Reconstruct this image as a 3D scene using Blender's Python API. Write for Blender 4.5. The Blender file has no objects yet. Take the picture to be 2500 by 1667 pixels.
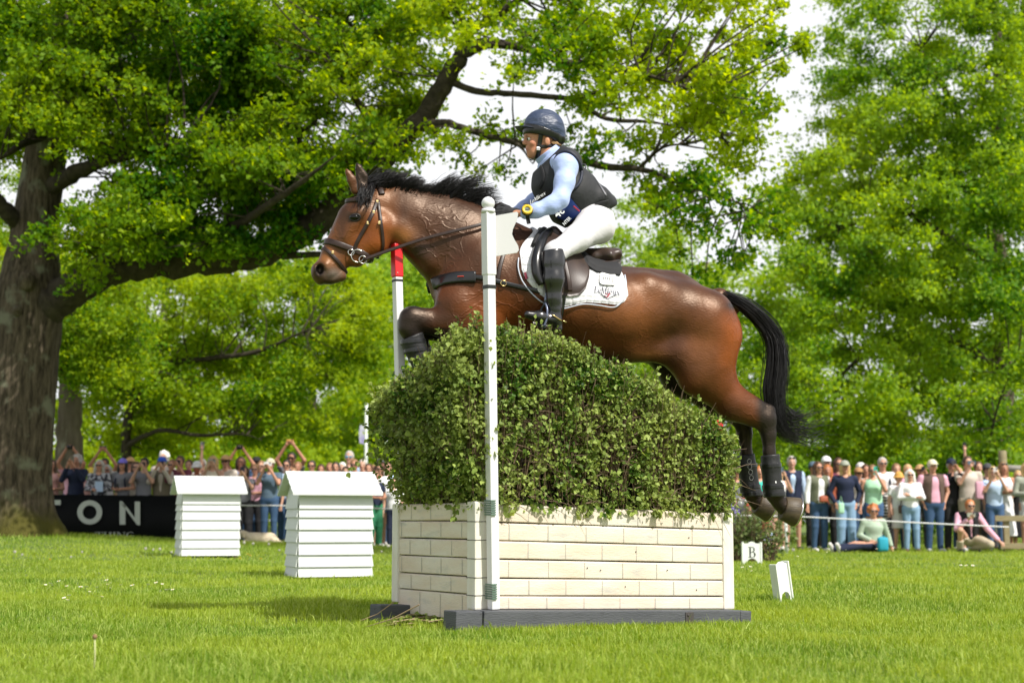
import bpy, bmesh, math, random
import numpy as np
from mathutils import Vector, Matrix
from mathutils.bvhtree import BVHTree
R = math.radians
rnd = random.Random(7)
rng = np.random.default_rng(11)
SC = bpy.context.scene
COL = SC.collection

# ------------------------------------------------------------------ camera
FPX = 3700.0            # focal length in pixels of the 2500 px wide photograph
HCAM = 0.55
VH = 1272.0             # row of the horizon
PITCH = math.atan((VH - 833.5) / FPX)
cam_d = bpy.data.cameras.new('camera')
cam = bpy.data.objects.new('camera', cam_d); COL.objects.link(cam)
cam.location = (0, 0, HCAM)
cam.rotation_euler = (math.pi / 2 + PITCH, 0, 0)
cam_d.sensor_width = 36.0
cam_d.lens = 36.0 * FPX / 2500.0
cam_d.clip_start = 0.1; cam_d.clip_end = 3000
cam_d.dof.use_dof = True
cam_d.dof.focus_distance = 8.75
cam_d.dof.aperture_fstop = 2.9
SC.camera = cam

# ------------------------------------------------------------------ sun and sky
SUN_EL, SUN_AZ = R(50), math.atan2(0.70, -0.72)      # azimuth of the sun: to the right, on the camera's side
sun_dir = Vector((math.cos(SUN_EL) * math.sin(SUN_AZ), math.cos(SUN_EL) * math.cos(SUN_AZ), math.sin(SUN_EL)))
sd = bpy.data.lights.new('sun', 'SUN'); sd.energy = 5.0; sd.angle = R(0.6); sd.color = (1.0, 0.955, 0.88)
so = bpy.data.objects.new('sun', sd); COL.objects.link(so)
so.rotation_euler = sun_dir.to_track_quat('Z', 'Y').to_euler()
so.location = (10, -10, 30)
W = bpy.data.worlds.new('World'); SC.world = W; W.use_nodes = True
nt = W.node_tree; nt.nodes.clear()
wo = nt.nodes.new('ShaderNodeOutputWorld'); bg = nt.nodes.new('ShaderNodeBackground')
sky = nt.nodes.new('ShaderNodeTexSky'); sky.sky_type = 'NISHITA'; sky.sun_disc = False
sky.sun_elevation = SUN_EL; sky.sun_rotation = SUN_AZ; sky.air_density = 1.0; sky.dust_density = 3.0
tc = nt.nodes.new('ShaderNodeTexCoord'); nz = nt.nodes.new('ShaderNodeTexNoise')
mp = nt.nodes.new('ShaderNodeMapping'); mp.inputs['Scale'].default_value = (1, 1, 2.4)
nz.inputs['Scale'].default_value = 1.7; nz.inputs['Detail'].default_value = 6; nz.inputs['Roughness'].default_value = .55
cr = nt.nodes.new('ShaderNodeValToRGB')
cr.color_ramp.elements[0].position = .25; cr.color_ramp.elements[0].color = (.72, .72, .72, 1)
cr.color_ramp.elements[1].position = .55; cr.color_ramp.elements[1].color = (.97, .97, .97, 1)
mx = nt.nodes.new('ShaderNodeMixRGB'); mx.inputs['Color2'].default_value = (10.6, 10.7, 10.9, 1)   # thin bright cloud
nt.links.new(tc.outputs['Generated'], mp.inputs['Vector']); nt.links.new(mp.outputs['Vector'], nz.inputs['Vector'])
nt.links.new(nz.outputs['Fac'], cr.inputs['Fac'])
# cloud closed low down; unseen break overhead is added to dim the ambient light
sx_ = nt.nodes.new('ShaderNodeSeparateXYZ'); nt.links.new(tc.outputs['Generated'], sx_.inputs['Vector'])
el_ = nt.nodes.new('ShaderNodeMapRange'); el_.inputs['From Min'].default_value = .42; el_.inputs['From Max'].default_value = .68; el_.inputs['To Min'].default_value = 1; el_.inputs['To Max'].default_value = .22
nt.links.new(sx_.outputs['Z'], el_.inputs['Value']); mm_ = nt.nodes.new('ShaderNodeMath'); mm_.operation = 'MULTIPLY'
nt.links.new(cr.outputs['Color'], mm_.inputs[0]); nt.links.new(el_.outputs['Result'], mm_.inputs[1]); nt.links.new(mm_.outputs['Value'], mx.inputs['Fac'])
nt.links.new(sky.outputs['Color'], mx.inputs['Color1']); nt.links.new(mx.outputs['Color'], bg.inputs['Color'])
bg.inputs['Strength'].default_value = 0.086
nt.links.new(bg.outputs['Background'], wo.inputs['Surface'])
SC.view_settings.view_transform = 'Standard'; SC.view_settings.look = 'None'
SC.view_settings.exposure = 0.22; SC.view_settings.gamma = 1.0
SC.render.engine = 'CYCLES'
SC.cycles.max_bounces = 6; SC.cycles.diffuse_bounces = 3; SC.cycles.glossy_bounces = 3
SC.cycles.transmission_bounces = 3; SC.cycles.transparent_max_bounces = 4
SC.cycles.sample_clamp_indirect = 6
SC.cycles.use_denoising = True

# ------------------------------------------------------------------ helpers
_c, _s = math.cos(PITCH), math.sin(PITCH)
def ray(u, v):
    a = (u - 1250.0) / FPX; b = -(v - 833.5) / FPX
    return np.array([a, _c - b * _s, _s + b * _c])        # forward (0,c,s), up (0,-s,c)
def at(u, v, y):
    d = ray(u, v); return np.array([0, 0, HCAM]) + d * (y / d[1])
def ppm(y):             # pixels per metre at depth y
    return FPX * _c / y
def vec(*a): return np.array(a, float)

def tag(o, label=None, cat=None, group=None, kind=None):
    if label: o['label'] = label
    if cat: o['category'] = cat
    if group: o['group'] = group
    if kind: o['kind'] = kind
    return o
def empty(name, loc=(0, 0, 0), rz=0.0, **k):
    o = bpy.data.objects.new(name, None); COL.objects.link(o)
    o.location = loc; o.rotation_euler = (0, 0, rz); o.empty_display_size = .1
    return tag(o, **k)
def mesh_obj(name, V, F, mat, parent=None, smooth=False, cols=None, **k):
    me = bpy.data.meshes.new(name)
    V = np.asarray(V, np.float32)
    if isinstance(F, np.ndarray):
        n = F.shape[1]
        me.vertices.add(len(V)); me.vertices.foreach_set('co', V.ravel())
        me.loops.add(F.size); me.loops.foreach_set('vertex_index', F.ravel().astype(np.int32))
        me.polygons.add(len(F)); me.polygons.foreach_set('loop_start', np.arange(0, F.size, n, dtype=np.int32))
        me.update(calc_edges=True)
    else:
        me.from_pydata([tuple(v) for v in V], [], F); me.update()
    if smooth: me.polygons.foreach_set('use_smooth', np.ones(len(me.polygons), bool))
    if cols is not None:
        a = me.color_attributes.new('Col', 'FLOAT_COLOR', 'POINT')
        c4 = np.ones((len(V), 4), np.float32); c4[:, :3] = cols
        a.data.foreach_set('color', c4.ravel())
    if mat is not None:
        for m_ in (mat if isinstance(mat, (list, tuple)) else [mat]): me.materials.append(m_)
    o = bpy.data.objects.new(name, me); COL.objects.link(o)
    if parent is not None: o.parent = parent
    return tag(o, **k)

class MB:
    """collects shapes into one mesh"""
    def __init__(s): s.V = []; s.F = []; s.n = 0
    def add(s, V, F):
        V = [tuple(map(float, v)) for v in V]
        s.V += V; s.F += [tuple(int(i) + s.n for i in f) for f in F]; s.n += len(V); return s
    def hexa(s, P):      # 8 corners: bottom 4 ccw, top 4 ccw
        return s.add(P, [(3, 2, 1, 0), (4, 5, 6, 7), (0, 1, 5, 4), (1, 2, 6, 5), (2, 3, 7, 6), (3, 0, 4, 7)])
    def box(s, c, size, rz=0.0, bev=0.0, M=None):
        hx, hy, hz = size[0] / 2, size[1] / 2, size[2] / 2
        if bev <= 0:
            P = [(-hx, -hy, -hz), (hx, -hy, -hz), (hx, hy, -hz), (-hx, hy, -hz), (-hx, -hy, hz), (hx, -hy, hz), (hx, hy, hz), (-hx, hy, hz)]
            F = [(3, 2, 1, 0), (4, 5, 6, 7), (0, 1, 5, 4), (1, 2, 6, 5), (2, 3, 7, 6), (3, 0, 4, 7)]
        else:
            bm = bmesh.new(); bmesh.ops.create_cube(bm, size=1)
            for v in bm.verts: v.co.x *= size[0]; v.co.y *= size[1]; v.co.z *= size[2]
            bmesh.ops.bevel(bm, geom=bm.edges[:], offset=min(bev, min(size) * .45), segments=2, affect='EDGES', profile=.6)
            P = [tuple(v.co) for v in bm.verts]; F = [[v.index for v in f.verts] for f in bm.faces]; bm.free()
        cz, sz = math.cos(rz), math.sin(rz); out = []
        for p in P:
            q = Vector((p[0] * cz - p[1] * sz, p[0] * sz + p[1] * cz, p[2]))
            if M is not None: q = M @ q
            out.append((q[0] + c[0], q[1] + c[1], q[2] + c[2]))
        return s.add(out, F)
    def tube(s, pts, rad, n=8, cap=True, flat=None):
        pts = [np.asarray(p, float) for p in pts]; m = len(pts)
        if not hasattr(rad, '__len__'): rad = [rad] * m
        up = None; V = []
        for i in range(m):
            t = pts[min(i + 1, m - 1)] - pts[max(i - 1, 0)]; t = t / (np.linalg.norm(t) + 1e-9)
            if up is None:
                a = np.array([0, 0, 1.0]) if abs(t[2]) < .9 else np.array([1.0, 0, 0])
                up = np.cross(t, a); up /= np.linalg.norm(up)
            else:
                up = up - t * np.dot(up, t); up /= (np.linalg.norm(up) + 1e-9)
            w = np.cross(t, up)
            for k in range(n):
                a = 2 * math.pi * k / n
                fa = 1.0 if flat is None else flat
                V.append(pts[i] + rad[i] * (math.cos(a) * up + math.sin(a) * fa * w))
        F = []
        for i in range(m - 1):
            for k in range(n):
                k2 = (k + 1) % n
                F.append((i * n + k, i * n + k2, (i + 1) * n + k2, (i + 1) * n + k))
        if cap:
            F.append(tuple(range(n - 1, -1, -1))); F.append(tuple((m - 1) * n + k for k in range(n)))
        return s.add(V, F)
    def sphere(s, c, r, n=12, m=8, scale=(1, 1, 1)):
        V = []; F = []
        for i in range(1, m):
            th = math.pi * i / m
            for k in range(n):
                a = 2 * math.pi * k / n
                V.append((c[0] + r * scale[0] * math.sin(th) * math.cos(a), c[1] + r * scale[1] * math.sin(th) * math.sin(a), c[2] + r * scale[2] * math.cos(th)))
        V.append((c[0], c[1], c[2] + r * scale[2])); V.append((c[0], c[1], c[2] - r * scale[2]))
        for i in range(m - 2):
            for k in range(n):
                k2 = (k + 1) % n; F.append((i * n + k, (i + 1) * n + k, (i + 1) * n + k2, i * n + k2))
        t, b = len(V) - 2, len(V) - 1
        for k in range(n):
            k2 = (k + 1) % n; F.append((t, k, k2)); F.append((b, (m - 2) * n + k2, (m - 2) * n + k))
        return s.add(V, F)
    def prism(s, poly, h0, h1, fn):
        """extrude polygon (list of 2-D) between h0 and h1; fn(a,b,h)->3-D"""
        n = len(poly)
        V = [fn(a, b, h0) for a, b in poly] + [fn(a, b, h1) for a, b in poly]
        F = [tuple(range(n - 1, -1, -1)), tuple(range(n, 2 * n))] + [(i, (i + 1) % n, n + (i + 1) % n, n + i) for i in range(n)]
        return s.add(V, F)
    def build(s, name, mat, parent=None, smooth=False, **k):
        return mesh_obj(name, s.V, s.F, mat, parent, smooth, **k)
def fix_normals(o):
    bm = bmesh.new(); bm.from_mesh(o.data); bmesh.ops.recalc_face_normals(bm, faces=bm.faces[:]); bm.to_mesh(o.data); bm.free(); return o

# ---------------- signed distance fields -> one continuous surface
class Field:
    def __init__(s, lo, hi, h):
        s.lo = np.asarray(lo, float); s.h = h
        s.n = np.maximum(4, np.ceil((np.asarray(hi) - s.lo) / h).astype(int) + 1)
        s.f = np.full(s.n, 1.0, np.float32)
        s.ax = [s.lo[i] + np.arange(s.n[i]) * h for i in range(3)]
    def _sub(s, lo, hi):
        a = np.clip(np.floor((lo - s.lo) / s.h).astype(int), 0, s.n - 1)
        b = np.clip(np.ceil((hi - s.lo) / s.h).astype(int) + 1, 1, s.n)
        sl = tuple(slice(a[i], b[i]) for i in range(3))
        P = [s.ax[0][sl[0]][:, None, None], s.ax[1][sl[1]][None, :, None], s.ax[2][sl[2]][None, None, :]]
        return sl, P
    def _mix(s, sl, d, k, op):
        d = d.astype(np.float32); f = s.f[sl]
        if op == 'u':
            if k > 0:
                hh = np.maximum(k - np.abs(f - d), 0) / k
                s.f[sl] = np.minimum(f, d) - hh * hh * k * .25
            else: s.f[sl] = np.minimum(f, d)
        elif op == 'sub':
            d = -d
            if k > 0:
                hh = np.maximum(k - np.abs(f - d), 0) / k
                s.f[sl] = np.maximum(f, d) + hh * hh * k * .25
            else: s.f[sl] = np.maximum(f, d)
    def cone(s, a, b, ra, rb, k=.03, n=None, fl=1.0, op='u', cut=None):
        a = np.asarray(a, float); b = np.asarray(b, float)
        m = max(ra, rb) * max(1, fl) + k + s.h * 2
        sl, P = s._sub(np.minimum(a, b) - m, np.maximum(a, b) + m)
        q = [P[i] - a[i] for i in range(3)]; ba = b - a
        if n is not None and fl != 1.0:
            n = np.asarray(n, float); dn = q[0] * n[0] + q[1] * n[1] + q[2] * n[2]; g = 1 / fl - 1
            q = [q[i] + g * dn * n[i] for i in range(3)]
            ba = ba + g * np.dot(ba, n) * n
        L = max(np.dot(ba, ba), 1e-9)
        t = np.clip((q[0] * ba[0] + q[1] * ba[1] + q[2] * ba[2]) / L, 0, 1)
        d = np.sqrt((q[0] - t * ba[0]) ** 2 + (q[1] - t * ba[1]) ** 2 + (q[2] - t * ba[2]) ** 2) - (ra + (rb - ra) * t)
        d = d * min(1.0, fl)
        if cut is not None:
            for (pc, nc) in cut:
                d = np.maximum(d, (P[0] - pc[0]) * nc[0] + (P[1] - pc[1]) * nc[1] + (P[2] - pc[2]) * nc[2])
        s._mix(sl, d, k, op); return s
    def ell(s, c, r, Rm=None, k=.02, op='u', cut=None):
        c = np.asarray(c, float); r = np.asarray(r, float); m = r.max() + k + s.h * 2
        sl, P = s._sub(c - m, c + m); q = [P[i] - c[i] for i in range(3)]
        if Rm is not None:      # columns of Rm = local axes in world
            q = [q[0] * Rm[0][j] + q[1] * Rm[1][j] + q[2] * Rm[2][j] for j in range(3)]
        k0 = np.sqrt((q[0] / r[0]) ** 2 + (q[1] / r[1]) ** 2 + (q[2] / r[2]) ** 2)
        k1 = np.sqrt((q[0] / r[0] ** 2) ** 2 + (q[1] / r[1] ** 2) ** 2 + (q[2] / r[2] ** 2) ** 2) + 1e-6
        d = k0 * (k0 - 1) / k1
        if cut is not None:
            for (pc, nc) in cut:
                d = np.maximum(d, (P[0] - pc[0]) * nc[0] + (P[1] - pc[1]) * nc[1] + (P[2] - pc[2]) * nc[2])
        s._mix(sl, d, k, op); return s
    def chain(s, pts, k=.03, n=None, fl=None, op='u'):
        for i in range(len(pts) - 1):
            a, b = pts[i], pts[i + 1]
            s.cone(a[0], b[0], a[1], b[1], k, n, 1.0 if fl is None else (fl if not hasattr(fl, '__len__') else (fl[i] + fl[i + 1]) / 2), op)
        return s
    def plane(s, p, n):      # keep the side where (x-p).n < 0
        d = (s.ax[0][:, None, None] - p[0]) * n[0] + (s.ax[1][None, :, None] - p[1]) * n[1] + (s.ax[2][None, None, :] - p[2]) * n[2]
        s.f = np.maximum(s.f, d.astype(np.float32)); return s
    def surf(s, smooth=0):
        f = s.f.copy(); big = 1.0
        for i in range(3):
            sl0 = [slice(None)] * 3; sl0[i] = 0; f[tuple(sl0)] = np.maximum(f[tuple(sl0)], s.h); sl0[i] = -1; f[tuple(sl0)] = np.maximum(f[tuple(sl0)], s.h)
        ins = f < 0
        c = ins.astype(np.int8)
        cnt = (c[:-1, :-1, :-1] + c[1:, :-1, :-1] + c[:-1, 1:, :-1] + c[1:, 1:, :-1] + c[:-1, :-1, 1:] + c[1:, :-1, 1:] + c[:-1, 1:, 1:] + c[1:, 1:, 1:])
        I = np.argwhere((cnt > 0) & (cnt < 8))
        if len(I) == 0: return np.zeros((0, 3)), np.zeros((0, 4), int)
        idx = np.full(cnt.shape, -1, np.int64); idx[I[:, 0], I[:, 1], I[:, 2]] = np.arange(len(I))
        corners = np.array([[0, 0, 0], [1, 0, 0], [0, 1, 0], [1, 1, 0], [0, 0, 1], [1, 0, 1], [0, 1, 1], [1, 1, 1]])
        val = np.stack([f[I[:, 0] + o[0], I[:, 1] + o[1], I[:, 2] + o[2]] for o in corners], 1)
        E = [(0, 1), (2, 3), (4, 5), (6, 7), (0, 2), (1, 3), (4, 6), (5, 7), (0, 4), (1, 5), (2, 6), (3, 7)]
        acc = np.zeros((len(I), 3)); w = np.zeros(len(I))
        for a, b in E:
            va, vb = val[:, a], val[:, b]; m = (va < 0) != (vb < 0)
            t = np.where(m, va / (va - vb + 1e-12), 0)
            p = corners[a] + t[:, None] * (corners[b] - corners[a]); acc += p * m[:, None]; w += m
        V = s.lo + (I + acc / w[:, None]) * s.h
        Fs = []
        for ax in range(3):
            o1, o2 = [(1, 2), (2, 0), (0, 1)][ax]
            sa = [slice(None)] * 3; sb = [slice(None)] * 3; sa[ax] = slice(0, -1); sb[ax] = slice(1, None)
            ch = ins[tuple(sa)] != ins[tuple(sb)]
            J = np.argwhere(ch); J = J[(J[:, o1] > 0) & (J[:, o2] > 0) & (J[:, o1] < s.n[o1] - 1) & (J[:, o2] < s.n[o2] - 1)]
            def g(d1, d2):
                K = J.copy(); K[:, o1] -= d1; K[:, o2] -= d2; return idx[K[:, 0], K[:, 1], K[:, 2]]
            q = np.stack([g(1, 1), g(0, 1), g(0, 0), g(1, 0)], 1)
            flip = ~ins[J[:, 0], J[:, 1], J[:, 2]]
            q[flip] = q[flip][:, ::-1]; Fs.append(q)
        F = np.concatenate(Fs)
        F = F[(F >= 0).all(1)]
        for _ in range(smooth):
            S = np.zeros_like(V); N = np.zeros(len(V))
            for j in range(4):
                a, b = F[:, j], F[:, (j + 1) % 4]
                np.add.at(S, a, V[b]); np.add.at(N, a, 1); np.add.at(S, b, V[a]); np.add.at(N, b, 1)
            V = V * .5 + .5 * S / np.maximum(N, 1)[:, None]
        return V, F

# ---------------- materials
def new_mat(name):
    m = bpy.data.materials.new(name); m.use_nodes = True
    return m, m.node_tree, m.node_tree.nodes['Principled BSDF']
def L(nt, a, b): nt.links.new(a, b)
def mat(name, col, rough=.6, metal=0, spec=.5, var=None, bump=None, coat=0, sheen=0, trans=0, emit=None, stretch=None, var2=None):
    """var=(scale, colour2, contrast)  bump=(scale, strength)"""
    m, nt, b = new_mat(name)
    b.inputs['Base Color'].default_value = (*col, 1); b.inputs['Roughness'].default_value = rough
    b.inputs['Metallic'].default_value = metal; b.inputs['Specular IOR Level'].default_value = spec
    if coat: b.inputs['Coat Weight'].default_value = coat; b.inputs['Coat Roughness'].default_value = .12
    if sheen: b.inputs['Sheen Weight'].default_value = sheen
    vecout = None
    if var or bump or var2:
        tcn = nt.nodes.new('ShaderNodeTexCoord'); vecout = tcn.outputs['Object']
        if stretch:
            mpn = nt.nodes.new('ShaderNodeMapping'); mpn.inputs['Scale'].default_value = stretch
            L(nt, vecout, mpn.inputs['Vector']); vecout = mpn.outputs['Vector']
    last = None
    if var:
        nz = nt.nodes.new('ShaderNodeTexNoise'); nz.inputs['Scale'].default_value = var[0]; nz.inputs['Detail'].default_value = 5
        L(nt, vecout, nz.inputs['Vector'])
        r = nt.nodes.new('ShaderNodeValToRGB'); c = var[2] if len(var) > 2 else .2
        r.color_ramp.elements[0].position = .5 - c; r.color_ramp.elements[1].position = .5 + c
        r.color_ramp.elements[0].color = (*col, 1); r.color_ramp.elements[1].color = (*var[1], 1)
        L(nt, nz.outputs['Fac'], r.inputs['Fac']); last = r.outputs['Color']
    if var2:
        nz = nt.nodes.new('ShaderNodeTexNoise'); nz.inputs['Scale'].default_value = var2[0]; nz.inputs['Detail'].default_value = 6; nz.inputs['Roughness'].default_value = .65
        L(nt, vecout, nz.inputs['Vector'])
        r = nt.nodes.new('ShaderNodeValToRGB'); r.color_ramp.elements[0].position = var2[2]; r.color_ramp.elements[1].position = min(1, var2[2] + var2[3])
        L(nt, nz.outputs['Fac'], r.inputs['Fac'])
        mxn = nt.nodes.new('ShaderNodeMixRGB'); mxn.inputs['Color1'].default_value = (*col, 1); mxn.inputs['Color2'].default_value = (*var2[1], 1)
        if last is not None: L(nt, last, mxn.inputs['Color1'])
        L(nt, r.outputs['Color'], mxn.inputs['Fac']); last = mxn.outputs['Color']
    if last is not None: L(nt, last, b.inputs['Base Color'])
    if bump:
        nz = nt.nodes.new('ShaderNodeTexNoise'); nz.inputs['Scale'].default_value = bump[0]; nz.inputs['Detail'].default_value = 4
        L(nt, vecout, nz.inputs['Vector'])
        bn = nt.nodes.new('ShaderNodeBump'); bn.inputs['Strength'].default_value = bump[1]; bn.inputs['Distance'].default_value = bump[2] if len(bump) > 2 else .01
        L(nt, nz.outputs['Fac'], bn.inputs['Height']); L(nt, bn.outputs['Normal'], b.inputs['Normal'])
    if trans: b.inputs['Transmission Weight'].default_value = trans
    if emit: b.inputs['Emission Color'].default_value = (*emit[0], 1); b.inputs['Emission Strength'].default_value = emit[1]
    return m
def leaf_mat(name, c1, c2, c3, transl=.45, rough=.45, patch=None):
    """every leaf its own tint (random per island), thin and partly translucent"""
    m, nt, b = new_mat(name)
    g = nt.nodes.new('ShaderNodeNewGeometry'); r = nt.nodes.new('ShaderNodeValToRGB')
    e = r.color_ramp.elements; e[0].position = 0; e[0].color = (*c1, 1); e[1].position = 1; e[1].color = (*c3, 1)
    x = e.new(.5); x.color = (*c2, 1)
    L(nt, g.outputs['Random Per Island'], r.inputs['Fac']); colo = r.outputs['Color']
    if patch:      # patch=(scale, colour, amount): whole sprays of fresher growth
        tcn = nt.nodes.new('ShaderNodeTexCoord'); nz = nt.nodes.new('ShaderNodeTexNoise'); nz.inputs['Scale'].default_value = patch[0]; nz.inputs['Detail'].default_value = 3
        L(nt, tcn.outputs['Object'], nz.inputs['Vector'])
        rr = nt.nodes.new('ShaderNodeMapRange'); rr.inputs['From Min'].default_value = .38; rr.inputs['From Max'].default_value = .60; rr.inputs['To Max'].default_value = patch[2]
        L(nt, nz.outputs['Fac'], rr.inputs['Value'])
        mxn = nt.nodes.new('ShaderNodeMixRGB'); mxn.inputs['Color2'].default_value = (*patch[1], 1)
        L(nt, rr.outputs['Result'], mxn.inputs['Fac']); L(nt, colo, mxn.inputs['Color1']); colo = mxn.outputs['Color']
    L(nt, colo, b.inputs['Base Color']); b.inputs['Roughness'].default_value = rough; b.inputs['Specular IOR Level'].default_value = .14
    tr = nt.nodes.new('ShaderNodeBsdfTranslucent'); hs = nt.nodes.new('ShaderNodeHueSaturation')
    hs.inputs['Hue'].default_value = .475; hs.inputs['Saturation'].default_value = 1.1; hs.inputs['Value'].default_value = 1.9
    L(nt, colo, hs.inputs['Color']); L(nt, hs.outputs['Color'], tr.inputs['Color'])
    mxs = nt.nodes.new('ShaderNodeMixShader'); mxs.inputs['Fac'].default_value = transl
    out = nt.nodes['Material Output']
    L(nt, b.outputs['BSDF'], mxs.inputs[1]); L(nt, tr.outputs['BSDF'], mxs.inputs[2]); L(nt, mxs.outputs['Shader'], out.inputs['Surface'])
    return m
def attr_mat(name, rough=.5, spec=.5, coat=0, coat_rough=.2, bump=None, sheen=0, var=None):
    m, nt, b = new_mat(name)
    a = nt.nodes.new('ShaderNodeAttribute'); a.attribute_name = 'Col'
    colo = a.outputs['Color']
    tcn = nt.nodes.new('ShaderNodeTexCoord')
    if var:
        nz = nt.nodes.new('ShaderNodeTexNoise'); nz.inputs['Scale'].default_value = var[0]; nz.inputs['Detail'].default_value = 5
        L(nt, tcn.outputs['Object'], nz.inputs['Vector'])
        mr = nt.nodes.new('ShaderNodeMapRange'); mr.inputs['From Min'].default_value = .3; mr.inputs['From Max'].default_value = .7
        mr.inputs['To Min'].default_value = 1 - var[1]; mr.inputs['To Max'].default_value = 1 + var[1]
        L(nt, nz.outputs['Fac'], mr.inputs['Value'])
        mm = nt.nodes.new('ShaderNodeVectorMath'); mm.operation = 'SCALE'; L(nt, colo, mm.inputs[0]); L(nt, mr.outputs['Result'], mm.inputs['Scale']); colo = mm.outputs['Vector']
    L(nt, colo, b.inputs['Base Color'])
    b.inputs['Roughness'].default_value = rough; b.inputs['Specular IOR Level'].default_value = spec
    b.inputs['Coat Weight'].default_value = coat; b.inputs['Coat Roughness'].default_value = coat_rough; b.inputs['Sheen Weight'].default_value = sheen
    if bump:
        nz = nt.nodes.new('ShaderNodeTexNoise'); nz.inputs['Scale'].default_value = bump[0]; nz.inputs['Detail'].default_value = 4
        L(nt, tcn.outputs['Object'], nz.inputs['Vector'])
        bn = nt.nodes.new('ShaderNodeBump'); bn.inputs['Strength'].default_value = bump[1]; bn.inputs['Distance'].default_value = .01
        L(nt, nz.outputs['Fac'], bn.inputs['Height']); L(nt, bn.outputs['Normal'], b.inputs['Normal'])
    return m

# ---------------- loose leaves: position, direction and size arrays -> one mesh
def leaves_mesh(P, D, N, S, wid=.6, fold=.18, shape='kite', petiole=0.0):
    """P base points, D along the leaf, N leaf normal, S length"""
    D = D / (np.linalg.norm(D, axis=1, keepdims=True) + 1e-9)
    N = N - D * (N * D).sum(1, keepdims=True); N /= (np.linalg.norm(N, axis=1, keepdims=True) + 1e-9)
    B = np.cross(D, N); S = S[:, None]
    if shape == 'kite':
        T = [(0, 0, 0), (.5, -wid * .5, fold), (1, 0, 0), (.5, wid * .5, fold)]
        F = [(0, 1, 2, 3)]
    elif shape == 'oak':      # lobed outline
        T = [(0, 0, 0), (.3, -wid * .38, .06), (.42, -wid * .2, .02), (.66, -wid * .55, .08), (.8, -wid * .25, .02), (1, 0, -.06),
             (.8, wid * .25, .02), (.66, wid * .55, .08), (.42, wid * .2, .02), (.3, wid * .38, .06)]
        F = [(0, 1, 2, 8, 9), (2, 3, 4, 6, 7, 8), (4, 5, 6)]
    else:                     # broad birch leaf
        T = [(0, 0, 0), (.12, -wid * .36, fold * .5), (.38, -wid * .52, fold), (.72, -wid * .26, fold * .5), (1, 0, -.05), (.72, wid * .26, fold * .5), (.38, wid * .52, fold), (.12, wid * .36, fold * .5), (.5, 0, 0)]
        F = [(0, 1, 2, 8), (8, 2, 3, 4), (8, 4, 5, 6), (0, 8, 6, 7)]
    k = len(T)
    V = np.stack([P + S * (t[0] * D + t[1] * B + t[2] * N) for t in T], 1).reshape(-1, 3)
    n = len(P); base = (np.arange(n) * k)[:, None]
    if len(set(len(f) for f in F)) == 1:
        return V, np.concatenate([base + np.array(f)[None] for f in F])
    Fl = []
    tri = []
    for f in F:
        for j in range(1, len(f) - 1): tri.append((f[0], f[j], f[j + 1]))
    return V, np.concatenate([base + np.array(f)[None] for f in tri])
def rand_dirs(n, g=rng):
    v = g.normal(size=(n, 3)); return v / np.linalg.norm(v, axis=1, keepdims=True)
M_STEEL = mat('steel', (.62, .6, .56), .22, metal=1)
M_BRASS = mat('brass', (.75, .55, .25), .25, metal=1)
# ================================================================== ground and grass
def gh(x, y):
    x = np.asarray(x, float); y = np.asarray(y, float)
    s = lambda a, b, t: (lambda q: q * q * (3 - 2 * q))(np.clip((t - a) / (b - a), 0, 1))
    h = .115 * s(-.5, -4.5, x) * s(13.5, 20, y)
    h = h + .20 * np.exp(-((x + 8.2) / 2.5) ** 2 - ((y - 25.2) / 3.2) ** 2)
    h = h + .012 * np.sin(x * 1.3 + .7 * np.sin(y * .8)) * np.sin(y * .9) * s(5, 12, y)
    h = h - .02 * s(2, 6, x) * s(8, 14, y)
    h = h - .034 * s(.1, 1.5, x) * s(6.5, 8, y) * s(11, 9, y)
    return h
gx = np.concatenate([-np.geomspace(900, 14, 18), np.linspace(-13.5, 13.5, 136), np.geomspace(14, 900, 18)])
gy = np.concatenate([[-60, -30, -10, 0, 2], np.linspace(3, 38, 176), np.geomspace(39, 1600, 20)])
GX, GY = np.meshgrid(gx, gy, indexing='ij'); GZ = gh(GX, GY)
V = np.stack([GX, GY, GZ], -1).reshape(-1, 3); ny = len(gy)
ii, jj = np.meshgrid(np.arange(len(gx) - 1), np.arange(ny - 1), indexing='ij'); a_ = (ii * ny + jj).ravel()
F = np.stack([a_, a_ + ny, a_ + ny + 1, a_ + 1], 1)
M_GROUND = mat('grass_ground', (.085, .14, .014), .9, var=(1.1, (.13, .19, .022), .22), var2=(2.7, (.075, .062, .030), .60, .10), bump=(26, .6, .03))
mesh_obj('ground', V, F, M_GROUND, None, True, kind='structure')
M_GRASS = leaf_mat('grass_blade', (.075, .17, .012), (.18, .29, .030), (.42, .51, .15), transl=.42, rough=.5, patch=(.6, (.38, .46, .055), .5))
def soil(x, y):      # hoof worn streak on the landing side
    return np.exp(-((y - 8.45 + .1 * x) / .27) ** 2) * ((x > -3.4) & (x < -.5))
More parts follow.
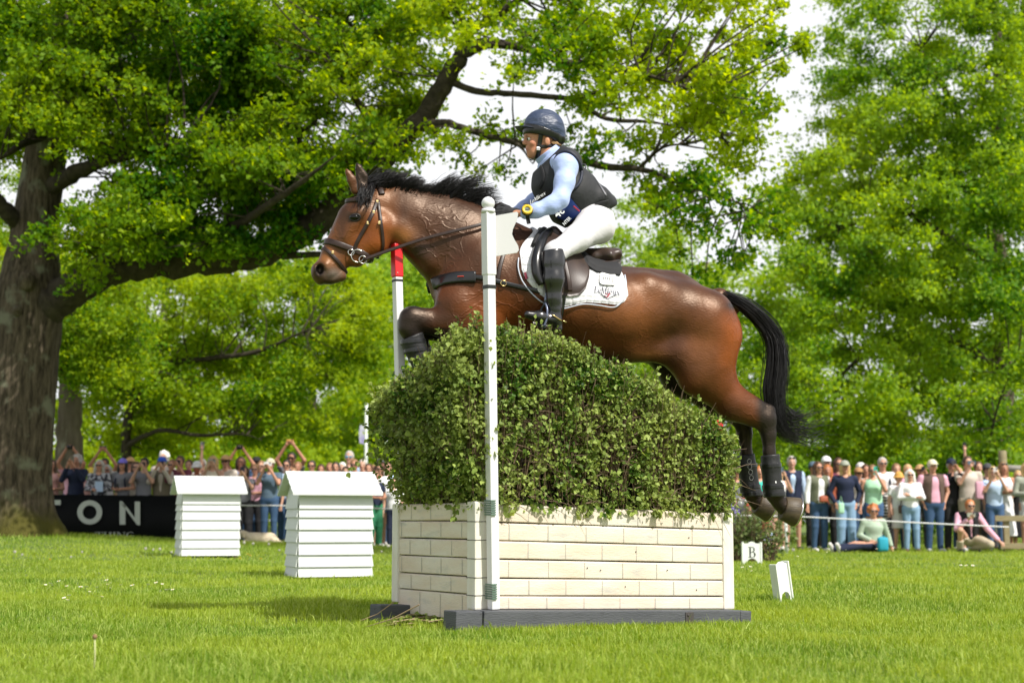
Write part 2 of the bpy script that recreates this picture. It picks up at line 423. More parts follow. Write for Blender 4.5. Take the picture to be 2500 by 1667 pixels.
def blades(n, y0, y1, hmin, hmax, w, marg=1.22, pw=1.0):
    n = int(n * 1.17)
    y = y0 + (y1 - y0) * rng.random(n) ** pw; x = (rng.random(n) - .5) * 2 * (y * .338 * marg + .5)
    inside = lambda: None
    rel = np.stack([x - C0g[0], y - C0g[1]], 1); a = rel @ E1g; b = rel @ E2g
    fence_in = (a > -.02) & (a < 1.68) & (b > -.11) & (b < .93)
    so_ = soil(x, y) * (np.sin(x * 9) * np.sin(x * 23 + y * 15) * .5 + .75)
    k = ~fence_in & (rng.random(n) > np.clip(so_, 0, .93)); x, y = x[k], y[k]; n = len(x)
    z = gh(x, y) - .004
    tuft = .62 + .75 * (np.sin(x * 5.1 + 2 * np.sin(y * 3.3)) * np.sin(y * 4.7 + x) * .5 + .5)
    h = rng.uniform(hmin, hmax, n) * tuft * np.where(rng.random(n) < .015, 1.7, 1); az = rng.uniform(0, 2 * math.pi, n); lean = np.abs(rng.normal(0, .72, n)); 
    dirx, diry = np.cos(az), np.sin(az); f = rng.uniform(0, 2 * math.pi, n); bx_, by_ = np.cos(f), np.sin(f)
    w_ = w * rng.uniform(.7, 1.3, n)
    P = np.zeros((n, 5, 3))
    P[:, 0] = np.stack([x - bx_ * w_, y - by_ * w_, z], 1); P[:, 1] = np.stack([x + bx_ * w_, y + by_ * w_, z], 1)
    mx_, my_ = x + dirx * h * lean * .35, y + diry * h * lean * .35
    P[:, 2] = np.stack([mx_ + bx_ * w_ * .8, my_ + by_ * w_ * .8, z + h * .6], 1); P[:, 3] = np.stack([mx_ - bx_ * w_ * .8, my_ - by_ * w_ * .8, z + h * .6], 1)
    P[:, 4] = np.stack([x + dirx * h * lean, y + diry * h * lean, z + h * (1 - .25 * np.minimum(lean, 1.5))], 1)
    i = (np.arange(n) * 5)[:, None]
    F = np.concatenate([i + np.array([[0, 1, 2]]), i + np.array([[0, 2, 3]]), i + np.array([[3, 2, 4]])])
    return P.reshape(-1, 3), F
C0g = np.array([-.177, 7.70]); E1g = np.array([.856, .517]); E2g = np.array([-.517, .856])
Vs, Fs, off = [], [], 0
for (n, y0, y1, h0, h1, w) in ((80000, 4.3, 7.4, .026, .062, .0022), (120000, 7.0, 11, .024, .058, .0026), (105000, 10.8, 18, .024, .058, .0036), (90000, 17.5, 32, .024, .055, .0052), (26000, 31, 60, .03, .07, .010)):
    v_, f_ = blades(n, y0, y1, h0, h1, w, pw=.85); Vs.append(v_); Fs.append(f_ + off); off += len(v_)
# long grass round the foot of the oak, the fence beams and the crowd line
def tufts(n, xc, yc, h0, h1, w):
    x, y = xc, yc; z = gh(x, y) - .005; n = len(x); h = rng.uniform(h0, h1, n); az = rng.uniform(0, 6.28, n); ln = np.abs(rng.normal(0, .35, n)); f = rng.uniform(0, 6.28, n)
    P = np.zeros((n, 5, 3)); bx_, by_ = np.cos(f) * w, np.sin(f) * w
    P[:, 0] = np.stack([x - bx_, y - by_, z], 1); P[:, 1] = np.stack([x + bx_, y + by_, z], 1); mx_, my_ = x + np.cos(az) * h * ln * .35, y + np.sin(az) * h * ln * .35
    P[:, 2] = np.stack([mx_ + bx_ * .8, my_ + by_ * .8, z + h * .6], 1); P[:, 3] = np.stack([mx_ - bx_ * .8, my_ - by_ * .8, z + h * .6], 1)
    P[:, 4] = np.stack([x + np.cos(az) * h * ln, y + np.sin(az) * h * ln, z + h], 1)
    i = (np.arange(n) * 5)[:, None]; return P.reshape(-1, 3), np.concatenate([i + np.array([[0, 1, 2]]), i + np.array([[0, 2, 3]]), i + np.array([[3, 2, 4]])])
n = 3000; t = rng.uniform(-.2, 1.8, n); b = -.145 - np.abs(rng.normal(0, .03, n)); v_, f_ = tufts(n, C0g[0] + E1g[0] * t + E2g[0] * b, C0g[1] + E1g[1] * t + E2g[1] * b, .015, .055, .0019); Vs.append(v_); Fs.append(f_ + off); off += len(v_)
n = 14000; x = rng.uniform(-11, -3.2, n); y = rng.normal(26.3, 1.4, n); v_, f_ = tufts(n, x, y, .04, .10, .005); Vs.append(v_); Fs.append(f_ + off); off += len(v_)
n = 9000; x = rng.uniform(-7, 11, n); y = rng.uniform(28, 31.5, n); v_, f_ = tufts(n, x, y, .04, .10, .005); Vs.append(v_); Fs.append(f_ + off); off += len(v_)
mesh_obj('grass', np.concatenate(Vs), np.concatenate(Fs), M_GRASS, None, True, kind='stuff', label='short bright green lawn grass over the whole field', cat='grass')

# ---- flowers in the lawn
def ground_at(u, v):
    d = ray(u, v); y = 6.0
    for _ in range(40):
        p = at(u, v, y); hgt = float(gh(p[0], p[1])); y += (p[2] - hgt) / max(-d[2] / d[1], 1e-3) * .8
        y = min(max(y, 4), 60)
    p = at(u, v, y); p[2] = float(gh(p[0], p[1])); return p
def copy_tree(o, parent=None):
    c = o.copy(); COL.objects.link(c)
    if parent is not None: c.parent = parent
    for ch in list(o.children): copy_tree(ch, c)
    return c
M_PETAL = mat('white_petal', (.82, .82, .80), .6); M_YEL = mat('yellow_flower', (.80, .56, .02), .6); M_STALK = mat('green_stalk', (.16, .24, .06), .6)
M_SEED = mat('dandelion_clock', (.55, .53, .47), .8)
def daisy():
    r = empty('daisy', label='small white daisy in the short grass of the lawn', cat='flower', group='daisies in the lawn')
    MB().tube([(0, 0, 0), (.004, 0, .045)], .0012, 4).build('stem', M_STALK, r)
    mb = MB()
    for k in range(12):
        a = k * math.pi / 6; c, s = math.cos(a), math.sin(a); mb.add([(.004 + c * .003 - s * .002, s * .003 + c * .002, .045), (.004 + c * .011 - s * .003, s * .011 + c * .003, .048), (.004 + c * .013, s * .013, .047), (.004 + c * .011 + s * .003, s * .011 - c * .003, .048), (.004 + c * .003 + s * .002, s * .003 - c * .002, .045)], [(0, 1, 2, 3, 4)])
    mb.build('petals', M_PETAL, r); MB().sphere((.004, 0, .047), .0045, 8, 5, (1, 1, .6)).build('centre', M_YEL, r, True); return r
def dandelion(clock, h=.10):
    if clock:
        r = empty('dandelion_clock', label='pale round dandelion seed head on a stalk in the lawn', cat='flower', group='dandelion seed heads in the lawn')
        MB().tube([(0, 0, 0), (.006, 0, h * .6), (.002, 0, h)], .0016, 4).build('stem', M_STALK, r)
        mb = MB(); mb.sphere((.002, 0, h), .004, 6, 4); g_ = random.Random(1)
        for k in range(90):
            z = g_.uniform(-1, 1); a = g_.uniform(0, 6.28); q = math.sqrt(1 - z * z); d = vec(q * math.cos(a), q * math.sin(a), z); p = vec(.002, 0, h); mb.tube([p, p + d * .015], .0004, 3, False); e = p + d * .015
            s_ = np.cross(d, vec(.3, .5, .8)); s_ /= np.linalg.norm(s_); t_ = np.cross(d, s_); mb.add([e + s_ * .003, e + t_ * .003, e - s_ * .003, e - t_ * .003], [(0, 1, 2, 3)])
        mb.build('seed_head', M_SEED, r)
    else:
        r = empty('dandelion', label='yellow dandelion flower in the short grass of the lawn', cat='flower', group='yellow dandelions in the lawn')
        MB().tube([(0, 0, 0), (.004, 0, h * .7)], .0018, 4).build('stem', M_STALK, r)
        mb = MB()
        for k in range(40):
            a = k * 2.4; rr = .018 * math.sqrt((k + 1) / 40); c, s = math.cos(a), math.sin(a); mb.add([(.004 - s * .002, c * .002, h * .7), (.004 + c * rr - s * .003, s * rr + c * .003, h * .7 + .012 - rr * .4), (.004 + c * rr + s * .003, s * rr - c * .003, h * .7 + .012 - rr * .4), (.004 + s * .002, -c * .002, h * .7)], [(0, 1, 2, 3)])
        mb.build('petals', M_YEL, r)
    return r
d0 = daisy(); first = True; gg = random.Random(4)
spots = [(112, 1440), (118, 1441), (126, 1442), (147, 1436), (166, 1443), (196, 1451), (208, 1449), (217, 1458), (240, 1447), (263, 1432), (262, 1441), (266, 1448), (273, 1438), (294, 1441), (247, 1473), (170, 1472), (158, 1475), (160, 1482), (320, 1446), (330, 1446), (358, 1444), (386, 1438), (396, 1438), (392, 1456), (400, 1455), (407, 1456), (416, 1452), (423, 1456), (1807, 1392), (1813, 1398), (1822, 1400), (1829, 1396), (1838, 1403), (2330, 1385), (2345, 1391), (2362, 1394), (2376, 1396), (240, 1413), (2020, 1356), (2065, 1352), (2143, 1349), (2185, 1347), (1945, 1366), (1978, 1354), (690, 1443)]
for (u, v) in spots:
    o = d0 if first else copy_tree(d0); first = False; p = ground_at(u, v); o.location = (p[0], p[1], p[2]); o.rotation_euler = (gg.uniform(-.3, .3), gg.uniform(-.3, .3), gg.uniform(0, 6)); s = gg.uniform(.9, 1.4) * (1.2 if v < 1400 else 1); o.scale = (s, s, s)
c0_ = dandelion(True, .12); first = True
for (u, v, s) in ((38, 1368, 1), (56, 1369, .8), (355, 1362, 1.1), (373, 1355, .8), (389, 1360, 1), (420, 1362, .8), (592, 1346, 1.2), (620, 1345, 1.1), (652, 1343, 1), (684, 1355, .8), (946, 1352, 1.2), (939, 1350, 1.3), (170, 1372, .7), (200, 1362, .8), (1942, 1366, 1.3), (930, 1357, .8)):
    o = c0_ if first else copy_tree(c0_); first = False; p = ground_at(u, v + 8); o.location = tuple(p); o.rotation_euler = (gg.uniform(-.15, .15), gg.uniform(-.15, .15), gg.uniform(0, 6)); o.scale = (s * 1.15,) * 3
y0_ = dandelion(False, .05); first = True
for (u, v) in ((585, 1369), (604, 1358), (635, 1370), (121, 1372), (610, 1362)):
    o = y0_ if first else copy_tree(y0_); first = False; p = ground_at(u, v + 3); o.location = tuple(p); o.scale = (1.2,) * 3
p = ground_at(228, 1645); r = empty('flower_stalk', tuple(p), label='tall pale flower stalk standing in the grass at lower left', cat='flower'); MB().tube([(0, 0, 0), (.004, 0, .06), (.001, 0, .128)], .0032, 6).build('stem', mat('pale_stalk', (.42, .44, .20), .7), r, True); MB().sphere((.001, 0, .134), .009, 10, 8, (1, 1, 1.1)).build('seed_head', mat('brown_head', (.24, .15, .07), .9), r, True)
# ================================================================== brush fence
KF = .9167
C0 = vec(-.177, 7.70, 0); E1 = vec(.856, .517, 0); E2 = vec(-.517, .856, 0)
E1 = E1 / np.linalg.norm(E1); E2 = vec(-E1[1], E1[0], 0)
L1, L2 = 1.615, .85
ZB, ZT = .112, .642
TILT = -.028                     # the ground falls slightly to the right
def fp(a, b, z): return C0 + E1 * a + E2 * b + vec(0, 0, z + TILT * a)
M_BLOCK = mat('painted_block_board', (.64, .53, .41), .72, var=(3.2, (.70, .65, .56), .2), var2=(5, (.47, .46, .41), .54, .22), bump=(40, .35, .006), stretch=(1, 1, 3.5))
M_JOINT = mat('painted_joint', (.40, .39, .34), .8, var=(25, (.46, .43, .36), .25))
M_DARKG = mat('dark_gap', (.03, .025, .02), .9)
M_BEAM = mat('charcoal_beam', (.058, .062, .072), .7, var=(5, (.085, .09, .10), .25), bump=(35, .5, .006), stretch=(1, 1, 5), var2=(14, (.022, .022, .024), .6, .12))
M_POST = mat('pale_post', (.74, .72, .66), .7, var=(8, (.66, .62, .52), .25), bump=(45, .35, .004), stretch=(3, 3, 1))
fence = empty('brush_fence', tuple(C0), 0, label='cream painted block fence filled with birch brush under the jumping horse', cat='jump')
def loc(p): return p - C0
rows_f = [ZB + .0, ZB + .070, ZB + .158, ZB + .252, ZB + .345, ZB + .437, ZT]
def plank_wall(name, org, ex, en, Ln, rows, brick, post0=0, jit=1.0):
    """boards lapped like masonry: org corner, ex along, en outward"""
    wall = MB(); joint = MB(); gg = random.Random(int(Ln * 1000))
    for r in range(len(rows) - 1):
        z0, z1 = rows[r] + .0015, rows[r + 1] - .0015; a = post0
        t = .022 + gg.uniform(-.0015, .0015)
        nseg = 24; V = []
        prof_ = [(z0, -.02), (z0, t - .006), (z0 + .004, t - .001), ((z0 + z1) / 2, t), (z1 - .010, t - .001), (z1 - .003, t - .007), (z1, -.02)]
        sag = gg.uniform(-.001, .001); sag2 = gg.uniform(-.0008, .0008)
        for i in range(nseg + 1):
            s = post0 + (Ln - post0) * i / nseg; wv = sag * math.sin(3.0 * s + r) + sag2 * math.sin(7 * s)
            for (z, o) in prof_: V.append(loc(org(s, z + wv, o)))
        m_ = len(prof_); F = [(i * m_ + k, (i + 1) * m_ + k, (i + 1) * m_ + (k + 1) % m_, i * m_ + (k + 1) % m_) for i in range(nseg) for k in range(m_)]
        F += [tuple(range(m_)), tuple(nseg * m_ + k for k in range(m_ - 1, -1, -1))]
        wall.add(V, F)
        s = post0 + brick * (.5 if r % 2 == 0 else 1.0)
        while s < Ln - .03:
            w = gg.uniform(.0018, .0046) * jit; s2 = s + gg.uniform(-.004, .004)
            P = [loc(org(s2 - w, z0 + .006, t + .0012)), loc(org(s2 + w, z0 + .006, t + .0012)), loc(org(s2 + w * .6, z1 - .008, t + .0012)), loc(org(s2 - w * .6, z1 - .008, t + .0012))]
            joint.add(P, [(0, 1, 2, 3)]); s += brick + gg.uniform(-.008, .008)
    nf = len(wall.F); wall.add(joint.V, joint.F); o = wall.build(name, [M_BLOCK, M_JOINT], fence)
    for p_ in o.data.polygons[nf:]: p_.material_index = 1
    fix_normals(o)
    bk = MB(); bk.hexa([loc(org(s, z, d)) for z in (rows[0], rows[-1] - .01) for s, d in ((.0, -.012), (Ln, -.012), (Ln, -.03), (.0, -.03))]); fix_normals(bk.build('backing', M_DARKG, fence))
    return o
plank_wall('front_panel', lambda s, z, o: fp(s, -o, z), E1, -E2, L1 - .055, rows_f, .232, 0.06)
plank_wall('side_panel', lambda s, z, o: fp(-o, s, z), E2, -E1, L2 - .02, [.052] + [z + .004 for z in rows_f[1:]], .225, 0.0)
plank_wall('back_panel', lambda s, z, o: fp(s, L2 + o, z), E1, E2, L1, rows_f, .205, 0.0)
plank_wall('end_panel', lambda s, z, o: fp(L1 + o, s, z), E2, E1, L2, rows_f, .225, 0.0)
def beam(mb, p, q, w, h, z0, bev=.006):
    d = q - p; Ln = np.linalg.norm(d[:2]); a = math.atan2(d[1], d[0]); c = (p + q) / 2
    mb.box((c[0] - C0[0], c[1] - C0[1], c[2] + z0 + h / 2), (Ln, w, h), a, bev, Matrix.Rotation(0, 4, 'X'))
def post(a, b, w, z0, z1):
    mb = MB(); p = fp(a, b, 0); c = loc(p); mb.box((c[0], c[1], p[2] + (z0 + z1) / 2), (w, w, z1 - z0), math.atan2(E1[1], E1[0]), .008)
    for r in range(1, 6): pass
    mb.build('corner_post', M_POST, fence)
post(.012, .008, .085, ZB, ZT + .008); post(L1 - .02, .008, .075, ZB, ZT); post(.0, L2, .07, ZB, ZT + .004); post(L1 - .02, L2, .075, ZB, ZT)
for z in rows_f[1:-1]:      # saw cuts on the near corner post
    mb = MB(); p = fp(.012, .008, z); c = loc(p); mb.box((c[0], c[1], p[2]), (.0875, .0875, .0035), math.atan2(E1[1], E1[0])); mb.build('saw_cut', M_DARKG, fence)
def tilted_beam(name, a0, b0, a1, b1, w, h, zt):
    """square beam from (a0,b0) to (a1,b1) on the fence plan, top at zt"""
    mb = MB(); p, q = fp(a0, b0, zt - h), fp(a1, b1, zt - h); d = q - p; d /= np.linalg.norm(d); n = np.cross(vec(0, 0, 1), d); n /= np.linalg.norm(n)
    bm_ = MB(); Ln = np.linalg.norm(q - p); bm_.box((0, 0, 0), (Ln, w, h), 0, .007)
    c = (p + q) / 2 + vec(0, 0, h / 2) - C0; up = np.cross(d, n)
    V = [c + d * v[0] + n * v[1] + up * v[2] for v in bm_.V]; mb.add(V, bm_.F)
    o = mb.build(name, M_BEAM, fence); return o
b1_ = tilted_beam('base_beam', -.035, -.075, L1 - .03, -.075, .115, .17, ZB)
tilted_beam('base_beam', -.085, -.05, -.085, -.018, .09, .17, ZB) if False else None
tilted_beam('base_beam', -.19, -.062, -.040, -.062, .13, .17, ZB - .002)
tilted_beam('base_beam', -.20, L2 - .10, .04, L2 - .10, .13, .17, ZB - .01)
tilted_beam('base_beam', L1 - .028, -.075, L1 + .05, -.075, .11, .17, ZB - .004)
tilted_beam('base_beam', .05, L2 + .06, L1, L2 + .06, .11, .17, ZB - .004)
mb = MB(); p = fp(L1 * .765, -.1345, ZB - .052); c = loc(p); mb.box(tuple(c), (.055, .006, .085), math.atan2(E1[1], E1[0]), .002)
for dz in (-.022, .026): q = loc(fp(L1 * .765 - .012, -.139, ZB - .052 + dz)); mb.sphere(q, .006, 8, 6)
mb.build('joining_plate', mat('rusty_plate', (.07, .062, .06), .6, metal=.3), fence)
mb = MB(); gg = random.Random(5)
for i in range(9):
    a = gg.uniform(.06, L1 - .1); r = gg.randrange(1, 6); q = loc(fp(a, -.0245, rows_f[r] + .04 + gg.uniform(-.02, .02))); mb.sphere(q, .0035, 6, 4)
mb.build('screw_head', M_DARKG, fence)

# ---- brush: upright birch twigs and thousands of leaves
def btop(a, b):
    """height of the brush over the plan (a along the fence, b across)"""
    h = np.interp(a, [-.12, 0, .35, .45, .75, .90, 1.15, 1.4, 1.6, 1.72], [1.40, 1.475, 1.52, 1.51, 1.41, 1.35, 1.27, 1.15, 1.05, 1.0]) 
    h = h + .022 * np.sin(a * 13 + b * 7) + .016 * np.sin(a * 31 + b * 19) + .020 * np.sin(a * 67 + b * 43) + .012 * np.sin(a * 120 + 5)
    h = h - .17 * np.clip((b - .05) / .45, 0, 1) * np.clip(1 - a / .5, 0, 1)
    h = np.where(b > .45, h - .06 * (b - .45), h)
    return h
LEAFB = leaf_mat('birch_leaf', (.012, .046, .004), (.060, .135, .012), (.36, .46, .11), transl=.26, rough=.45, patch=(3.4, (.34, .40, .11), .6))
TWIG = mat('birch_twig', (.10, .062, .038), .7, var=(20, (.19, .13, .08), .25))
NB = 100000
def surf_sample(n, g_):
    """points through the outer 25 cm of the brush volume, densest near the faces"""
    face = g_.choice(5, n, p=[.40, .22, .16, .10, .12]); a = np.empty(n); b = np.empty(n); z = np.empty(n); dep = np.abs(g_.normal(0, .085, n)) - .035
    out = np.zeros((n, 3))
    u1, u2 = g_.random(n), g_.random(n)
    # front
    m = face == 0; a[m] = -.03 + (L1 + .03) * u1[m]; b[m] = dep[m]
    m = face == 1; b[m] = L2 * u1[m]; a[m] = dep[m]
    m = face == 2; a[m] = L1 * u1[m]; b[m] = -.05 + (L2 + .05) * u2[m]
    m = face == 3; a[m] = L1 * u1[m]; b[m] = L2 - dep[m]
    m = face == 4; b[m] = L2 * u1[m]; a[m] = L1 + .03 - dep[m]
    top = btop(a, b); zb = ZT - .03
    z = zb + (top - zb) * u2 ** .92
    m = face == 2; z[m] = top[m] - np.abs(g_.normal(0, .07, m.sum()))
    # the brush flares outwards as it rises, most at the left end
    r = np.clip((z - ZT) / .8, 0, 1); fl = .085 * np.clip(r * 1.5, 0, 1) ** .8
    m = face == 0; b[m] -= fl[m] * .55; a[m] -= fl[m] * 1.55 * (1 - a[m] / L1) ** 3
    m = face == 1; a[m] -= fl[m] * 1.55; b[m] -= fl[m] * .55 * (1 - b[m] / L2) ** 2
    m = face == 4; a[m] += fl[m] * .5
    m = face == 3; b[m] += fl[m] * .6
    a = np.where((face == 2), a - (.135 * (1 - a / L1)) * 1.0, a); b = np.where(face == 2, b - .03, b)
    nrm = np.zeros((n, 3)); nrm[face == 0] = -E2; nrm[face == 1] = -E1; nrm[face == 2] = (0, 0, 1); nrm[face == 3] = E2; nrm[face == 4] = E1
    return a, b, z, nrm, face
a, b, z, nrm, face = surf_sample(NB, rng)
# break the mass into sprays: pull points towards spray centres
P = C0[None] + a[:, None] * E1 + b[:, None] * E2; P[:, 2] = z + TILT * a
clump = np.sin(a * 17 + 3 * np.sin(z * 9)) * np.sin(z * 11 + 2 * b + a * 5) + .6 * np.sin(b * 21 + z * 6)
streak = np.sin(a * 46 + 2.5 * np.sin(z * 3.1)) * np.sin(b * 41 + 2 * np.sin(z * 2.3) + a * 9)
keep = rng.random(NB) < np.clip(.52 + .45 * clump + .45 * streak, .08, 1); P, nrm = P[keep], nrm[keep]
n = len(P)
D = nrm * .45 + rng.normal(size=(n, 3)) * .75 + vec(0, 0, -.45)
Nn = nrm * .9 + rng.normal(size=(n, 3)) * .75 + vec(0, 0, .5)
S = rng.uniform(.013, .028, n) * np.where(rng.random(n) < .15, 1.4, 1)
P = P + nrm * (rng.normal(0, .022, (n, 1)))
Vl, Fl = leaves_mesh(P - C0, D, Nn, S, .82, .12, 'birch')
brush = mesh_obj('brush', Vl, Fl, LEAFB, fence, kind='stuff')
tw = MB(); g2 = random.Random(21); SPR = []
def face_pt(k=None):
    f_ = k if k is not None else g2.random()
    if f_ < .5: return g2.uniform(-.02, L1), g2.uniform(-.03, .08)
    if f_ < .75: return g2.uniform(-.03, .08), g2.uniform(0, L2)
    return g2.uniform(0, L1), g2.uniform(.05, L2)
for i in range(1300):
    a_, b_2 = face_pt(); top = float(btop(a_, b_2)); z0 = g2.uniform(ZT - .02, top - .3); z1 = min(z0 + g2.uniform(.25, .7), top + g2.uniform(-.05, .075))
    ln_a, ln_b = g2.gauss(0, .07), g2.gauss(0, .05)
    if b_2 < .1: ln_b -= .03
    if a_ < .1: ln_a -= .06
    P = [fp(a_ + ln_a * t + .01 * math.sin(t * 7 + i), b_2 + ln_b * t, z0 + (z1 - z0) * t) - C0 for t in (0, .33, .66, 1)]
    r = g2.uniform(.0012, .0030); tw.tube(P, [r, r * .85, r * .6, r * .3], 4, False)
    if g2.random() < .6:
        q = P[2]; tw.tube([q, q + vec(g2.gauss(0, .05), g2.gauss(0, .04), g2.uniform(.02, .1))], [r * .5, r * .2], 3, False)
for i in range(620):       # cut ends sticking out of the top
    a_, b_2 = g2.uniform(-.05, L1), g2.uniform(-.02, L2) * g2.random() ** .7; top = float(btop(a_, b_2)); q = fp(a_ - .08 * (1 - a_ / L1), b_2, top - .08) - C0
    tw.tube([q, q + vec(g2.gauss(0, .018), g2.gauss(0, .018), .08 + g2.uniform(-.04, .06))], [.0020, .0010], 4, True)
    for k in range(g2.choice((0, 2, 5, 7, 8))): SPR.append((q + vec(g2.gauss(0, .012), g2.gauss(0, .012), g2.uniform(.02, .10)), vec(g2.gauss(0, .8), g2.gauss(0, .8), g2.gauss(.2, .6)), vec(g2.gauss(0, .6), -.6 + g2.gauss(0, .6), .8), g2.uniform(.013, .026)))
for i in range(160):       # broken cross twigs on the front
    a_ = g2.uniform(0, L1); z0 = g2.uniform(ZT, float(btop(a_, 0)) - .1); q = fp(a_, -.05, z0) - C0; an = g2.gauss(0, .5); ln = g2.uniform(.06, .22)
    tw.tube([q, q + E1 * ln * .5 * math.cos(an) + vec(0, 0, ln * .5 * math.sin(an) + .01), q + E1 * ln * math.cos(an) + vec(0, 0, ln * math.sin(an)) - E2 * g2.uniform(0, .03)], [.0022, .0018, .0008], 4, False)
for i in range(850):       # leafy tips along the top
    a_, b_2 = g2.uniform(-.06, L1), g2.uniform(-.03, L2) * g2.random() ** .8; q = fp(a_ - .08 * (1 - a_ / L1), b_2, float(btop(a_, b_2)) - .03) - C0; d = vec(g2.gauss(0, .22), g2.gauss(0, .22), 1); ln = g2.uniform(.06, .16) * (1 if g2.random() < .3 else .55)
    tw.tube([q, q + d * ln], [.0016, .0007], 3, False)
    for k in range(g2.randrange(4, 10)): SPR.append((q + d * ln * g2.uniform(.2, 1.05), vec(g2.gauss(0, .7), g2.gauss(0, .7), g2.gauss(.3, .6)), vec(g2.gauss(0, .6), -.5 + g2.gauss(0, .6), .6), g2.uniform(.014, .028)))
for i in range(900):       # short leafy shoots standing off the faces
    if g2.random() < .62: a_, b_2, nn_ = g2.uniform(-.02, L1), -.02, -E2
    else: a_, b_2, nn_ = -.05, g2.uniform(0, L2), -E1
    z0 = ZT + (float(btop(a_, b_2)) - ZT) * g2.random() ** .7; fl_ = .085 * math.sin(min(1, (z0 - ZT) / .64) * math.pi * .62); q = fp(a_, b_2, z0) - C0 + nn_ * fl_ * (.55 if b_2 < 0 else 1.5); d = vec(*nn_) * g2.uniform(.3, 1) + vec(g2.gauss(0, .4), g2.gauss(0, .4), g2.uniform(.1, 1.2)); d /= np.linalg.norm(d); ln = g2.uniform(.03, .085)
    tw.tube([q, q + d * ln], [.0014, .0006], 3, False)
    for k in range(g2.randrange(3, 8)): SPR.append((q + d * ln * g2.uniform(.3, 1.05), d * .4 + vec(g2.gauss(0, .7), g2.gauss(0, .7), g2.gauss(-.2, .6)), vec(*nn_) * .6 + vec(g2.gauss(0, .6), g2.gauss(0, .6), .5), g2.uniform(.014, .028)))
# trailing sprays over the left end and the boards
spr = SPR
def spray(p0, d, ln, nl, dr=.5):
    P = [p0]; dd = vec(*d)
    for i in range(8): dd = dd + vec(g2.gauss(0, .08), g2.gauss(0, .08), -.10 * dr + g2.gauss(0, .05)); dd /= np.linalg.norm(dd); P.append(P[-1] + dd * ln / 8)
    tw.tube(P, list(np.linspace(.0016, .0006, 9)), 3, False)
    for i in range(nl):
        q = P[1 + int(g2.random() * 7.9)]; spr.append((q, vec(g2.gauss(0, .6), g2.gauss(0, .6), -.8), vec(g2.gauss(0, .5), -1 + g2.gauss(0, .5), g2.gauss(0, .6)), g2.uniform(.024, .038)))
pl = fp(-.10, .75, 1.02) - C0; spray(pl, (-.6, -.2, -.55), .36, 16)
for k in range(9): q = fp(g2.uniform(-.16, -.08), g2.uniform(.1, .8), g2.uniform(.9, 1.4)) - C0; spray(q, (-.5, -.2, .1), g2.uniform(.05, .13), 7)
q = fp(-.045, .10, ZT + .02) - C0; spray(q, (-.3, -.35, -.8), .13, 9)
for k in range(22): q = fp(g2.uniform(.1, L1 - .04), -.03, ZT + .02) - C0; spray(q, (g2.gauss(0, .3), -.4, -.75), g2.uniform(.03, .08), 5)
q = fp(L1 + .02, 0, 1.05) - C0
for k in range(6): spray(fp(L1 + .02, g2.uniform(0, .3), g2.uniform(.75, 1.05)) - C0, (.7, .2, .2), g2.uniform(.04, .1), 6)
Vs, Fs = leaves_mesh(np.array([s[0] for s in spr]), np.array([s[1] for s in spr]), np.array([s[2] for s in spr]), np.array([s[3] for s in spr]), .85, .1, 'birch')
mesh_obj('trailing_sprays', Vs, Fs, LEAFB, fence, kind='stuff')
tw.build('twigs', TWIG, fence, kind='stuff')
# dark inner stems so the mass is not hollow
core = MB()
for i in range(420):
    a_, b_2 = g2.uniform(.09, L1 - .09), g2.uniform(.10, L2 - .1); z1 = float(btop(a_, b_2)) - .12; core.tube([fp(a_, b_2, ZB) - C0, fp(a_ + g2.gauss(0, .03), b_2, z1) - C0], [.022, .010], 5, True)
core.build('stems', mat('dark_bark', (.035, .025, .018), .9), fence, kind='stuff')

# ---- flag poles
M_PVC = mat('white_plastic_post', (.74, .73, .74), .42, var=(2.5, (.66, .66, .67), .3), bump=(30, .06, .002))
M_BLK = mat('black_band', (.015, .018, .017), .5)
M_GRNB = mat('green_clip', (.10, .17, .13), .5)
def pole(label, base, top, w, red=False):
    """square post from base to top (world points)"""
    ro = empty('flag_pole', tuple(base), 0, label=label, cat='flag pole', group='flag poles at the brush fence')
    d = top - base; Ln = np.linalg.norm(d); d = d / Ln; x = np.cross(vec(0, 1, 0), d); x /= np.linalg.norm(x); y = np.cross(d, x)
    an = R(34); x, y = x * math.cos(an) + y * math.sin(an), -x * math.sin(an) + y * math.cos(an)
    def bx(name, z0, z1, wd, m_, bev=.006, par=ro):
        t = MB(); t.box((0, 0, 0), (wd, wd, (z1 - z0)), 0, bev); V = [x * v[0] + y * v[1] + d * (v[2] + (z0 + z1) / 2) for v in t.V]
        return MB().add(V, t.F).build(name, m_, par)
    return ro, x, y, d, Ln, bx
bse = fp(.055, -.075, ZB + .004); tp = at(1192, 518, 7.60)
po, x_, y_, d_, Ln, bx = pole('white flag pole with ball top and white flag at the near fence corner', bse, tp, .052)
bx('post', 0, Ln, .048, M_PVC)
bx('sleeve', Ln - .325, Ln - .004, .056, M_PVC)
bx('black_ring', Ln - .395, Ln - .375, .051, M_BLK, .002)
MB().add(*(lambda t: (t.V, t.F))(MB().tube([d_ * (Ln - .004), d_ * (Ln + .016)], [.036, .034], 16))).build('cap', M_PVC, po, True)
MB().sphere(d_ * (Ln + .045), .034, 20, 14).build('ball', M_PVC, po, True)
fo = MB(); Lz = lambda u, v: at(u, v, 7.62) - bse
outl = [(1208, 527), (1262, 517), (1265, 521), (1263, 535), (1252, 560), (1250, 572), (1256, 585), (1265, 600), (1267, 610), (1262, 617), (1208, 626)]
n = len(outl); V = [Lz(u, v) for u, v in outl]; V += [p + vec(0, .008, 0) for p in V]
fo.add(V, [tuple(range(n)), tuple(range(2 * n - 1, n - 1, -1))] + [(i, n + i, n + (i + 1) % n, (i + 1) % n) for i in range(n)])
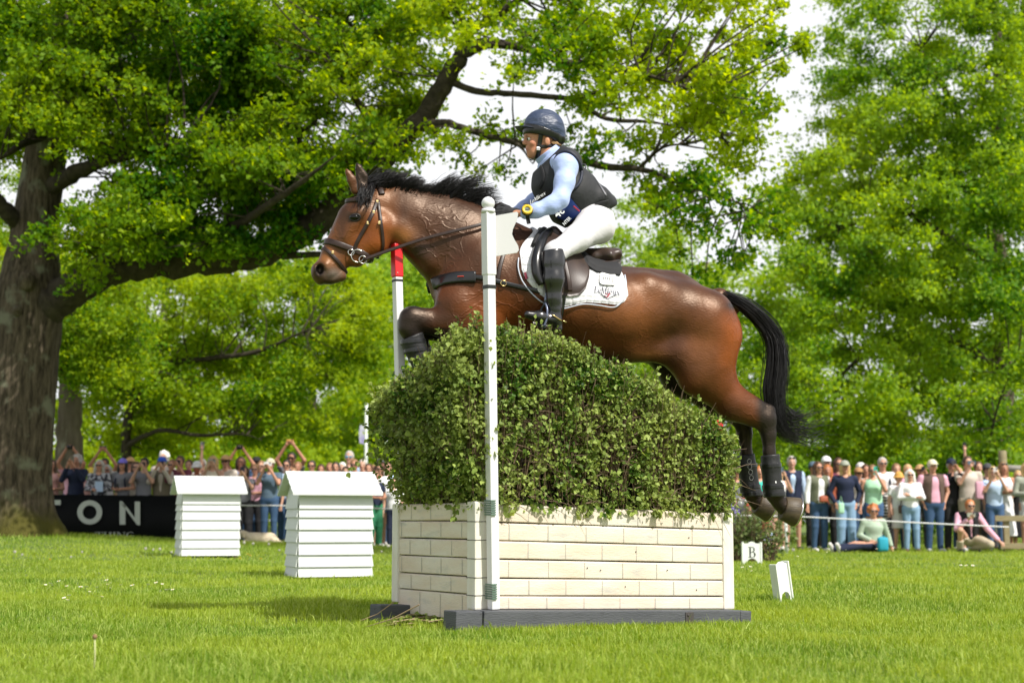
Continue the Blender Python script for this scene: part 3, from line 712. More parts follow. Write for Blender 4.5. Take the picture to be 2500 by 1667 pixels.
fix_normals(fo.build('flag', mat('white_flag_board', (.60, .60, .60), .5), po))
for zc in (.085, .50):
    mb = MB()
    for k in range(7):
        t = MB(); t.box((0, 0, 0), (.030, .066, .0075), 0, .002); mb.add([x_ * (v[0] - .014) + y_ * v[1] + d_ * (v[2] + zc - .03 + k * .0115) for v in t.V], t.F)
    mb.build('clip', M_GRNB, po)
bse = at(983, 1180, 8.48); tp = at(968, 596, 8.48)
po, x_, y_, d_, Ln, bx = pole('white flag pole with red top section rising behind the brush fence', bse, tp, .052, True)
zr = .13 if False else .19
bx('post', 0, Ln - zr, .046, M_PVC); bx('red_sleeve', Ln - zr, Ln, .053, mat('red_plastic', (.62, .014, .018), .35)); bx('black_ring', Ln - zr - .028, Ln - zr - .014, .049, M_BLK, .002)
MB().sphere(-y_ * .027 * 0 + d_ * (Ln - zr + .02) + vec(.004, -.030, 0), .004, 8, 6).build('screw', M_STEEL, po)
fl2 = MB(); V = [at(960, 600, 8.5) - bse, at(948, 603, 8.5) - bse, at(947, 612, 8.5) - bse, at(960, 616, 8.5) - bse]; V += [p + vec(0, .008, 0) for p in V]
fl2.add(V, [(0, 1, 2, 3), (7, 6, 5, 4), (0, 4, 5, 1), (1, 5, 6, 2), (2, 6, 7, 3), (3, 7, 4, 0)]); fix_normals(fl2.build('flag', bpy.data.materials['red_plastic'], po))
# red flag seen just past the right end of the brush
bse = at(1752, 1270, 9.75); tp = at(1752, 1026, 9.75)
po, x_, y_, d_, Ln, bx = pole('red topped flag pole barely showing past the right end of the brush', bse, tp, .05, True)
bx('post', 0, Ln - .12, .044, M_PVC); bx('red_sleeve', Ln - .12, Ln, .052, bpy.data.materials['red_plastic'])
# cuttings on the ground by the near corner
cut = MB(); gg = random.Random(9); lv = []
for i in range(46):
    p = at(gg.uniform(925, 1085), gg.uniform(1502, 1535), 8.0); p[2] = gg.uniform(.01, .05); p[1] = gg.uniform(7.75, 8.5); p[0] = gg.uniform(-.66, -.30)
    an = gg.uniform(-.5, .6); ln = gg.uniform(.1, .3); d = vec(math.cos(an), math.sin(an), gg.uniform(0, .18)); cut.tube([p, p + d * ln * .5 + vec(0, 0, .01), p + d * ln], [.0035, .003, .0015], 4)
    for k in range(34): lv.append((p + d * ln * gg.random(), vec(gg.gauss(0, 1), gg.gauss(0, 1), .2), vec(gg.gauss(0, .5), gg.gauss(0, .5), 1), gg.uniform(.02, .035)))
for (p, q, r) in (((-.74, 7.78, .02), (-.46, 7.62, .14), .0035), ((-.80, 8.1, .03), (-.62, 8.1, .13), .003)): cut.tube([vec(*p), (vec(*p) + vec(*q)) / 2 - vec(0, 0, .015), vec(*q)], [r * .6, r, r], 5)
o = tag(cut.build('cut_twigs', mat('pale_twig', (.30, .22, .13), .8)), 'loose cut twigs and leaves lying in the grass by the fence corner', 'twigs', kind='stuff')
Vv, Ff = leaves_mesh(np.array([s[0] for s in lv]), np.array([s[1] for s in lv]), np.array([s[2] for s in lv]), np.array([s[3] for s in lv]), .8, .1, 'birch')
mesh_obj('fallen_leaves', Vv, Ff, LEAFB, o, kind='stuff')
# ================================================================== the horse
HY = R(14); HP0 = vec(.0486 * 8.8, 8.8, 0)
hex_ = vec(math.cos(HY), math.sin(HY), 0); hey = vec(-math.sin(HY), math.cos(HY), 0)
CAMP = vec(0, 0, HCAM)
def hp(u, v, y=0.0):
    """pixel -> local horse coordinates on the plane y (metres beyond the horse's mid plane)"""
    d = ray(u, v); t = (y + np.dot(HP0 - CAMP, hey)) / np.dot(d, hey)
    p = CAMP + d * t - HP0
    return vec(np.dot(p, hex_), y, p[2])
PX = 1 / 418.0
def hpx(x, z, y=0.0):
    """local point -> pixel"""
    p = HP0 + hex_ * x + hey * y + vec(0, 0, z) - CAMP
    f = p[1] * _c + p[2] * _s; up = -p[1] * _s + p[2] * _c
    return 1250 + FPX * p[0] / f, 833.5 - FPX * up / f

LAT = (0, 1, 0)
def horse_field():
    f = Field((-1.95, -.42, .3), (1.75, .42, 2.6), .011)
    def C(p, q, y1=0, y2=None, k=.05, fl=1.0, op='u'):
        y2 = y1 if y2 is None else y2
        f.cone(hp(p[0], p[1], y1), hp(q[0], q[1], y2), p[2] * PX, q[2] * PX, k, LAT, fl, op)
    # barrel
    st = [(1140, 690, 92, .82), (1215, 702, 122, .82), (1300, 716, 130, .93), (1395, 752, 108, 1.12), (1485, 771, 113, 1.12), (1570, 766, 99, 1.1), (1650, 768, 92, 1.1)]
    for a, b in zip(st[:-1], st[1:]): C(a[:3], b[:3], k=.06, fl=(a[3] + b[3]) / 2)
    C((1290, 600, 26), (1370, 650, 30), k=.12, fl=.9)                                   # withers
    C((1520, 690, 30), (1640, 700, 32), k=.10)                                          # loin
    C((1640, 704, 28), (1742, 742, 22), k=.08)                                          # croup
    for s in (-1, 1):
        ds = 0 if s < 0 else -42
        C((1640, 756, 72), (1718, 782, 74), s * .10, s * .12, k=.05)
        C((1718, 782, 74), (1738, 818, 70), s * .12, s * .12, k=.05)
        C((1738, 818, 70), (1735 + ds * .6, 862, 64), s * .12, s * .135, k=.05, fl=.9)
        C((1706 + ds * .5, 820, 74), (1716 + ds, 900, 62), s * .13, s * .15, k=.06, fl=.8)              # thigh
        C((1722 + ds, 880, 66), (1738 + ds, 925, 56), s * .14, s * .14, k=.05, fl=.72)
        C((1668 + ds, 860, 34), (1690 + ds, 925, 30), s * .17, s * .17, k=.07, fl=.8)              # stifle
        C((1580, 700, 26), (1610, 712, 22), s * .19, s * .19, k=.10)                     # point of hip
        C((1180, 640, 58), (1120, 740, 50), s * .15, s * .15, k=.06, fl=.55)             # shoulder blade
        C((1130, 752, 46), (1172, 790, 42), s * .15, s * .13, k=.05, fl=.75)             # upper arm
        C((1215, 700, 60), (1180, 780, 46), s * .16, s * .14, k=.06, fl=.6)              # triceps
        C((1450, 850, 20), (1640, 868, 16), s * .10, s * .14, k=.12)                     # flank fold
        C((1110, 742, 40), (1150, 800, 38), s * .10, s * .08, k=.06)                     # breast
    C((1245, 800, 52), (1160, 782, 42), k=.07, fl=.8)                                    # brisket
    # neck
    nk = [(1205, 648, 120, .62), (1128, 604, 106, .60), (1082, 582, 88, .58), (1032, 551, 70, .58), (985, 530, 59, .60), (940, 508, 46, .66)]
    for a, b in zip(nk[:-1], nk[1:]): C(a[:3], b[:3], k=.05, fl=(a[3] + b[3]) / 2)
    C((1250, 585, 18), (1090, 508, 15), k=.07, fl=.8); C((1090, 508, 15), (960, 474, 12), k=.06, fl=.8)      # crest
    C((972, 560, 24), (1050, 640, 26), -.045, -.05, k=.05); C((972, 560, 24), (1050, 640, 26), .045, .05, k=.05)
    # head
    C((912, 500, 40), (886, 532, 49), k=.03, fl=.80)
    C((886, 532, 49), (862, 578, 44), k=.03, fl=.72)
    C((862, 578, 44), (836, 612, 35), k=.03, fl=.60)
    C((836, 612, 35), (812, 642, 28), k=.03, fl=.62)
    C((812, 642, 28), (795, 664, 27), k=.03, fl=.80)
    C((795, 664, 27), (786, 668, 24), k=.02, fl=.9)
    C((848, 528, 22), (800, 622, 13), k=.03, fl=1.3)                                     # nose bone
    C((780, 665, 17), (786, 680, 15), k=.02, fl=1.5)                                     # upper lip
    C((812, 676, 17), (832, 674, 14), k=.02, fl=1.3)                                     # chin
    C((790, 652, 20), (776, 656, 13), k=.02, fl=1.5)
    for s in (-1, 1):
        C((926, 556, 44), (914, 590, 36), s * .035, s * .035, k=.025, fl=.85)            # jowl
        C((914, 590, 30), (872, 634, 17), s * .028, s * .02, k=.03)                      # jaw bar
        C((872, 524, 18), (884, 516, 15), s * .078, s * .078, k=.025, fl=.8)             # brow
        C((862, 548, 11), (836, 590, 8), s * .068, s * .055, k=.025)                     # cheek ridge
        f.ell(hp(781, 657, s * .048), (.021, .034, .031), k=.006, op='sub')              # nostril
        f.ell(hp(867, 531, s * .108), (.024, .018, .016), k=.008, op='sub')
        # ears
        if s < 0: e = [(885, 462, 14), (884, 432, 14), (876, 410, 9), (871, 398, 3)]
        else: e = [(868, 466, 12), (860, 440, 12), (850, 422, 7), (844, 412, 3)]
        for a, b in zip(e[:-1], e[1:]): C(a, b, s * .055, s * .058, k=.012, fl=.62)
        ec = [(886, 440, 9), (878, 414, 4)] if s < 0 else [(856, 440, 8), (847, 420, 3)]
        C(ec[0], ec[1], s * .078, s * .076, k=.008, fl=.6, op='sub')
    f.cone(hp(792, 694, -.08), hp(792, 694, .08), .006, .006, .006, op='sub')
    [f.cone(hp(796, 690, q * .052), hp(840, 662, q * .046), .010, .006, .006, op='sub') for q in (-1, 1)]
    # fore legs, both tucked
    for s, du, dv in ((-1, 0, 0), (1, 14, 16)):
        y = s * .13
        C((1172, 790 + dv, 48), (1100 + du, 790 + dv, 38), y, y, k=.05, fl=.85)
        C((1100 + du, 790 + dv, 38), (1035 + du, 785 + dv, 28), y, y, k=.03, fl=.85)
        C((1035 + du, 782 + dv, 28), (1006 + du, 779 + dv, 29), y, y, k=.025, fl=.85)
        C((1006 + du, 779 + dv, 29), (1000 + du, 800 + dv, 27), y, y, k=.02, fl=.85)
        C((1002 + du, 805 + dv, 22), (1012 + du, 842 + dv, 17), y, y, k=.02)
        C((1012 + du, 842 + dv, 15), (1034 + du, 884 + dv, 15), y, y, k=.015)
        C((1034 + du, 884 + dv, 20), (1040 + du, 894 + dv, 19), y, y, k=.02)
        C((1042 + du, 894 + dv, 15), (1072 + du, 892 + dv, 17), y, y, k=.015)
    # hind legs
    for s in (-1, 1):
        y = s * .14
        if s < 0:
            g = [(1745, 935, 52), (1790, 985, 40), (1835, 1005, 30), (1866, 1024, 28)]
            hock = (1880, 1000, 13); ca = [(1868, 1024, 28), (1876, 1058, 19), (1878, 1105, 15), (1884, 1180, 15)]
            ft = [(1884, 1180, 15), (1891, 1206, 21), (1902, 1226, 17), (1915, 1238, 21)]
        else:
            g = [(1700, 925, 52), (1742, 972, 38), (1792, 1000, 30), (1812, 1018, 27)]
            hock = (1822, 995, 12); ca = [(1812, 1018, 27), (1818, 1058, 19), (1822, 1108, 15), (1832, 1184, 15)]
            ft = [(1832, 1184, 15), (1838, 1206, 21), (1844, 1222, 17), (1853, 1230, 21)]
        for a, b in zip(g[:-1], g[1:]): C(a, b, y, y, k=.04, fl=.72)
        C((1795, 955, 14), (hock[0], hock[1], 9), y, y, k=.025)                          # tendon above the hock
        C(hock, (hock[0] - 6, hock[1] + 26, 18), y, y, k=.02, fl=.8)
        for a, b in zip(ca[:-1], ca[1:]): C(a, b, y, y, k=.02, fl=.85)
        for a, b in zip(ft[:-1], ft[1:]): C(a, b, y, y, k=.018)
    C((1758, 722, 20), (1795, 748, 17), k=.04)                                           # dock
    return f
hf = horse_field()
HV, HF = hf.surf(smooth=2)
horse = empty('horse', tuple(HP0), HY, label='bay horse in mid jump over the brush fence, rider on its back', cat='horse')
# ---- coat colours by anatomy, with dark shading patterns painted into them
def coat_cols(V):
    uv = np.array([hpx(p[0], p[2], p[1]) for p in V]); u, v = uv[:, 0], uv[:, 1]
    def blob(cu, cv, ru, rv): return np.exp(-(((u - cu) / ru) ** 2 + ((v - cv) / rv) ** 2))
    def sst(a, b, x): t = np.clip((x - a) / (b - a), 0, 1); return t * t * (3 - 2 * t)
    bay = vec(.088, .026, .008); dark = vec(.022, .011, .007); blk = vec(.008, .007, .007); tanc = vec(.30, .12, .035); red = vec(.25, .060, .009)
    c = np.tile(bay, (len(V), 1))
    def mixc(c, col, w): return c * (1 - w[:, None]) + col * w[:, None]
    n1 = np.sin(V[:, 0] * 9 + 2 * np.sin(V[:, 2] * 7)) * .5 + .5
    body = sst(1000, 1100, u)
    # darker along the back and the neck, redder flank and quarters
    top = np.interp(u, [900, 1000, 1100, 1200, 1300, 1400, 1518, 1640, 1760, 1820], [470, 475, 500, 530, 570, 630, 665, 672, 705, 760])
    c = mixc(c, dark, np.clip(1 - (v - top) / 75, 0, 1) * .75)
    c = mixc(c, dark, blob(1090, 590, 130, 90) * .8); c = mixc(c, blk, blob(1015, 610, 46, 26) * .8); c = mixc(c, blk, blob(985, 520, 14, 40) * .35)  # dark shading of the neck and its underside, put into the coat colour
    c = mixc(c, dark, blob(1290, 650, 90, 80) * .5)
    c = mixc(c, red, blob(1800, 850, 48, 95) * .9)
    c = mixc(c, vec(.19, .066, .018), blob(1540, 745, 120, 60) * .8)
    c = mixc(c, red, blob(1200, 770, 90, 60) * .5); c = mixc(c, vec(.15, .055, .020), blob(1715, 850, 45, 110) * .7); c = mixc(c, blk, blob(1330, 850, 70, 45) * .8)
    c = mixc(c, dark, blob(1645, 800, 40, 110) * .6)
    c = mixc(c, blk, blob(1470, 885, 150, 26) * .8)  # shade under the belly painted black
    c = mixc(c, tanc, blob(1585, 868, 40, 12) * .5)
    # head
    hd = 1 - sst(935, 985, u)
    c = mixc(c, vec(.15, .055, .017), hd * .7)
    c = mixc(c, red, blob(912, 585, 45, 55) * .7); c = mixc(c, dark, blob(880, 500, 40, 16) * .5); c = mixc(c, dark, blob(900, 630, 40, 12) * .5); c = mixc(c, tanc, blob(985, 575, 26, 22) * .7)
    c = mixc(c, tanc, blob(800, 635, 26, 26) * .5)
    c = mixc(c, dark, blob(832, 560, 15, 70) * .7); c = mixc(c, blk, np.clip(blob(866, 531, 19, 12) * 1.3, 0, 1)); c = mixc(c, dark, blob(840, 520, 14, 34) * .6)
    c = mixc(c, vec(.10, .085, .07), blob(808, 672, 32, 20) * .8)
    c = mixc(c, blk, np.clip(blob(779, 660, 16, 20) * 1.4, 0, 1)); c = mixc(c, blk, blob(800, 692, 24, 7) * .9); c = mixc(c, vec(.20, .17, .14), blob(815, 668, 14, 12) * .5)  # darkness of the nostril opening and mouth line painted in
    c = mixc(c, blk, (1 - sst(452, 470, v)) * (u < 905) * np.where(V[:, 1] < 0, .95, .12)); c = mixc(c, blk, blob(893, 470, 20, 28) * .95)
    # black points, and the far thigh's shade painted in black
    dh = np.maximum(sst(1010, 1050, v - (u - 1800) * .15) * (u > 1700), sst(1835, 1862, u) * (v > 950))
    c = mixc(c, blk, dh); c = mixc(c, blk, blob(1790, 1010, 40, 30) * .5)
    c = mixc(c, blk, (V[:, 1] > .0) * (u > 1500) * (v > 858) * .95)  # far hind thigh blackened to carry its shade
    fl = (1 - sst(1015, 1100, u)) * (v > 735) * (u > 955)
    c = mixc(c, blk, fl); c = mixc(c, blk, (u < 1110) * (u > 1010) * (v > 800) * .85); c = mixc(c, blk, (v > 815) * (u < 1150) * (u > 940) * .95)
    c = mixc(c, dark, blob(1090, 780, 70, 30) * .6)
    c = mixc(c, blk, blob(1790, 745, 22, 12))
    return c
m, nt_, b_ = new_mat('coat')
a_ = nt_.nodes.new('ShaderNodeAttribute'); a_.attribute_name = 'Col'
b_.inputs['Roughness'].default_value = .42; b_.inputs['Specular IOR Level'].default_value = .46
b_.inputs['Coat Weight'].default_value = .08; b_.inputs['Coat Roughness'].default_value = .30; b_.inputs['Coat IOR'].default_value = 1.4
b_.inputs['Sheen Weight'].default_value = 0; b_.inputs['Specular Tint'].default_value = (1, .74, .55, 1)
tc_ = nt_.nodes.new('ShaderNodeTexCoord')
nz_ = nt_.nodes.new('ShaderNodeTexNoise'); nz_.inputs['Scale'].default_value = 5; nz_.inputs['Detail'].default_value = 6
mpc = nt_.nodes.new('ShaderNodeMapping'); L(nt_, tc_.outputs['Object'], mpc.inputs['Vector'])
L(nt_, mpc.outputs['Vector'], nz_.inputs['Vector'])
mr_ = nt_.nodes.new('ShaderNodeMapRange'); mr_.inputs['From Min'].default_value = .3; mr_.inputs['From Max'].default_value = .7; mr_.inputs['To Min'].default_value = .62; mr_.inputs['To Max'].default_value = 1.35
L(nt_, nz_.outputs['Fac'], mr_.inputs['Value'])
vm_ = nt_.nodes.new('ShaderNodeVectorMath'); vm_.operation = 'SCALE'; L(nt_, a_.outputs['Color'], vm_.inputs[0]); L(nt_, mr_.outputs['Result'], vm_.inputs['Scale'])
L(nt_, vm_.outputs['Vector'], b_.inputs['Base Color'])
# short hair and raised veins
fine = nt_.nodes.new('ShaderNodeTexNoise'); fine.inputs['Scale'].default_value = 160; fine.inputs['Detail'].default_value = 2
mpf = nt_.nodes.new('ShaderNodeMapping'); mpf.inputs['Scale'].default_value = (.35, 1, 1); L(nt_, tc_.outputs['Object'], mpf.inputs['Vector']); L(nt_, mpf.outputs['Vector'], fine.inputs['Vector'])
dn = nt_.nodes.new('ShaderNodeTexNoise'); dn.inputs['Scale'].default_value = 4; dn.inputs['Detail'].default_value = 3; L(nt_, tc_.outputs['Object'], dn.inputs['Vector'])
dm = nt_.nodes.new('ShaderNodeVectorMath'); dm.operation = 'MULTIPLY_ADD'; dm.inputs[1].default_value = (.55, .55, .55)
L(nt_, dn.outputs['Color'], dm.inputs[0]); L(nt_, tc_.outputs['Object'], dm.inputs[2])
vo = nt_.nodes.new('ShaderNodeTexVoronoi'); vo.feature = 'DISTANCE_TO_EDGE'; vo.inputs['Scale'].default_value = 6.5; L(nt_, dm.outputs['Vector'], vo.inputs['Vector'])
vr = nt_.nodes.new('ShaderNodeMapRange'); vr.inputs['From Min'].default_value = 0; vr.inputs['From Max'].default_value = .085; vr.inputs['To Min'].default_value = 1; vr.inputs['To Max'].default_value = 0; vr.interpolation_type = 'SMOOTHSTEP'
L(nt_, vo.outputs['Distance'], vr.inputs['Value'])
mk = nt_.nodes.new('ShaderNodeTexNoise'); mk.inputs['Scale'].default_value = 2.3; L(nt_, tc_.outputs['Object'], mk.inputs['Vector'])
mkr = nt_.nodes.new('ShaderNodeMapRange'); mkr.inputs['From Min'].default_value = .44; mkr.inputs['From Max'].default_value = .72; L(nt_, mk.outputs['Fac'], mkr.inputs['Value'])
vmul = nt_.nodes.new('ShaderNodeMath'); vmul.operation = 'MULTIPLY'; L(nt_, vr.outputs['Result'], vmul.inputs[0]); L(nt_, mkr.outputs['Result'], vmul.inputs[1])
bu1 = nt_.nodes.new('ShaderNodeBump'); bu1.inputs['Strength'].default_value = .4; bu1.inputs['Distance'].default_value = .007; L(nt_, vmul.outputs['Value'], bu1.inputs['Height'])
bu2 = nt_.nodes.new('ShaderNodeBump'); bu2.inputs['Strength'].default_value = .42; bu2.inputs['Distance'].default_value = .004; L(nt_, fine.outputs['Fac'], bu2.inputs['Height']); L(nt_, bu1.outputs['Normal'], bu2.inputs['Normal'])
mus = nt_.nodes.new('ShaderNodeTexNoise'); mus.inputs['Scale'].default_value = 7; mus.inputs['Detail'].default_value = 2; L(nt_, tc_.outputs['Object'], mus.inputs['Vector'])
bu3 = nt_.nodes.new('ShaderNodeBump'); bu3.inputs['Strength'].default_value = .25; bu3.inputs['Distance'].default_value = .03; L(nt_, mus.outputs['Fac'], bu3.inputs['Height']); L(nt_, bu2.outputs['Normal'], bu3.inputs['Normal'])
L(nt_, bu3.outputs['Normal'], b_.inputs['Normal']); L(nt_, bu3.outputs['Normal'], b_.inputs['Coat Normal'])
M_COAT = m
HORSE_BVH = BVHTree.FromPolygons([tuple(v) for v in HV], [tuple(int(i) for i in f) for f in HF])
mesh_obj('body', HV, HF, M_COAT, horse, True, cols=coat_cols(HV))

def surf_pt(u, v, side=-1, off=0.0, bvh=None, y0=.9, guess=-.15):
    """the skin under pixel (u,v) as seen from the near side (or its mirror image on the far side)"""
    bvh = bvh or HORSE_BVH
    q = hp(u, v, guess)
    for _ in range(3):
        h = bvh.ray_cast(Vector((q[0], -y0, q[2])), Vector((0, 1, 0)))
        if h[0] is None: return None
        q = hp(u, v, h[0][1])
    p = vec(*h[0]) + vec(*h[1]) * off
    if side > 0: p = vec(p[0], -p[1], p[2])
    return p
def near_pt(x, z, side=-1, off=0.0, bvh=None):
    h = (bvh or HORSE_BVH).ray_cast(Vector((x, side * .9, z)), Vector((0, -side, 0)))
    return None if h[0] is None else vec(*h[0]) + vec(*h[1]) * off
def smooth_path(pts, n):
    pts = [np.asarray(p, float) for p in pts]; out = []
    P = [2 * pts[0] - pts[1]] + pts + [2 * pts[-1] - pts[-2]]
    for i in range(1, len(P) - 2):
        for j in range(n):
            t = j / n
            out.append(.5 * ((2 * P[i]) + (-P[i - 1] + P[i + 1]) * t + (2 * P[i - 1] - 5 * P[i] + 4 * P[i + 1] - P[i + 2]) * t * t + (-P[i - 1] + 3 * P[i] - 3 * P[i + 1] + P[i + 2]) * t ** 3))
    out.append(P[-2]); return out
def ribbon(mb, pts, nrm, w, th):
    """flat strap with thickness along pts; nrm = outward normals"""
    m_ = len(pts); V = []
    if not hasattr(w, '__len__'): w = [w] * m_
    for i in range(m_):
        t = pts[min(i + 1, m_ - 1)] - pts[max(i - 1, 0)]; t = t / (np.linalg.norm(t) + 1e-9)
        n = nrm[i] - t * np.dot(nrm[i], t); n = n / (np.linalg.norm(n) + 1e-9); s_ = np.cross(t, n)
        for a, b in ((-1, -1), (-1, .5), (-.6, 1), (.6, 1), (1, .5), (1, -1)):
            V.append(pts[i] + s_ * a * w[i] / 2 + n * (b * th / 2 + th / 2))
    F = []
    for i in range(m_ - 1):
        for k in range(6):
            k2 = (k + 1) % 6; F.append((i * 6 + k, (i + 1) * 6 + k, (i + 1) * 6 + k2, i * 6 + k2))
    F.append(tuple(range(6))); F.append(tuple((m_ - 1) * 6 + k for k in range(5, -1, -1)))
    mb.add(V, F)
def strap(mb, px, w, th=.004, sides=(-1, 1), off=.002, bvh=None, n=6):
    """strap lying on the skin along the pixel path px, mirrored to the far side too"""
    path = smooth_path([vec(*p) for p in px], n)
    for s in sides:
        P, N = [], []
        for q in path:
            a = surf_pt(q[0], q[1], -1, 0, bvh)
            if a is None: continue
            h = (bvh or HORSE_BVH).find_nearest(Vector(tuple(a))); nn = vec(*h[1])
            a = a + nn * off
            if s > 0: a = vec(a[0], -a[1], a[2]); nn = vec(nn[0], -nn[1], nn[2])
            P.append(a); N.append(nn)
        if len(P) > 2:
            for _ in range(2):
                N = [N[0]] + [(N[i - 1] + N[i] * 2 + N[i + 1]) / 4 for i in range(1, len(N) - 1)] + [N[-1]]
                P = [P[0]] + [(P[i - 1] + P[i] * 2 + P[i + 1]) / 4 for i in range(1, len(P) - 1)] + [P[-1]]
            ribbon(mb, P, N, w, th)
def ring_strap(mb, pf, pb, w, th=.005, arc=(0, 2 * math.pi), n=40, off=.002, bvh=None, y0=0.0, rmax=.8):
    """closed strap round head, leg or barrel in the plane through pixels pf-pb and the sideways axis"""
    bvh = bvh or HORSE_BVH
    a, b = hp(*pf, y0), hp(*pb, y0); c = (a + b) / 2; e = (a - b) / np.linalg.norm(a - b); P, N = [], []
    full = abs(arc[1] - arc[0] - 2 * math.pi) < 1e-6
    for i in range(n + 1):
        t = arc[0] + (arc[1] - arc[0]) * i / n
        d = e * math.cos(t) + vec(0, -1, 0) * math.sin(t)
        h = bvh.ray_cast(Vector(tuple(c)), Vector(tuple(d)))
        if h[0] is None: continue
        r = np.linalg.norm(vec(*h[0]) - c)
        P.append(c + d * (min(r, rmax) + off)); N.append(d)
    for _ in range(2):
        if full:
            P = P[:-1]; P = [(P[i - 1] + 2 * P[i] + P[(i + 1) % len(P)]) / 4 for i in range(len(P))]; P.append(P[0])
        else: P = [P[0]] + [(P[i - 1] + P[i] * 2 + P[i + 1]) / 4 for i in range(1, len(P) - 1)] + [P[-1]]
    ribbon(mb, P, N, w, th); return P
M_LEATH = mat('dark_brown_leather', (.020, .010, .007), .42, spec=.4, var=(30, (.035, .018, .012), .2), bump=(220, .15, .002))
M_LEATHB = mat('black_leather', (.010, .010, .011), .28, spec=.6, bump=(90, .12, .003))
M_EYE = mat('dark_eye', (.004, .003, .002), .12, spec=.4)
M_HOOF = mat('hoof_horn', (.028, .020, .014), .55, var=(14, (.10, .072, .038), .25), bump=(60, .4, .004), stretch=(1, 1, 3))
M_HAIRB = mat('black_hair', (.009, .008, .008), .42, spec=.35)

# ---- eyes
for s in (-1, 1):
    p = surf_pt(867, 531, s, -.005); MB().sphere(p, .029, 18, 12, (1.10, .75, .78)).build('eye', M_EYE, horse, True)
    mb = MB(); P = [surf_pt(867 + 12 * math.cos(a) + 1.5 * math.sin(a), 531 - 8 * math.sin(a), s, .000) for a in np.linspace(0, 2 * math.pi, 25)]; mb.tube(P, .0065, 6, False); mb.build('eyelid', mat('eyelid', (.018, .012, .010), .5) if s < 0 else bpy.data.materials['eyelid'], horse, True)
# ---- hooves with shoes
def hoof(cu, cv, su, sv, y, r0, r1):
    a, b = hp(cu, cv, y), hp(su, sv, y); ax = (b - a) / np.linalg.norm(b - a)
    w = vec(0, 1, 0); q = np.cross(ax, w); mb = MB(); V = []; n = 24
    for (t, r) in ((-.06, r0 * .9), (0, r0), (.5, (r0 + r1) / 2), (.96, r1), (1.0, r1 * .97)):
        for k in range(n):
            an = 2 * math.pi * k / n; V.append(a + (b - a) * t + r * (math.cos(an) * q * 1.08 + math.sin(an) * w * .95))
    F = [(i * n + k, i * n + (k + 1) % n, (i + 1) * n + (k + 1) % n, (i + 1) * n + k) for i in range(4) for k in range(n)]
    F += [tuple(range(n - 1, -1, -1)), tuple(4 * n + k for k in range(n))]
    o = mesh_obj('hoof', mb.add(V, F).V, mb.F, M_HOOF, horse, True); fix_normals(o)
    sh = MB(); P = []
    for k in range(21):
        an = math.pi * (.16 + 1.68 * k / 20) ; P.append(b + ax * .004 + r1 * .93 * (-math.cos(an) * -q * 1.08 + math.sin(an) * w * .95))
    sh.tube(P, .0065, 6); sh.build('horseshoe', M_STEEL, o, True)
hoof(1912, 1240, 1944, 1250, -.14, 27 * PX, 34 * PX)
hoof(1850, 1228, 1881, 1242, .14, 26 * PX, 32 * PX)
hoof(1080, 893, 1108, 900, -.13, 22 * PX, 27 * PX); hoof(1096, 908, 1122, 914, .13, 22 * PX, 27 * PX)

# ---- boots on the legs: shell over the cannon
M_BOOT = mat('black_boot_shell', (.012, .012, .013), .5, bump=(70, .35, .004))
M_WHITE = mat('white_print', (.75, .75, .75), .6)
def boot(px, y):
    f = Field((-1.95, -.4, .2), (1.9, .4, 2.6), .009) if False else None
    pts = [(hp(u, v, y), r * PX) for u, v, r in px]
    P = np.array([p for p, r in pts]); lo = P.min(0) - .09; hi = P.max(0) + .09
    f = Field(lo, hi, .006); f.chain(pts, .015)
    d = (P[-1] - P[0]) / np.linalg.norm(P[-1] - P[0])
    f.plane(P[-1] - d * .004, d); f.plane(P[0] + d * .004, -d)
    V, F = f.surf(1); o = mesh_obj('leg_boot', V, F, M_BOOT, horse, True)
    bv = BVHTree.FromPolygons([tuple(v) for v in V], [tuple(int(i) for i in q) for q in F])
    return o, bv, P, d
BOOTS = []
for px, y in (([(1880, 1108, 21), (1882, 1140, 21), (1888, 1196, 22), (1892, 1214, 25)], -.14), ([(1820, 1108, 20), (1824, 1140, 21), (1832, 1196, 22), (1838, 1212, 24)], .14),
              ([(1004, 820, 27), (1012, 845, 24), (1034, 890, 24)], -.13), ([(1018, 836, 26), (1028, 862, 23), (1048, 904, 24)], .13)):
    o, bv, P, d = boot([(q[0], q[1], q[2] + 2.5) for q in px], y); BOOTS.append((o, bv, px, y))
    mb = MB()
    for t in (.3, .62, .86):
        i = t * (len(px) - 1); j = int(i); w_ = i - j; c = (vec(*px[j][:2]) * (1 - w_) + vec(*px[min(j + 1, len(px) - 1)][:2]) * w_)
        ring_strap(mb, (c[0] + 20, c[1] - 1), (c[0] - 20, c[1] + 1), .026, .003, bvh=bv, y0=y, off=.001, rmax=.09)
    mb.build('boot_strap', M_LEATHB, o)
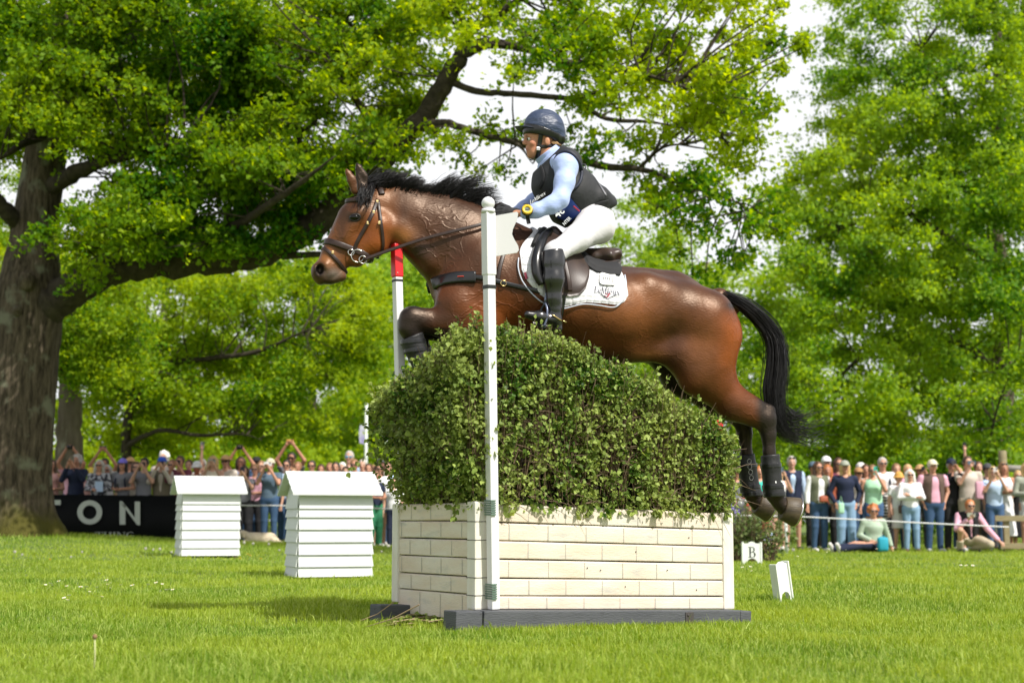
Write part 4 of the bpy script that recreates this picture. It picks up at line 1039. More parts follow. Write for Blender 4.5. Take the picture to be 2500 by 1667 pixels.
# small printed tags and the moulded loops on the boots
def px_panel(mb, poly, y, th, bvh=None, side=-1):
    n = len(poly); V = []
    for off in (.001, .001 + th):
        for (u, v) in poly:
            p = surf_pt(u, v, side, 0, bvh, guess=y)
            if p is None: p = hp(u, v, y - .05)
            V.append(p + vec(0, -off, 0))
    mb.add(V, [tuple(range(n, 2 * n))] + [(i, (i + 1) % n, n + (i + 1) % n, n + i) for i in range(n)])
nb = MB(); px_panel(nb, [(1886, 1131), (1899, 1130), (1898, 1136), (1887, 1141)], -.2, .002, BOOTS[0][1]); px_panel(nb, [(1892, 1174), (1908, 1172), (1909, 1177), (1893, 1179)], -.2, .002, BOOTS[0][1])
nb.build('boot_tag', M_WHITE, BOOTS[0][0])
lp = MB()
for (u, v) in ((1829, 1126), (1830, 1139), (1832, 1152), (1834, 1166)):
    P = [surf_pt(u + 4.5 * math.cos(a), v + 6 * math.sin(a), -1, .003, BOOTS[1][1], guess=.1) for a in np.linspace(0, 2 * math.pi, 13)]
    P = [p for p in P if p is not None]
    if len(P) > 3: lp.tube(P, .0022, 5)
if lp.n: lp.build('moulded_loop', mat('grey_trim', (.3, .3, .3), .5), BOOTS[1][0])

# ---- mane, forelock, tail: many fine strands
def strand(mb, P, r0, r1, flat=.4):
    n = len(P); mb.tube(P, [r0 + (r1 - r0) * i / (n - 1) for i in range(n)], 3, True)
mane = MB(); crest = [vec(918, 455), vec(960, 462), vec(1000, 474), vec(1045, 483), vec(1107, 502), vec(1177, 520), vec(1235, 545), vec(1300, 568)]
cp = smooth_path(crest, 12)
g = random.Random(3)
for i in range(5200):
    s = g.random() ** .95; q = cp[min(int(s * (len(cp) - 1)), len(cp) - 1)]; u, v = q[0] + g.uniform(-3, 3), q[1] + g.uniform(4, 10)
    y = g.gauss(0, .018)
    # the hair stands up and streams back
    ln = np.interp(u, [915, 950, 990, 1025, 1050, 1090, 1130, 1160, 1190, 1240, 1300], [46, 48, 50, 34, 70, 96, 84, 48, 14, 8, 6]) * 1.22 * g.uniform(.62, 1.08)
    lk = math.sin(u * .19 + 1) * 5 + math.sin(u * .47) * 4
    ang = R(lk + np.interp(u, [915, 1000, 1040, 1100, 1180, 1300], [72, 62, 62, 50, 24, 6]) + g.gauss(0, 4))
    P = []
    for t in np.linspace(0, 1, 6):
        a = ang + .22 - t * .5
        P.append((u + ln * t * math.cos(a), v - ln * t * math.sin(a) * (1.0 if t < .9 else .97), y * (1 + 1.5 * t)))
    strand(mane, [hp(*p) for p in P], g.uniform(.0016, .0030), .0004)
mane.build('mane', M_HAIRB, horse, True)
fl_ = MB()
for i in range(420):
    u, v = g.uniform(886, 922), g.uniform(440, 462); y = g.gauss(0, .03); k = g.random()
    if k < .5:      # blown back over the poll
        ln = g.uniform(30, 62); ang = R(g.gauss(38, 14)); P = [hp(u + ln * t * math.cos(ang - t * .3), v + 6 - ln * t * math.sin(ang + .3 - t * .5), y) for t in np.linspace(0, 1, 5)]
    else:           # hanging over the forehead
        ln = g.uniform(28, 52); P = [hp(u - 6 - 12 * t + g.uniform(-1, 1), v + 6 + ln * t, y * (1 + t) - .03 - .05 * t * g.random()) for t in np.linspace(0, 1, 5)]
    strand(fl_, P, .0035, .0008)
fl_.build('forelock', M_HAIRB, horse, True)
tail = MB()
guide = [vec(1762, 716, 0), vec(1815, 742, 0), vec(1862, 782, 0), vec(1892, 830, 0), vec(1897, 890, 0), vec(1890, 950, 0), vec(1896, 1010, 0), vec(1915, 1052, 0), vec(1950, 1075, 0)]
wid = [8, 13, 16, 19, 23, 25, 20, 13, 9]
GP = smooth_path(guide, 8); WD = np.interp(np.linspace(0, 1, len(GP)), np.linspace(0, 1, len(wid)), wid)
for i in range(2600):
    s0 = g.uniform(0, .35); s1 = g.uniform(.45, 1.0); a = g.gauss(0, .46); yb = g.gauss(0, .034); P = []
    stray = g.random() < .10
    n = 13; ph = g.uniform(0, 6)
    for t in np.linspace(0, 1, n):
        s = s0 + (s1 - s0) * t; x = s * (len(GP) - 1); j = min(int(x), len(GP) - 2); f_ = x - j
        q = GP[j] * (1 - f_) + GP[j + 1] * f_; tg = GP[j + 1] - GP[j]; tg = tg / np.linalg.norm(tg); nn = vec(-tg[1], tg[0], 0)
        w = np.interp(x, range(len(GP)), WD) * max(-1.05, min(1.05, a)) * (1 + .08 * math.sin(ph + s * 9)) * (1.35 if stray else 1)
        P.append(hp(q[0] + nn[0] * w, q[1] + nn[1] * w, yb * (1 + 1.2 * s) + .01 * math.sin(ph + s * 7)))
    strand(tail, P, g.uniform(.0018, .0032), .0005)
for i in range(150):     # wisps streaming behind the hock
    u0, v0 = g.uniform(1892, 1926), g.uniform(985, 1062); ln = g.uniform(45, 135) * (1 if g.random() < .35 else .62); lift = g.gauss(-.05, .38); P = []
    for t in np.linspace(0, 1, 9):
        P.append(hp(u0 + ln * t, v0 + 34 * math.sin(t * 2.2) * (1 - t * .35) - ln * lift * t * t * .6 - 8 * t, g.gauss(0, .002) + .05 * (i % 7 - 3) / 3 * t))
    strand(tail, P, .0024, .0010)
tail.build('tail', M_HAIRB, horse, True)

# ================================================================== bridle and reins
bridle = empty('bridle', tuple(HP0), HY, label="brown leather bridle with reins on the bay horse's head", cat='bridle')
mb = MB(); ring_strap(mb, (793, 590), (893, 628), .036, .009, n=56, rmax=.2); mb.build('noseband', M_LEATH, bridle, True)
mb = MB(); ring_strap(mb, (786, 604), (853, 676), .021, .006, n=56, rmax=.2); mb.build('flash_strap', M_LEATH, bridle, True)
mb = MB(); ring_strap(mb, (838, 492), (935, 499), .026, .010, arc=(-1.75, 1.75), n=40, off=.006, rmax=.2); mb.build('browband', M_LEATH, bridle, True)
mb = MB(); ring_strap(mb, (922, 446), (936, 530), .034, .007, arc=(-1.35, 1.35), n=30, off=.004, rmax=.2); mb.build('headpiece', M_LEATH, bridle, True)
mb = MB(); strap(mb, [(922, 488), (910, 520), (895, 552), (878, 580), (866, 606), (869, 618)], .022, .007, off=.004); mb.build('cheekpiece', M_LEATH, bridle, True)
mb = MB(); strap(mb, [(923, 492), (928, 530), (933, 570), (934, 600), (930, 618)], .018, .006, off=.004); mb.build('throatlash', M_LEATH, bridle, True)
def torus(mb, c, r, rr, axis=(0, 1, 0), n=20, tilt=0):
    P = []
    for k in range(n + 1):
        a = 2 * math.pi * k / n; P.append(vec(c[0] + r * math.cos(a), c[1] + tilt * r * math.sin(a), c[2] + r * math.sin(a)))
    mb.tube(P, rr, 6, False)
for s in (-1, 1):
    mb = MB(); torus(mb, hp(873, 625, s * .075), 15 * PX, .0038); torus(mb, hp(857, 616, s * .07), 7 * PX, .003); torus(mb, hp(886, 634, s * .085), 9 * PX, .003); mb.build('bit_ring', M_STEEL, bridle, True)
mb = MB()
for (u, v) in ((920, 494), (912, 520), (899, 545), (812, 617), (926, 545)):
    p = surf_pt(u, v, -1, .009); mb.box(p, (.014, .006, .018), 0, .002)
mb.build('buckle', M_BRASS, bridle)
for s in (-1, 1):
    P = smooth_path([hp(887, 634, s * .09), hp(960, 608, s * .115), hp(1040, 582, s * .15), hp(1110, 564, s * .18), hp(1177, 547, s * .185), hp(1215, 528, s * .13)], 8)
    mb = MB(); ribbon(mb, P, [vec(0, s, .15)] * len(P), .019, .005); mb.build('rein', M_LEATH, bridle, True)
mb = MB(); ribbon(mb, smooth_path([hp(1215, 528, -.12), hp(1228, 505, -.13), hp(1222, 497, -.10), hp(1205, 512, -.05), hp(1215, 540, .02), hp(1222, 510, .1), hp(1215, 528, .12)], 6), [vec(.2, -1, .3)] * 37, .016, .004)
mb.build('rein_loop', M_LEATH, bridle, True)

# ================================================================== breastplate
bp = empty('breastplate', tuple(HP0), HY, label="black and brown leather breastplate across the bay horse's chest", cat='breastplate')
mb = MB(); strap(mb, [(1056, 696), (1066, 690), (1085, 684), (1110, 679), (1135, 677), (1162, 677)], .066, .014, off=.003); mb.build('chest_pad', M_LEATHB, bp, True)
for s in (-1, 1): mb = MB(); strap(mb, [(1152, 676), (1185, 680), (1228, 691), (1279, 703), (1325, 713)], .026, .008, sides=(s,), off=.004); mb.build('side_strap', M_LEATHB, bp, True)
mb = MB(); strap(mb, [(1215, 686), (1220, 655), (1229, 622), (1240, 590), (1252, 572)], .024, .006, off=.004); mb.build('wither_strap', M_LEATH, bp, True)
mb = MB(); p = surf_pt(1229, 692, -1, .012); torus(mb, p, .016, .003); mb.build('ring', M_BRASS, bp, True)
mb = MB(); pts = [surf_pt(u, v, -1, .015) for u, v in ((1117, 678), (1126, 677), (1132, 677))]; mb.tube([p + vec(0, -.012, 0) for p in pts], .003, 6); mb.build('red_motif', mat('red_inlay', (.55, .05, .03), .4), bp)

# ================================================================== saddle pad, saddle
def drape(mb, x0, x1, ztop, zbot, th, off, nx=50, nt=26, bvh=None, quilt=None, side=-1):
    """panel on one side of the barrel; ztop/zbot are functions of local x; ztop may be None = to the spine"""
    g1, g2 = [], []
    cz = 1.15
    for i in range(nx + 1):
        x = x0 + (x1 - x0) * i / nx; col = []; coln = []
        zb = zbot(x); zt = ztop(x) if ztop else None
        # section of the barrel at x by rays from its axis
        hu = (bvh or HORSE_BVH).ray_cast(Vector((x, 0, 3)), Vector((0, 0, -1)))
        top = hu[0][2] if hu[0] is not None else 2
        c = vec(x, 0, top - .27)
        def pt(th_):
            d = vec(0, side * math.sin(th_), math.cos(th_)); h = (bvh or HORSE_BVH).ray_cast(Vector(tuple(c + d * .8)), Vector(tuple(-d)))
            return (vec(*h[0]), d) if h[0] is not None else (c + d * .27, d)
        ths = np.linspace(0.0, math.pi * .72, 60); pts = [pt(t) for t in ths]; zs = np.array([p[0][2] for p in pts])
        t_b = float(np.interp(-zb, -zs, ths)); t_t = 0.0 if zt is None or zt > top else float(np.interp(-zt, -zs, ths))
        for j in range(nt + 1):
            t = t_t + (t_b - t_t) * j / nt; p, d = pt(t)
            h = (bvh or HORSE_BVH).find_nearest(Vector(tuple(p))); n = (vec(*h[1]) + d) / 2; n /= np.linalg.norm(n)
            q = quilt(x, p[2]) if quilt else 0
            e = min(1, min(i, nx - i, nt - j) / 1.5)
            col.append(p + n * off); coln.append(p + n * (off + (th + q) * (.35 + .65 * e)))
        g1.append(col); g2.append(coln)
    V = [p for c in g2 for p in c] + [p for c in g1 for p in c]; N = (nx + 1) * (nt + 1); m_ = nt + 1; F = []
    for i in range(nx):
        for j in range(nt):
            a = i * m_ + j; F.append((a, a + 1, a + m_ + 1, a + m_)); F.append((N + a, N + a + m_, N + a + m_ + 1, N + a + 1))
    for i in range(nx):
        for j in (0, nt): a = i * m_ + j; F.append((a, a + m_, N + a + m_, N + a))
    for j in range(nt):
        for i in (0, nx): a = i * m_ + j; F.append((a, a + 1, N + a + 1, N + a))
    if side > 0: F = [tuple(reversed(f)) for f in F]
    mb.add(V, F)
def prof(px, y=-.22):
    """outline in pixels -> z(x) in local metres"""
    q = np.array([hp(u, v, y) for u, v in px]); o = np.argsort(q[:, 0]); return lambda x: float(np.interp(x, q[o, 0], q[o, 2]))
M_PAD = mat('white_quilted_cotton', (.66, .66, .68), .75, sheen=.3, bump=(300, .1, .002))
M_BLKF = mat('black_fabric', (.014, .014, .016), .8, bump=(60, .3, .004))
pad = empty('saddle_pad', tuple(HP0), HY, label="white quilted saddle pad with grey piping under the brown saddle", cat='saddle pad')
pb_ = prof([(1264, 655), (1272, 680), (1285, 700), (1305, 722), (1330, 740), (1369, 752), (1421, 742), (1460, 745), (1495, 750), (1512, 742), (1523, 725), (1527, 700)])
ptp = prof([(1264, 640), (1268, 612), (1280, 594), (1300, 575), (1314, 560), (1330, 500), (1500, 500), (1516, 655), (1524, 672), (1527, 695)])
xa, xb = hp(1265, 650, -.2)[0], hp(1526, 700, -.25)[0]
def quilt(x, z):
    q = .042; a = abs(((x / q) % 1) - .5) * 2; b = abs(((z / q + .12 * x) % 1) - .5) * 2
    return -.007 * (max(a, b) ** 6)
for s in (-1, 1):
    mb = MB(); drape(mb, xa, xb, ptp, pb_, .012, .002, 110, 80 if s < 0 else 30, quilt=quilt if s < 0 else None, side=s); mb.build('side_panel', M_PAD, pad, True)
PADV = []
edge = MB()
ep = [(1266, 632), (1265, 655), (1273, 682), (1286, 702), (1305, 723), (1330, 741), (1369, 753), (1421, 743), (1460, 746), (1495, 751), (1512, 743), (1523, 726), (1527, 698), (1524, 675)]
P = [surf_pt(q[0], q[1], -1, .010) for q in smooth_path([vec(*e) for e in ep], 5)]; P = [p for p in P if p is not None]; edge.tube(P, .004, 6); edge.build('piping', mat('grey_piping', (.50, .54, .62), .6), pad, True)
mb = MB(); px_panel(mb, [(1277, 667), (1283, 665), (1288, 681), (1282, 683)], -.25, .014); mb.build('maroon_label', mat('maroon_label', (.16, .01, .03), .7), pad)
# number holder
mb = MB(); P = [surf_pt(1481 + 20 * math.copysign(abs(math.cos(a)) ** .45, math.cos(a)), 686 + 14 * math.copysign(abs(math.sin(a)) ** .45, math.sin(a)) + .12 * 20 * math.cos(a), -1, .017) for a in np.linspace(0, 2 * math.pi, 33)[:-1]]
c_ = sum(P) / len(P); V = [c_ + vec(0, -.012, 0)] + P + [p + vec(0, -.010, 0) for p in P]; n = len(P)
mb.add(V, [(0, n + 1 + (i + 1) % n, n + 1 + i) for i in range(n)] + [(1 + i, 1 + (i + 1) % n, n + 1 + (i + 1) % n, n + 1 + i) for i in range(n)])
o = mb.build('number_holder', mat('white_plastic', (.8, .8, .78), .35), pad); fix_normals(o)
mb = MB()
for pts in ([(1468, 681), (1494, 687), (1494, 697)], [(1471, 684), (1471, 690)], [(1476, 685), (1476, 690)], [(1481, 686), (1481, 691)], [(1486, 687), (1486, 692)]):
    P = [surf_pt(u, v, -1, .030) for u, v in pts]; mb.tube(P, .0016, 4)
mb.build('clip', mat('dark_grey', (.06, .06, .065), .5), o)

# lettering helpers -------------------------------------------------
def text_mesh(txt, size=1.0, bold=0.0, ext=0.0, shear=0.0, space=1.0):
    cu = bpy.data.curves.new('t', 'FONT'); cu.body = txt; cu.size = size; cu.align_x = 'CENTER'; cu.align_y = 'CENTER'; cu.offset = bold; cu.shear = shear; cu.space_character = space; cu.resolution_u = 3
    o = bpy.data.objects.new('t', cu); COL.objects.link(o)
    me = bpy.data.meshes.new_from_object(o.evaluated_get(bpy.context.evaluated_depsgraph_get()))
    V = np.array([v.co[:] for v in me.vertices]); F = [tuple(p.vertices) for p in me.polygons]
    bpy.data.objects.remove(o); bpy.data.curves.remove(cu); bpy.data.meshes.remove(me); return V, F
def drape_text(name, txt, u, v, hpx_, ang, mat_, parent, off, bvh=None, bold=0.0, guess=-.25, squash=1.0):
    V, F = text_mesh(txt, 1.0, bold); V = V.copy(); ca, sa = math.cos(ang), math.sin(ang); out = []
    for x, y_, _ in V:
        x *= hpx_ * squash; y_ *= hpx_; a, b = u + x * ca + y_ * sa * -1 * -1 * 0 + x * 0 + (-y_ * -sa), v + x * sa - y_ * ca
        p = surf_pt(u + x * ca + y_ * sa, v + x * sa - y_ * ca, -1, off, bvh, guess=guess)
        out.append(p if p is not None else hp(a, b, guess))
    return mesh_obj(name, out, F, mat_, parent)
M_NAVY = mat('navy_print', (.015, .02, .05), .6)
# serif letters drawn as strokes: thin and thick bars with feet
def serif_letter(ch):
    """list of quads in a unit box (height 1) and advance"""
    B = lambda x0, y0, x1, y1: [(x0, y0), (x1, y0), (x1, y1), (x0, y1)]
    D = lambda x0, y0, x1, y1, w: [(x0, y0), (x0 + w, y0), (x1 + w, y1), (x1, y1)]
    def bowl(cx, cy, rx, ry, a0, a1, wt=.13, wn=.04, n=12):
        out = []
        for i in range(n):
            A = a0 + (a1 - a0) * i / n; Bb = a0 + (a1 - a0) * (i + 1) / n
            def pr(t): w = wn + (wt - wn) * abs(math.cos(t)); return (cx + rx * math.cos(t), cy + ry * math.sin(t)), (cx + (rx - w) * math.cos(t), cy + (ry - wn * 1.3) * math.sin(t))
            (p, q), (r, s) = pr(A), pr(Bb); out.append([p, r, s, q])
        return out
    h = math.pi
    if ch == 'L': return [B(.1, 0, .23, 1), B(0, 0, .62, .05), B(0, .95, .35, 1), B(.57, 0, .62, .25)], .68
    if ch == 'M': return [B(.1, 0, .14, 1), B(0, 0, .26, .05), B(0, .95, .22, 1), D(.42, 0, .1, 1, .12), D(.42, 0, .76, 1, .05), B(.76, 0, .89, 1), B(.65, 0, 1.0, .05), B(.78, .95, 1.0, 1)], 1.06
    if ch == 'e': return bowl(.26, .33, .26, .34, .25 * h * 0, 1.75 * h) + [B(.04, .33, .5, .37)], .58
    if ch == 'i': return [B(.1, 0, .22, .64), B(0, 0, .32, .05), B(0, .6, .2, .64), B(.1, .8, .22, .93)], .38
    if ch == 'u': return [B(.08, .12, .2, .64), B(0, .6, .2, .64), B(.42, 0, .54, .64), B(.34, .6, .5, .64), B(.42, 0, .62, .05)] + bowl(.31, .16, .23, .18, h, 2 * h), .68
    if ch == 'x': return [D(.42, 0, .04, .64, .12), D(.06, 0, .46, .64, .04), B(0, 0, .2, .05), B(.34, 0, .6, .05), B(0, .6, .24, .64), B(.38, .6, .58, .64)], .62
    if ch == 'B': return [B(.12, 0, .27, 1), B(0, 0, .45, .045), B(0, .955, .42, 1)] + bowl(.38, .755, .27, .245, -h / 2, h / 2, .15, .04) + bowl(.42, .27, .31, .27, -h / 2, h / 2, .16, .04) + [B(.2, .5, .42, .54), B(.25, 0, .42, .05), B(.25, .95, .4, 1)], .76
    if ch == 'T': return [B(.34, 0, .47, 1), B(.2, 0, .6, .05), B(0, .95, .8, 1), B(0, .78, .05, 1), B(.75, .78, .8, 1)], .86
    if ch == 'H': return [B(.1, 0, .23, 1), B(0, 0, .33, .05), B(0, .95, .33, 1), B(.62, 0, .75, 1), B(.52, 0, .85, .05), B(.52, .95, .85, 1), B(.2, .48, .65, .53)], .92
    if ch == 'I': return [B(.1, 0, .23, 1), B(0, 0, .33, .05), B(0, .95, .33, 1)], .4
    if ch == 'N': return [B(.1, 0, .15, 1), B(0, 0, .28, .05), B(0, .95, .2, 1), D(.72, 0, .08, 1, .14), B(.76, 0, .81, 1), B(.64, .95, .92, 1)], .98
    if ch == 'G': return bowl(.42, .5, .42, .52, .25 * h, 1.85 * h, .14) + [B(.62, .05, .76, .45), B(.5, .42, .86, .47)], .95
    return [], .4
def serif_text(s):
    x = 0; out = []
    for ch in s:
        q, adv = serif_letter(ch); out += [[(a + x, b) for a, b in poly] for poly in q]; x += adv
    return out, x
def drape_serif(name, s, u, v, h_, ang, mat_, parent, off, bvh=None, guess=-.25):
    polys, w = serif_text(s); mb = MB(); ca, sa = math.cos(ang), math.sin(ang)
    for poly in polys:
        P = []
        for a, b in poly:
            x, y_ = (a - w / 2) * h_, (b - .5) * h_
            p = surf_pt(u + x * ca + y_ * sa, v + x * sa - y_ * ca, -1, off, bvh, guess=guess)
            P.append(p if p is not None else hp(u + x * ca, v + x * sa - y_, guess))
        mb.add(P, [tuple(range(len(P)))])
    return mb.build(name, mat_, parent)
drape_serif('lettering', 'LeMieux', 1481, 713, 14, R(7), M_NAVY, pad, .0165)
mb = MB()
for pts in ([(1464, 700), (1470, 697)], [(1462, 724), (1483, 733), (1501, 724)], [(1462, 718), (1462, 724)], [(1484, 696), (1500, 712)]): 
    pass
for pts in ([(1461, 716), (1482, 732), (1503, 722)], [(1470, 703), (1482, 694)], [(1487, 696), (1496, 704)]):
    mb.tube([surf_pt(u, v, -1, .016) for u, v in pts], .0016, 4)
mb.build('diamond_outline', M_NAVY, pad)
mb = MB(); mb.tube([surf_pt(u, v, -1, .017) for u, v in ((1475, 724), (1480, 728), (1488, 719))], .0028, 4); mb.tube([surf_pt(u, v, -1, .017) for u, v in ((1477, 719), (1484, 721), (1483, 727))], .0022, 4)
mb.build('red_emblem', mat('red_print', (.45, .03, .06), .6), pad)

saddle = empty('saddle', tuple(HP0), HY, label="dark brown leather jumping saddle on the bay horse's back", cat='saddle')
M_SAD = mat('saddle_leather', (.030, .019, .015), .38, spec=.5, var=(14, (.055, .034, .026), .25), bump=(160, .12, .002))
for s in (-1, 1):
    mb = MB()      # flap
    fb = prof([(1303, 640), (1306, 675), (1318, 700), (1345, 720), (1380, 728), (1402, 726), (1418, 712), (1432, 680), (1441, 640)])
    ft_ = prof([(1303, 628), (1312, 598), (1335, 560), (1350, 500), (1430, 500), (1438, 628), (1441, 636)])
    drape(mb, hp(1304, 640, -.25)[0], hp(1440, 640, -.25)[0], ft_, fb, .012, .018, 44, 30, side=s); mb.build('flap', M_SAD, saddle, True)
    mb = MB()      # knee roll along the front of the flap
    pts = [(1357, 562), (1330, 585), (1316, 612), (1308, 645), (1310, 675), (1320, 697)]
    P = [surf_pt(q[0], q[1], s, .038) for q in smooth_path([vec(*p) for p in pts], 6)]; P = [p for p in P if p is not None]; mb.tube(P, [.020 + .012 * math.sin(math.pi * i / (len(P) - 1)) for i in range(len(P))], 10); mb.build('knee_roll', M_LEATHB, saddle, True)
    mb = MB()      # half pad behind and under the panel
    hb = prof([(1430, 652), (1450, 668), (1485, 678), (1510, 679), (1518, 668), (1520, 640)]); 
    drape(mb, hp(1425, 660, -.2)[0], hp(1519, 660, -.2)[0], None, hb, .03, .016, 24, 16, side=s); mb.build('half_pad', M_BLKF, saddle, True)
    mb = MB(); hb2 = prof([(1296, 600), (1306, 640), (1318, 650), (1340, 600), (1352, 580)]); 
    P = [surf_pt(q[0], q[1], s, .022) for q in smooth_path([vec(1350, 552), vec(1330, 566), vec(1314, 586), vec(1304, 608)], 6)]; P = [p for p in P if p is not None]; mb.tube(P, .022, 8); mb.build('half_pad_front', M_BLKF, saddle, True)
f = Field((-.4, -.26, 1.6), (.55, .26, 2.35), .009)
seat = [(1352, 566, 15), (1372, 592, 17), (1402, 624, 20), (1440, 634, 24), (1470, 634, 25), (1494, 626, 17), (1503, 619, 8)]
for i in range(len(seat) - 1):
    a, b = seat[i], seat[i + 1]; wd = [1.2, 1.7, 2.6, 3.6, 4.6, 5.6, 7.0]
    f.cone(hp(a[0], a[1]), hp(b[0], b[1]), a[2] * PX, b[2] * PX, .03, LAT, (wd[i] + wd[i + 1]) / 2 * .62)
f.cone(hp(1395, 660, 0), hp(1480, 655, 0), 24 * PX, 26 * PX, .03, LAT, 1.9)
V, F = f.surf(2); mesh_obj('seat', V, F, M_SAD, saddle, True)
for s in (-1, 1):     # panel rolls under the cantle
    for k, (dv, r) in enumerate(((640, 8), (650, 8), (660, 8))):
        mb = MB(); P = [hp(u, dv + dd, s * w) for u, dd, w in ((1430, 0, .16), (1460, 4, .17), (1485, 4, .16), (1502, -4, .12), (1510, -8, .05))]; mb.tube(smooth_path(P, 4), r * PX, 8); mb.build('panel_roll', M_SAD, saddle, True)
for s in (-1, 1):     # stirrup leather and iron
    y = s * .36
    mb = MB(); ribbon(mb, smooth_path([hp(1378, 636, s * .31), hp(1388, 680, s * .345), hp(1392, 712, s * .35)], 6), [vec(0, s, 0)] * 13, .026, .005); mb.build('stirrup_leather', M_LEATH, saddle, True)
    mb = MB(); ribbon(mb, smooth_path([hp(1340, 700, y), hp(1332, 740, y)], 4), [vec(0, s, 0)] * 5, .024, .004)
    P = [hp(1331, 740, y), hp(1336, 755, y - .02), hp(1334, 780, y - .03), hp(1328, 797, y - .03)]; mb.tube(smooth_path(P, 4), .007, 7)
    P = [hp(1331, 740, y), hp(1322, 756, y + .04), hp(1318, 780, y + .05), hp(1316, 795, y + .05)]; mb.tube(smooth_path(P, 4), .007, 7)
    mb.tube([hp(1328, 797, y - .03), hp(1316, 795, y + .05)], .012, 6); mb.build('stirrup', mat('blue_grey_iron', (.12, .14, .2), .35, metal=.6) if s < 0 else M_STEEL, saddle, True)
girth = MB(); ring_strap(girth, (1340, 560), (1316, 860), .10, .010, arc=(.9, 2 * math.pi - .9), n=50, off=.006); girth.build('girth', M_LEATHB, saddle, True)
# ================================================================== the rider
rider = empty('person', tuple(HP0), HY, label='rider in navy helmet, pale blue shirt, black vest and white breeches on the bay horse', cat='person')
M_SKIN = attr_mat('skin', .5, .4, bump=(60, .08))
M_SHIRT = mat('pale_blue_shirt', (.36, .46, .78), .6, sheen=.2, var=(25, (.41, .51, .82), .25), bump=(8, .42, .03), stretch=(.8, 1, 1.5))
M_VEST = mat('black_vest', (.012, .013, .015), .7, bump=(9, .45, .03), var=(6, (.022, .023, .026), .2))
M_BREECH = mat('white_breeches', (.62, .61, .63), .7, sheen=.1, bump=(5, .25, .04), stretch=(1, 1, 1.7))
M_BOOTL = mat('boot_leather', (.010, .010, .011), .27, spec=.6, coat=.5, bump=(9, .22, .02))
M_SILK = mat('navy_silk', (.034, .050, .095), .46, spec=.5, bump=(6, .8, .04), stretch=(1, 1, 2.4))
def fld(lo, hi, h): return Field(lo, hi, h)
def limb(f, pts, k=.02, grow=0.0, fl=1.0):
    for a, b in zip(pts[:-1], pts[1:]):
        f.cone(hp(a[0], a[1], a[3]), hp(b[0], b[1], b[3]), a[2] * PX + grow, b[2] * PX + grow, k, LAT, fl)
TORSO = [(1356, 410, 40, 0), (1374, 448, 52, 0), (1414, 502, 46, 0), (1452, 542, 45, 0)]
def shoulders(f, g_=0):
    for s in (-1, 1): f.cone(hp(1362, 400, s * .04), hp(1380, 404, s * .16), 34 * PX + g_, 27 * PX + g_, .04)
ARM = {-1: [(1384, 404, 25, -.165), (1378, 445, 22, -.205), (1367, 488, 18.5, -.235), (1346, 501, 18, -.235), (1310, 514, 15, -.225), (1283, 522, 11.5, -.205), (1258, 521, 10, -.17)],
       1: [(1372, 402, 27, .185), (1350, 440, 24, .23), (1325, 480, 20, .25), (1305, 492, 18, .24), (1280, 508, 15, .20), (1262, 517, 12, .17), (1244, 519, 11, .15)]}
LEG = {s: [(1452, 550, 45, s * .10), (1408, 583, 28, s * .22), (1356, 616, 21.5, s * .325), (1350, 634, 21, s * .34)] for s in (-1, 1)}
CALF = {s: [(1350, 622, 22, s * .34), (1350, 640, 23, s * .345), (1351, 682, 22, s * .355), (1352, 730, 14, s * .355), (1353, 752, 13, s * .35)] for s in (-1, 1)}
# ---- body: one continuous surface, head to feet
lo = hp(1180, 830, -.5); hi = hp(1530, 250, .5)
f = fld((lo[0], -.46, lo[2]), (hi[0], .46, hi[2]), .0065)
hc = lambda u, v, y=0: hp(u, v, y)
f.ell(hc(1328, 324), (.098, .074, .098), k=.02)
f.cone(hc(1308, 340), hc(1303, 362), .060, .046, .025, LAT, .95)
f.cone(hc(1322, 366), hc(1301, 376), .036, .026, .02, LAT, 1.35)
f.cone(hc(1297, 379), hc(1295, 380), .021, .019, .012, LAT, 1.1)
f.cone(hc(1288, 333), hc(1300, 333), .022, .03, .015, LAT, 1.5)
for s in (-1, 1):
    f.ell(hc(1300, 350, s * .036), (.020, .018, .017), k=.015)
    f.ell(hc(1289, 340, s * .034), (.013, .013, .008), k=.010, op='sub')
    f.ell(hc(1336, 344, s * .074), (.017, .010, .027), k=.006); f.ell(hc(1334, 343, s * .086), (.009, .007, .015), k=.004, op='sub')
    f.cone(hc(1281, 351, s * .010), hc(1284, 352, s * .013), .007, .007, .006)
f.cone(hc(1285, 339), hc(1279, 349), .009, .0115, .010)
f.cone(hc(1289, 363), hc(1287, 362.5), .011, .010, .008, LAT, 1.8); f.cone(hc(1290, 371), hc(1289, 371), .0105, .009, .008, LAT, 1.6)
f.cone(hc(1280, 367, -.02), hc(1280, 367, .02), .009, .009, .004, op='sub')
f.cone(hc(1332, 362), hc(1350, 402), .056, .060, .03)
limb(f, TORSO, .04, 0, 1.12); shoulders(f)
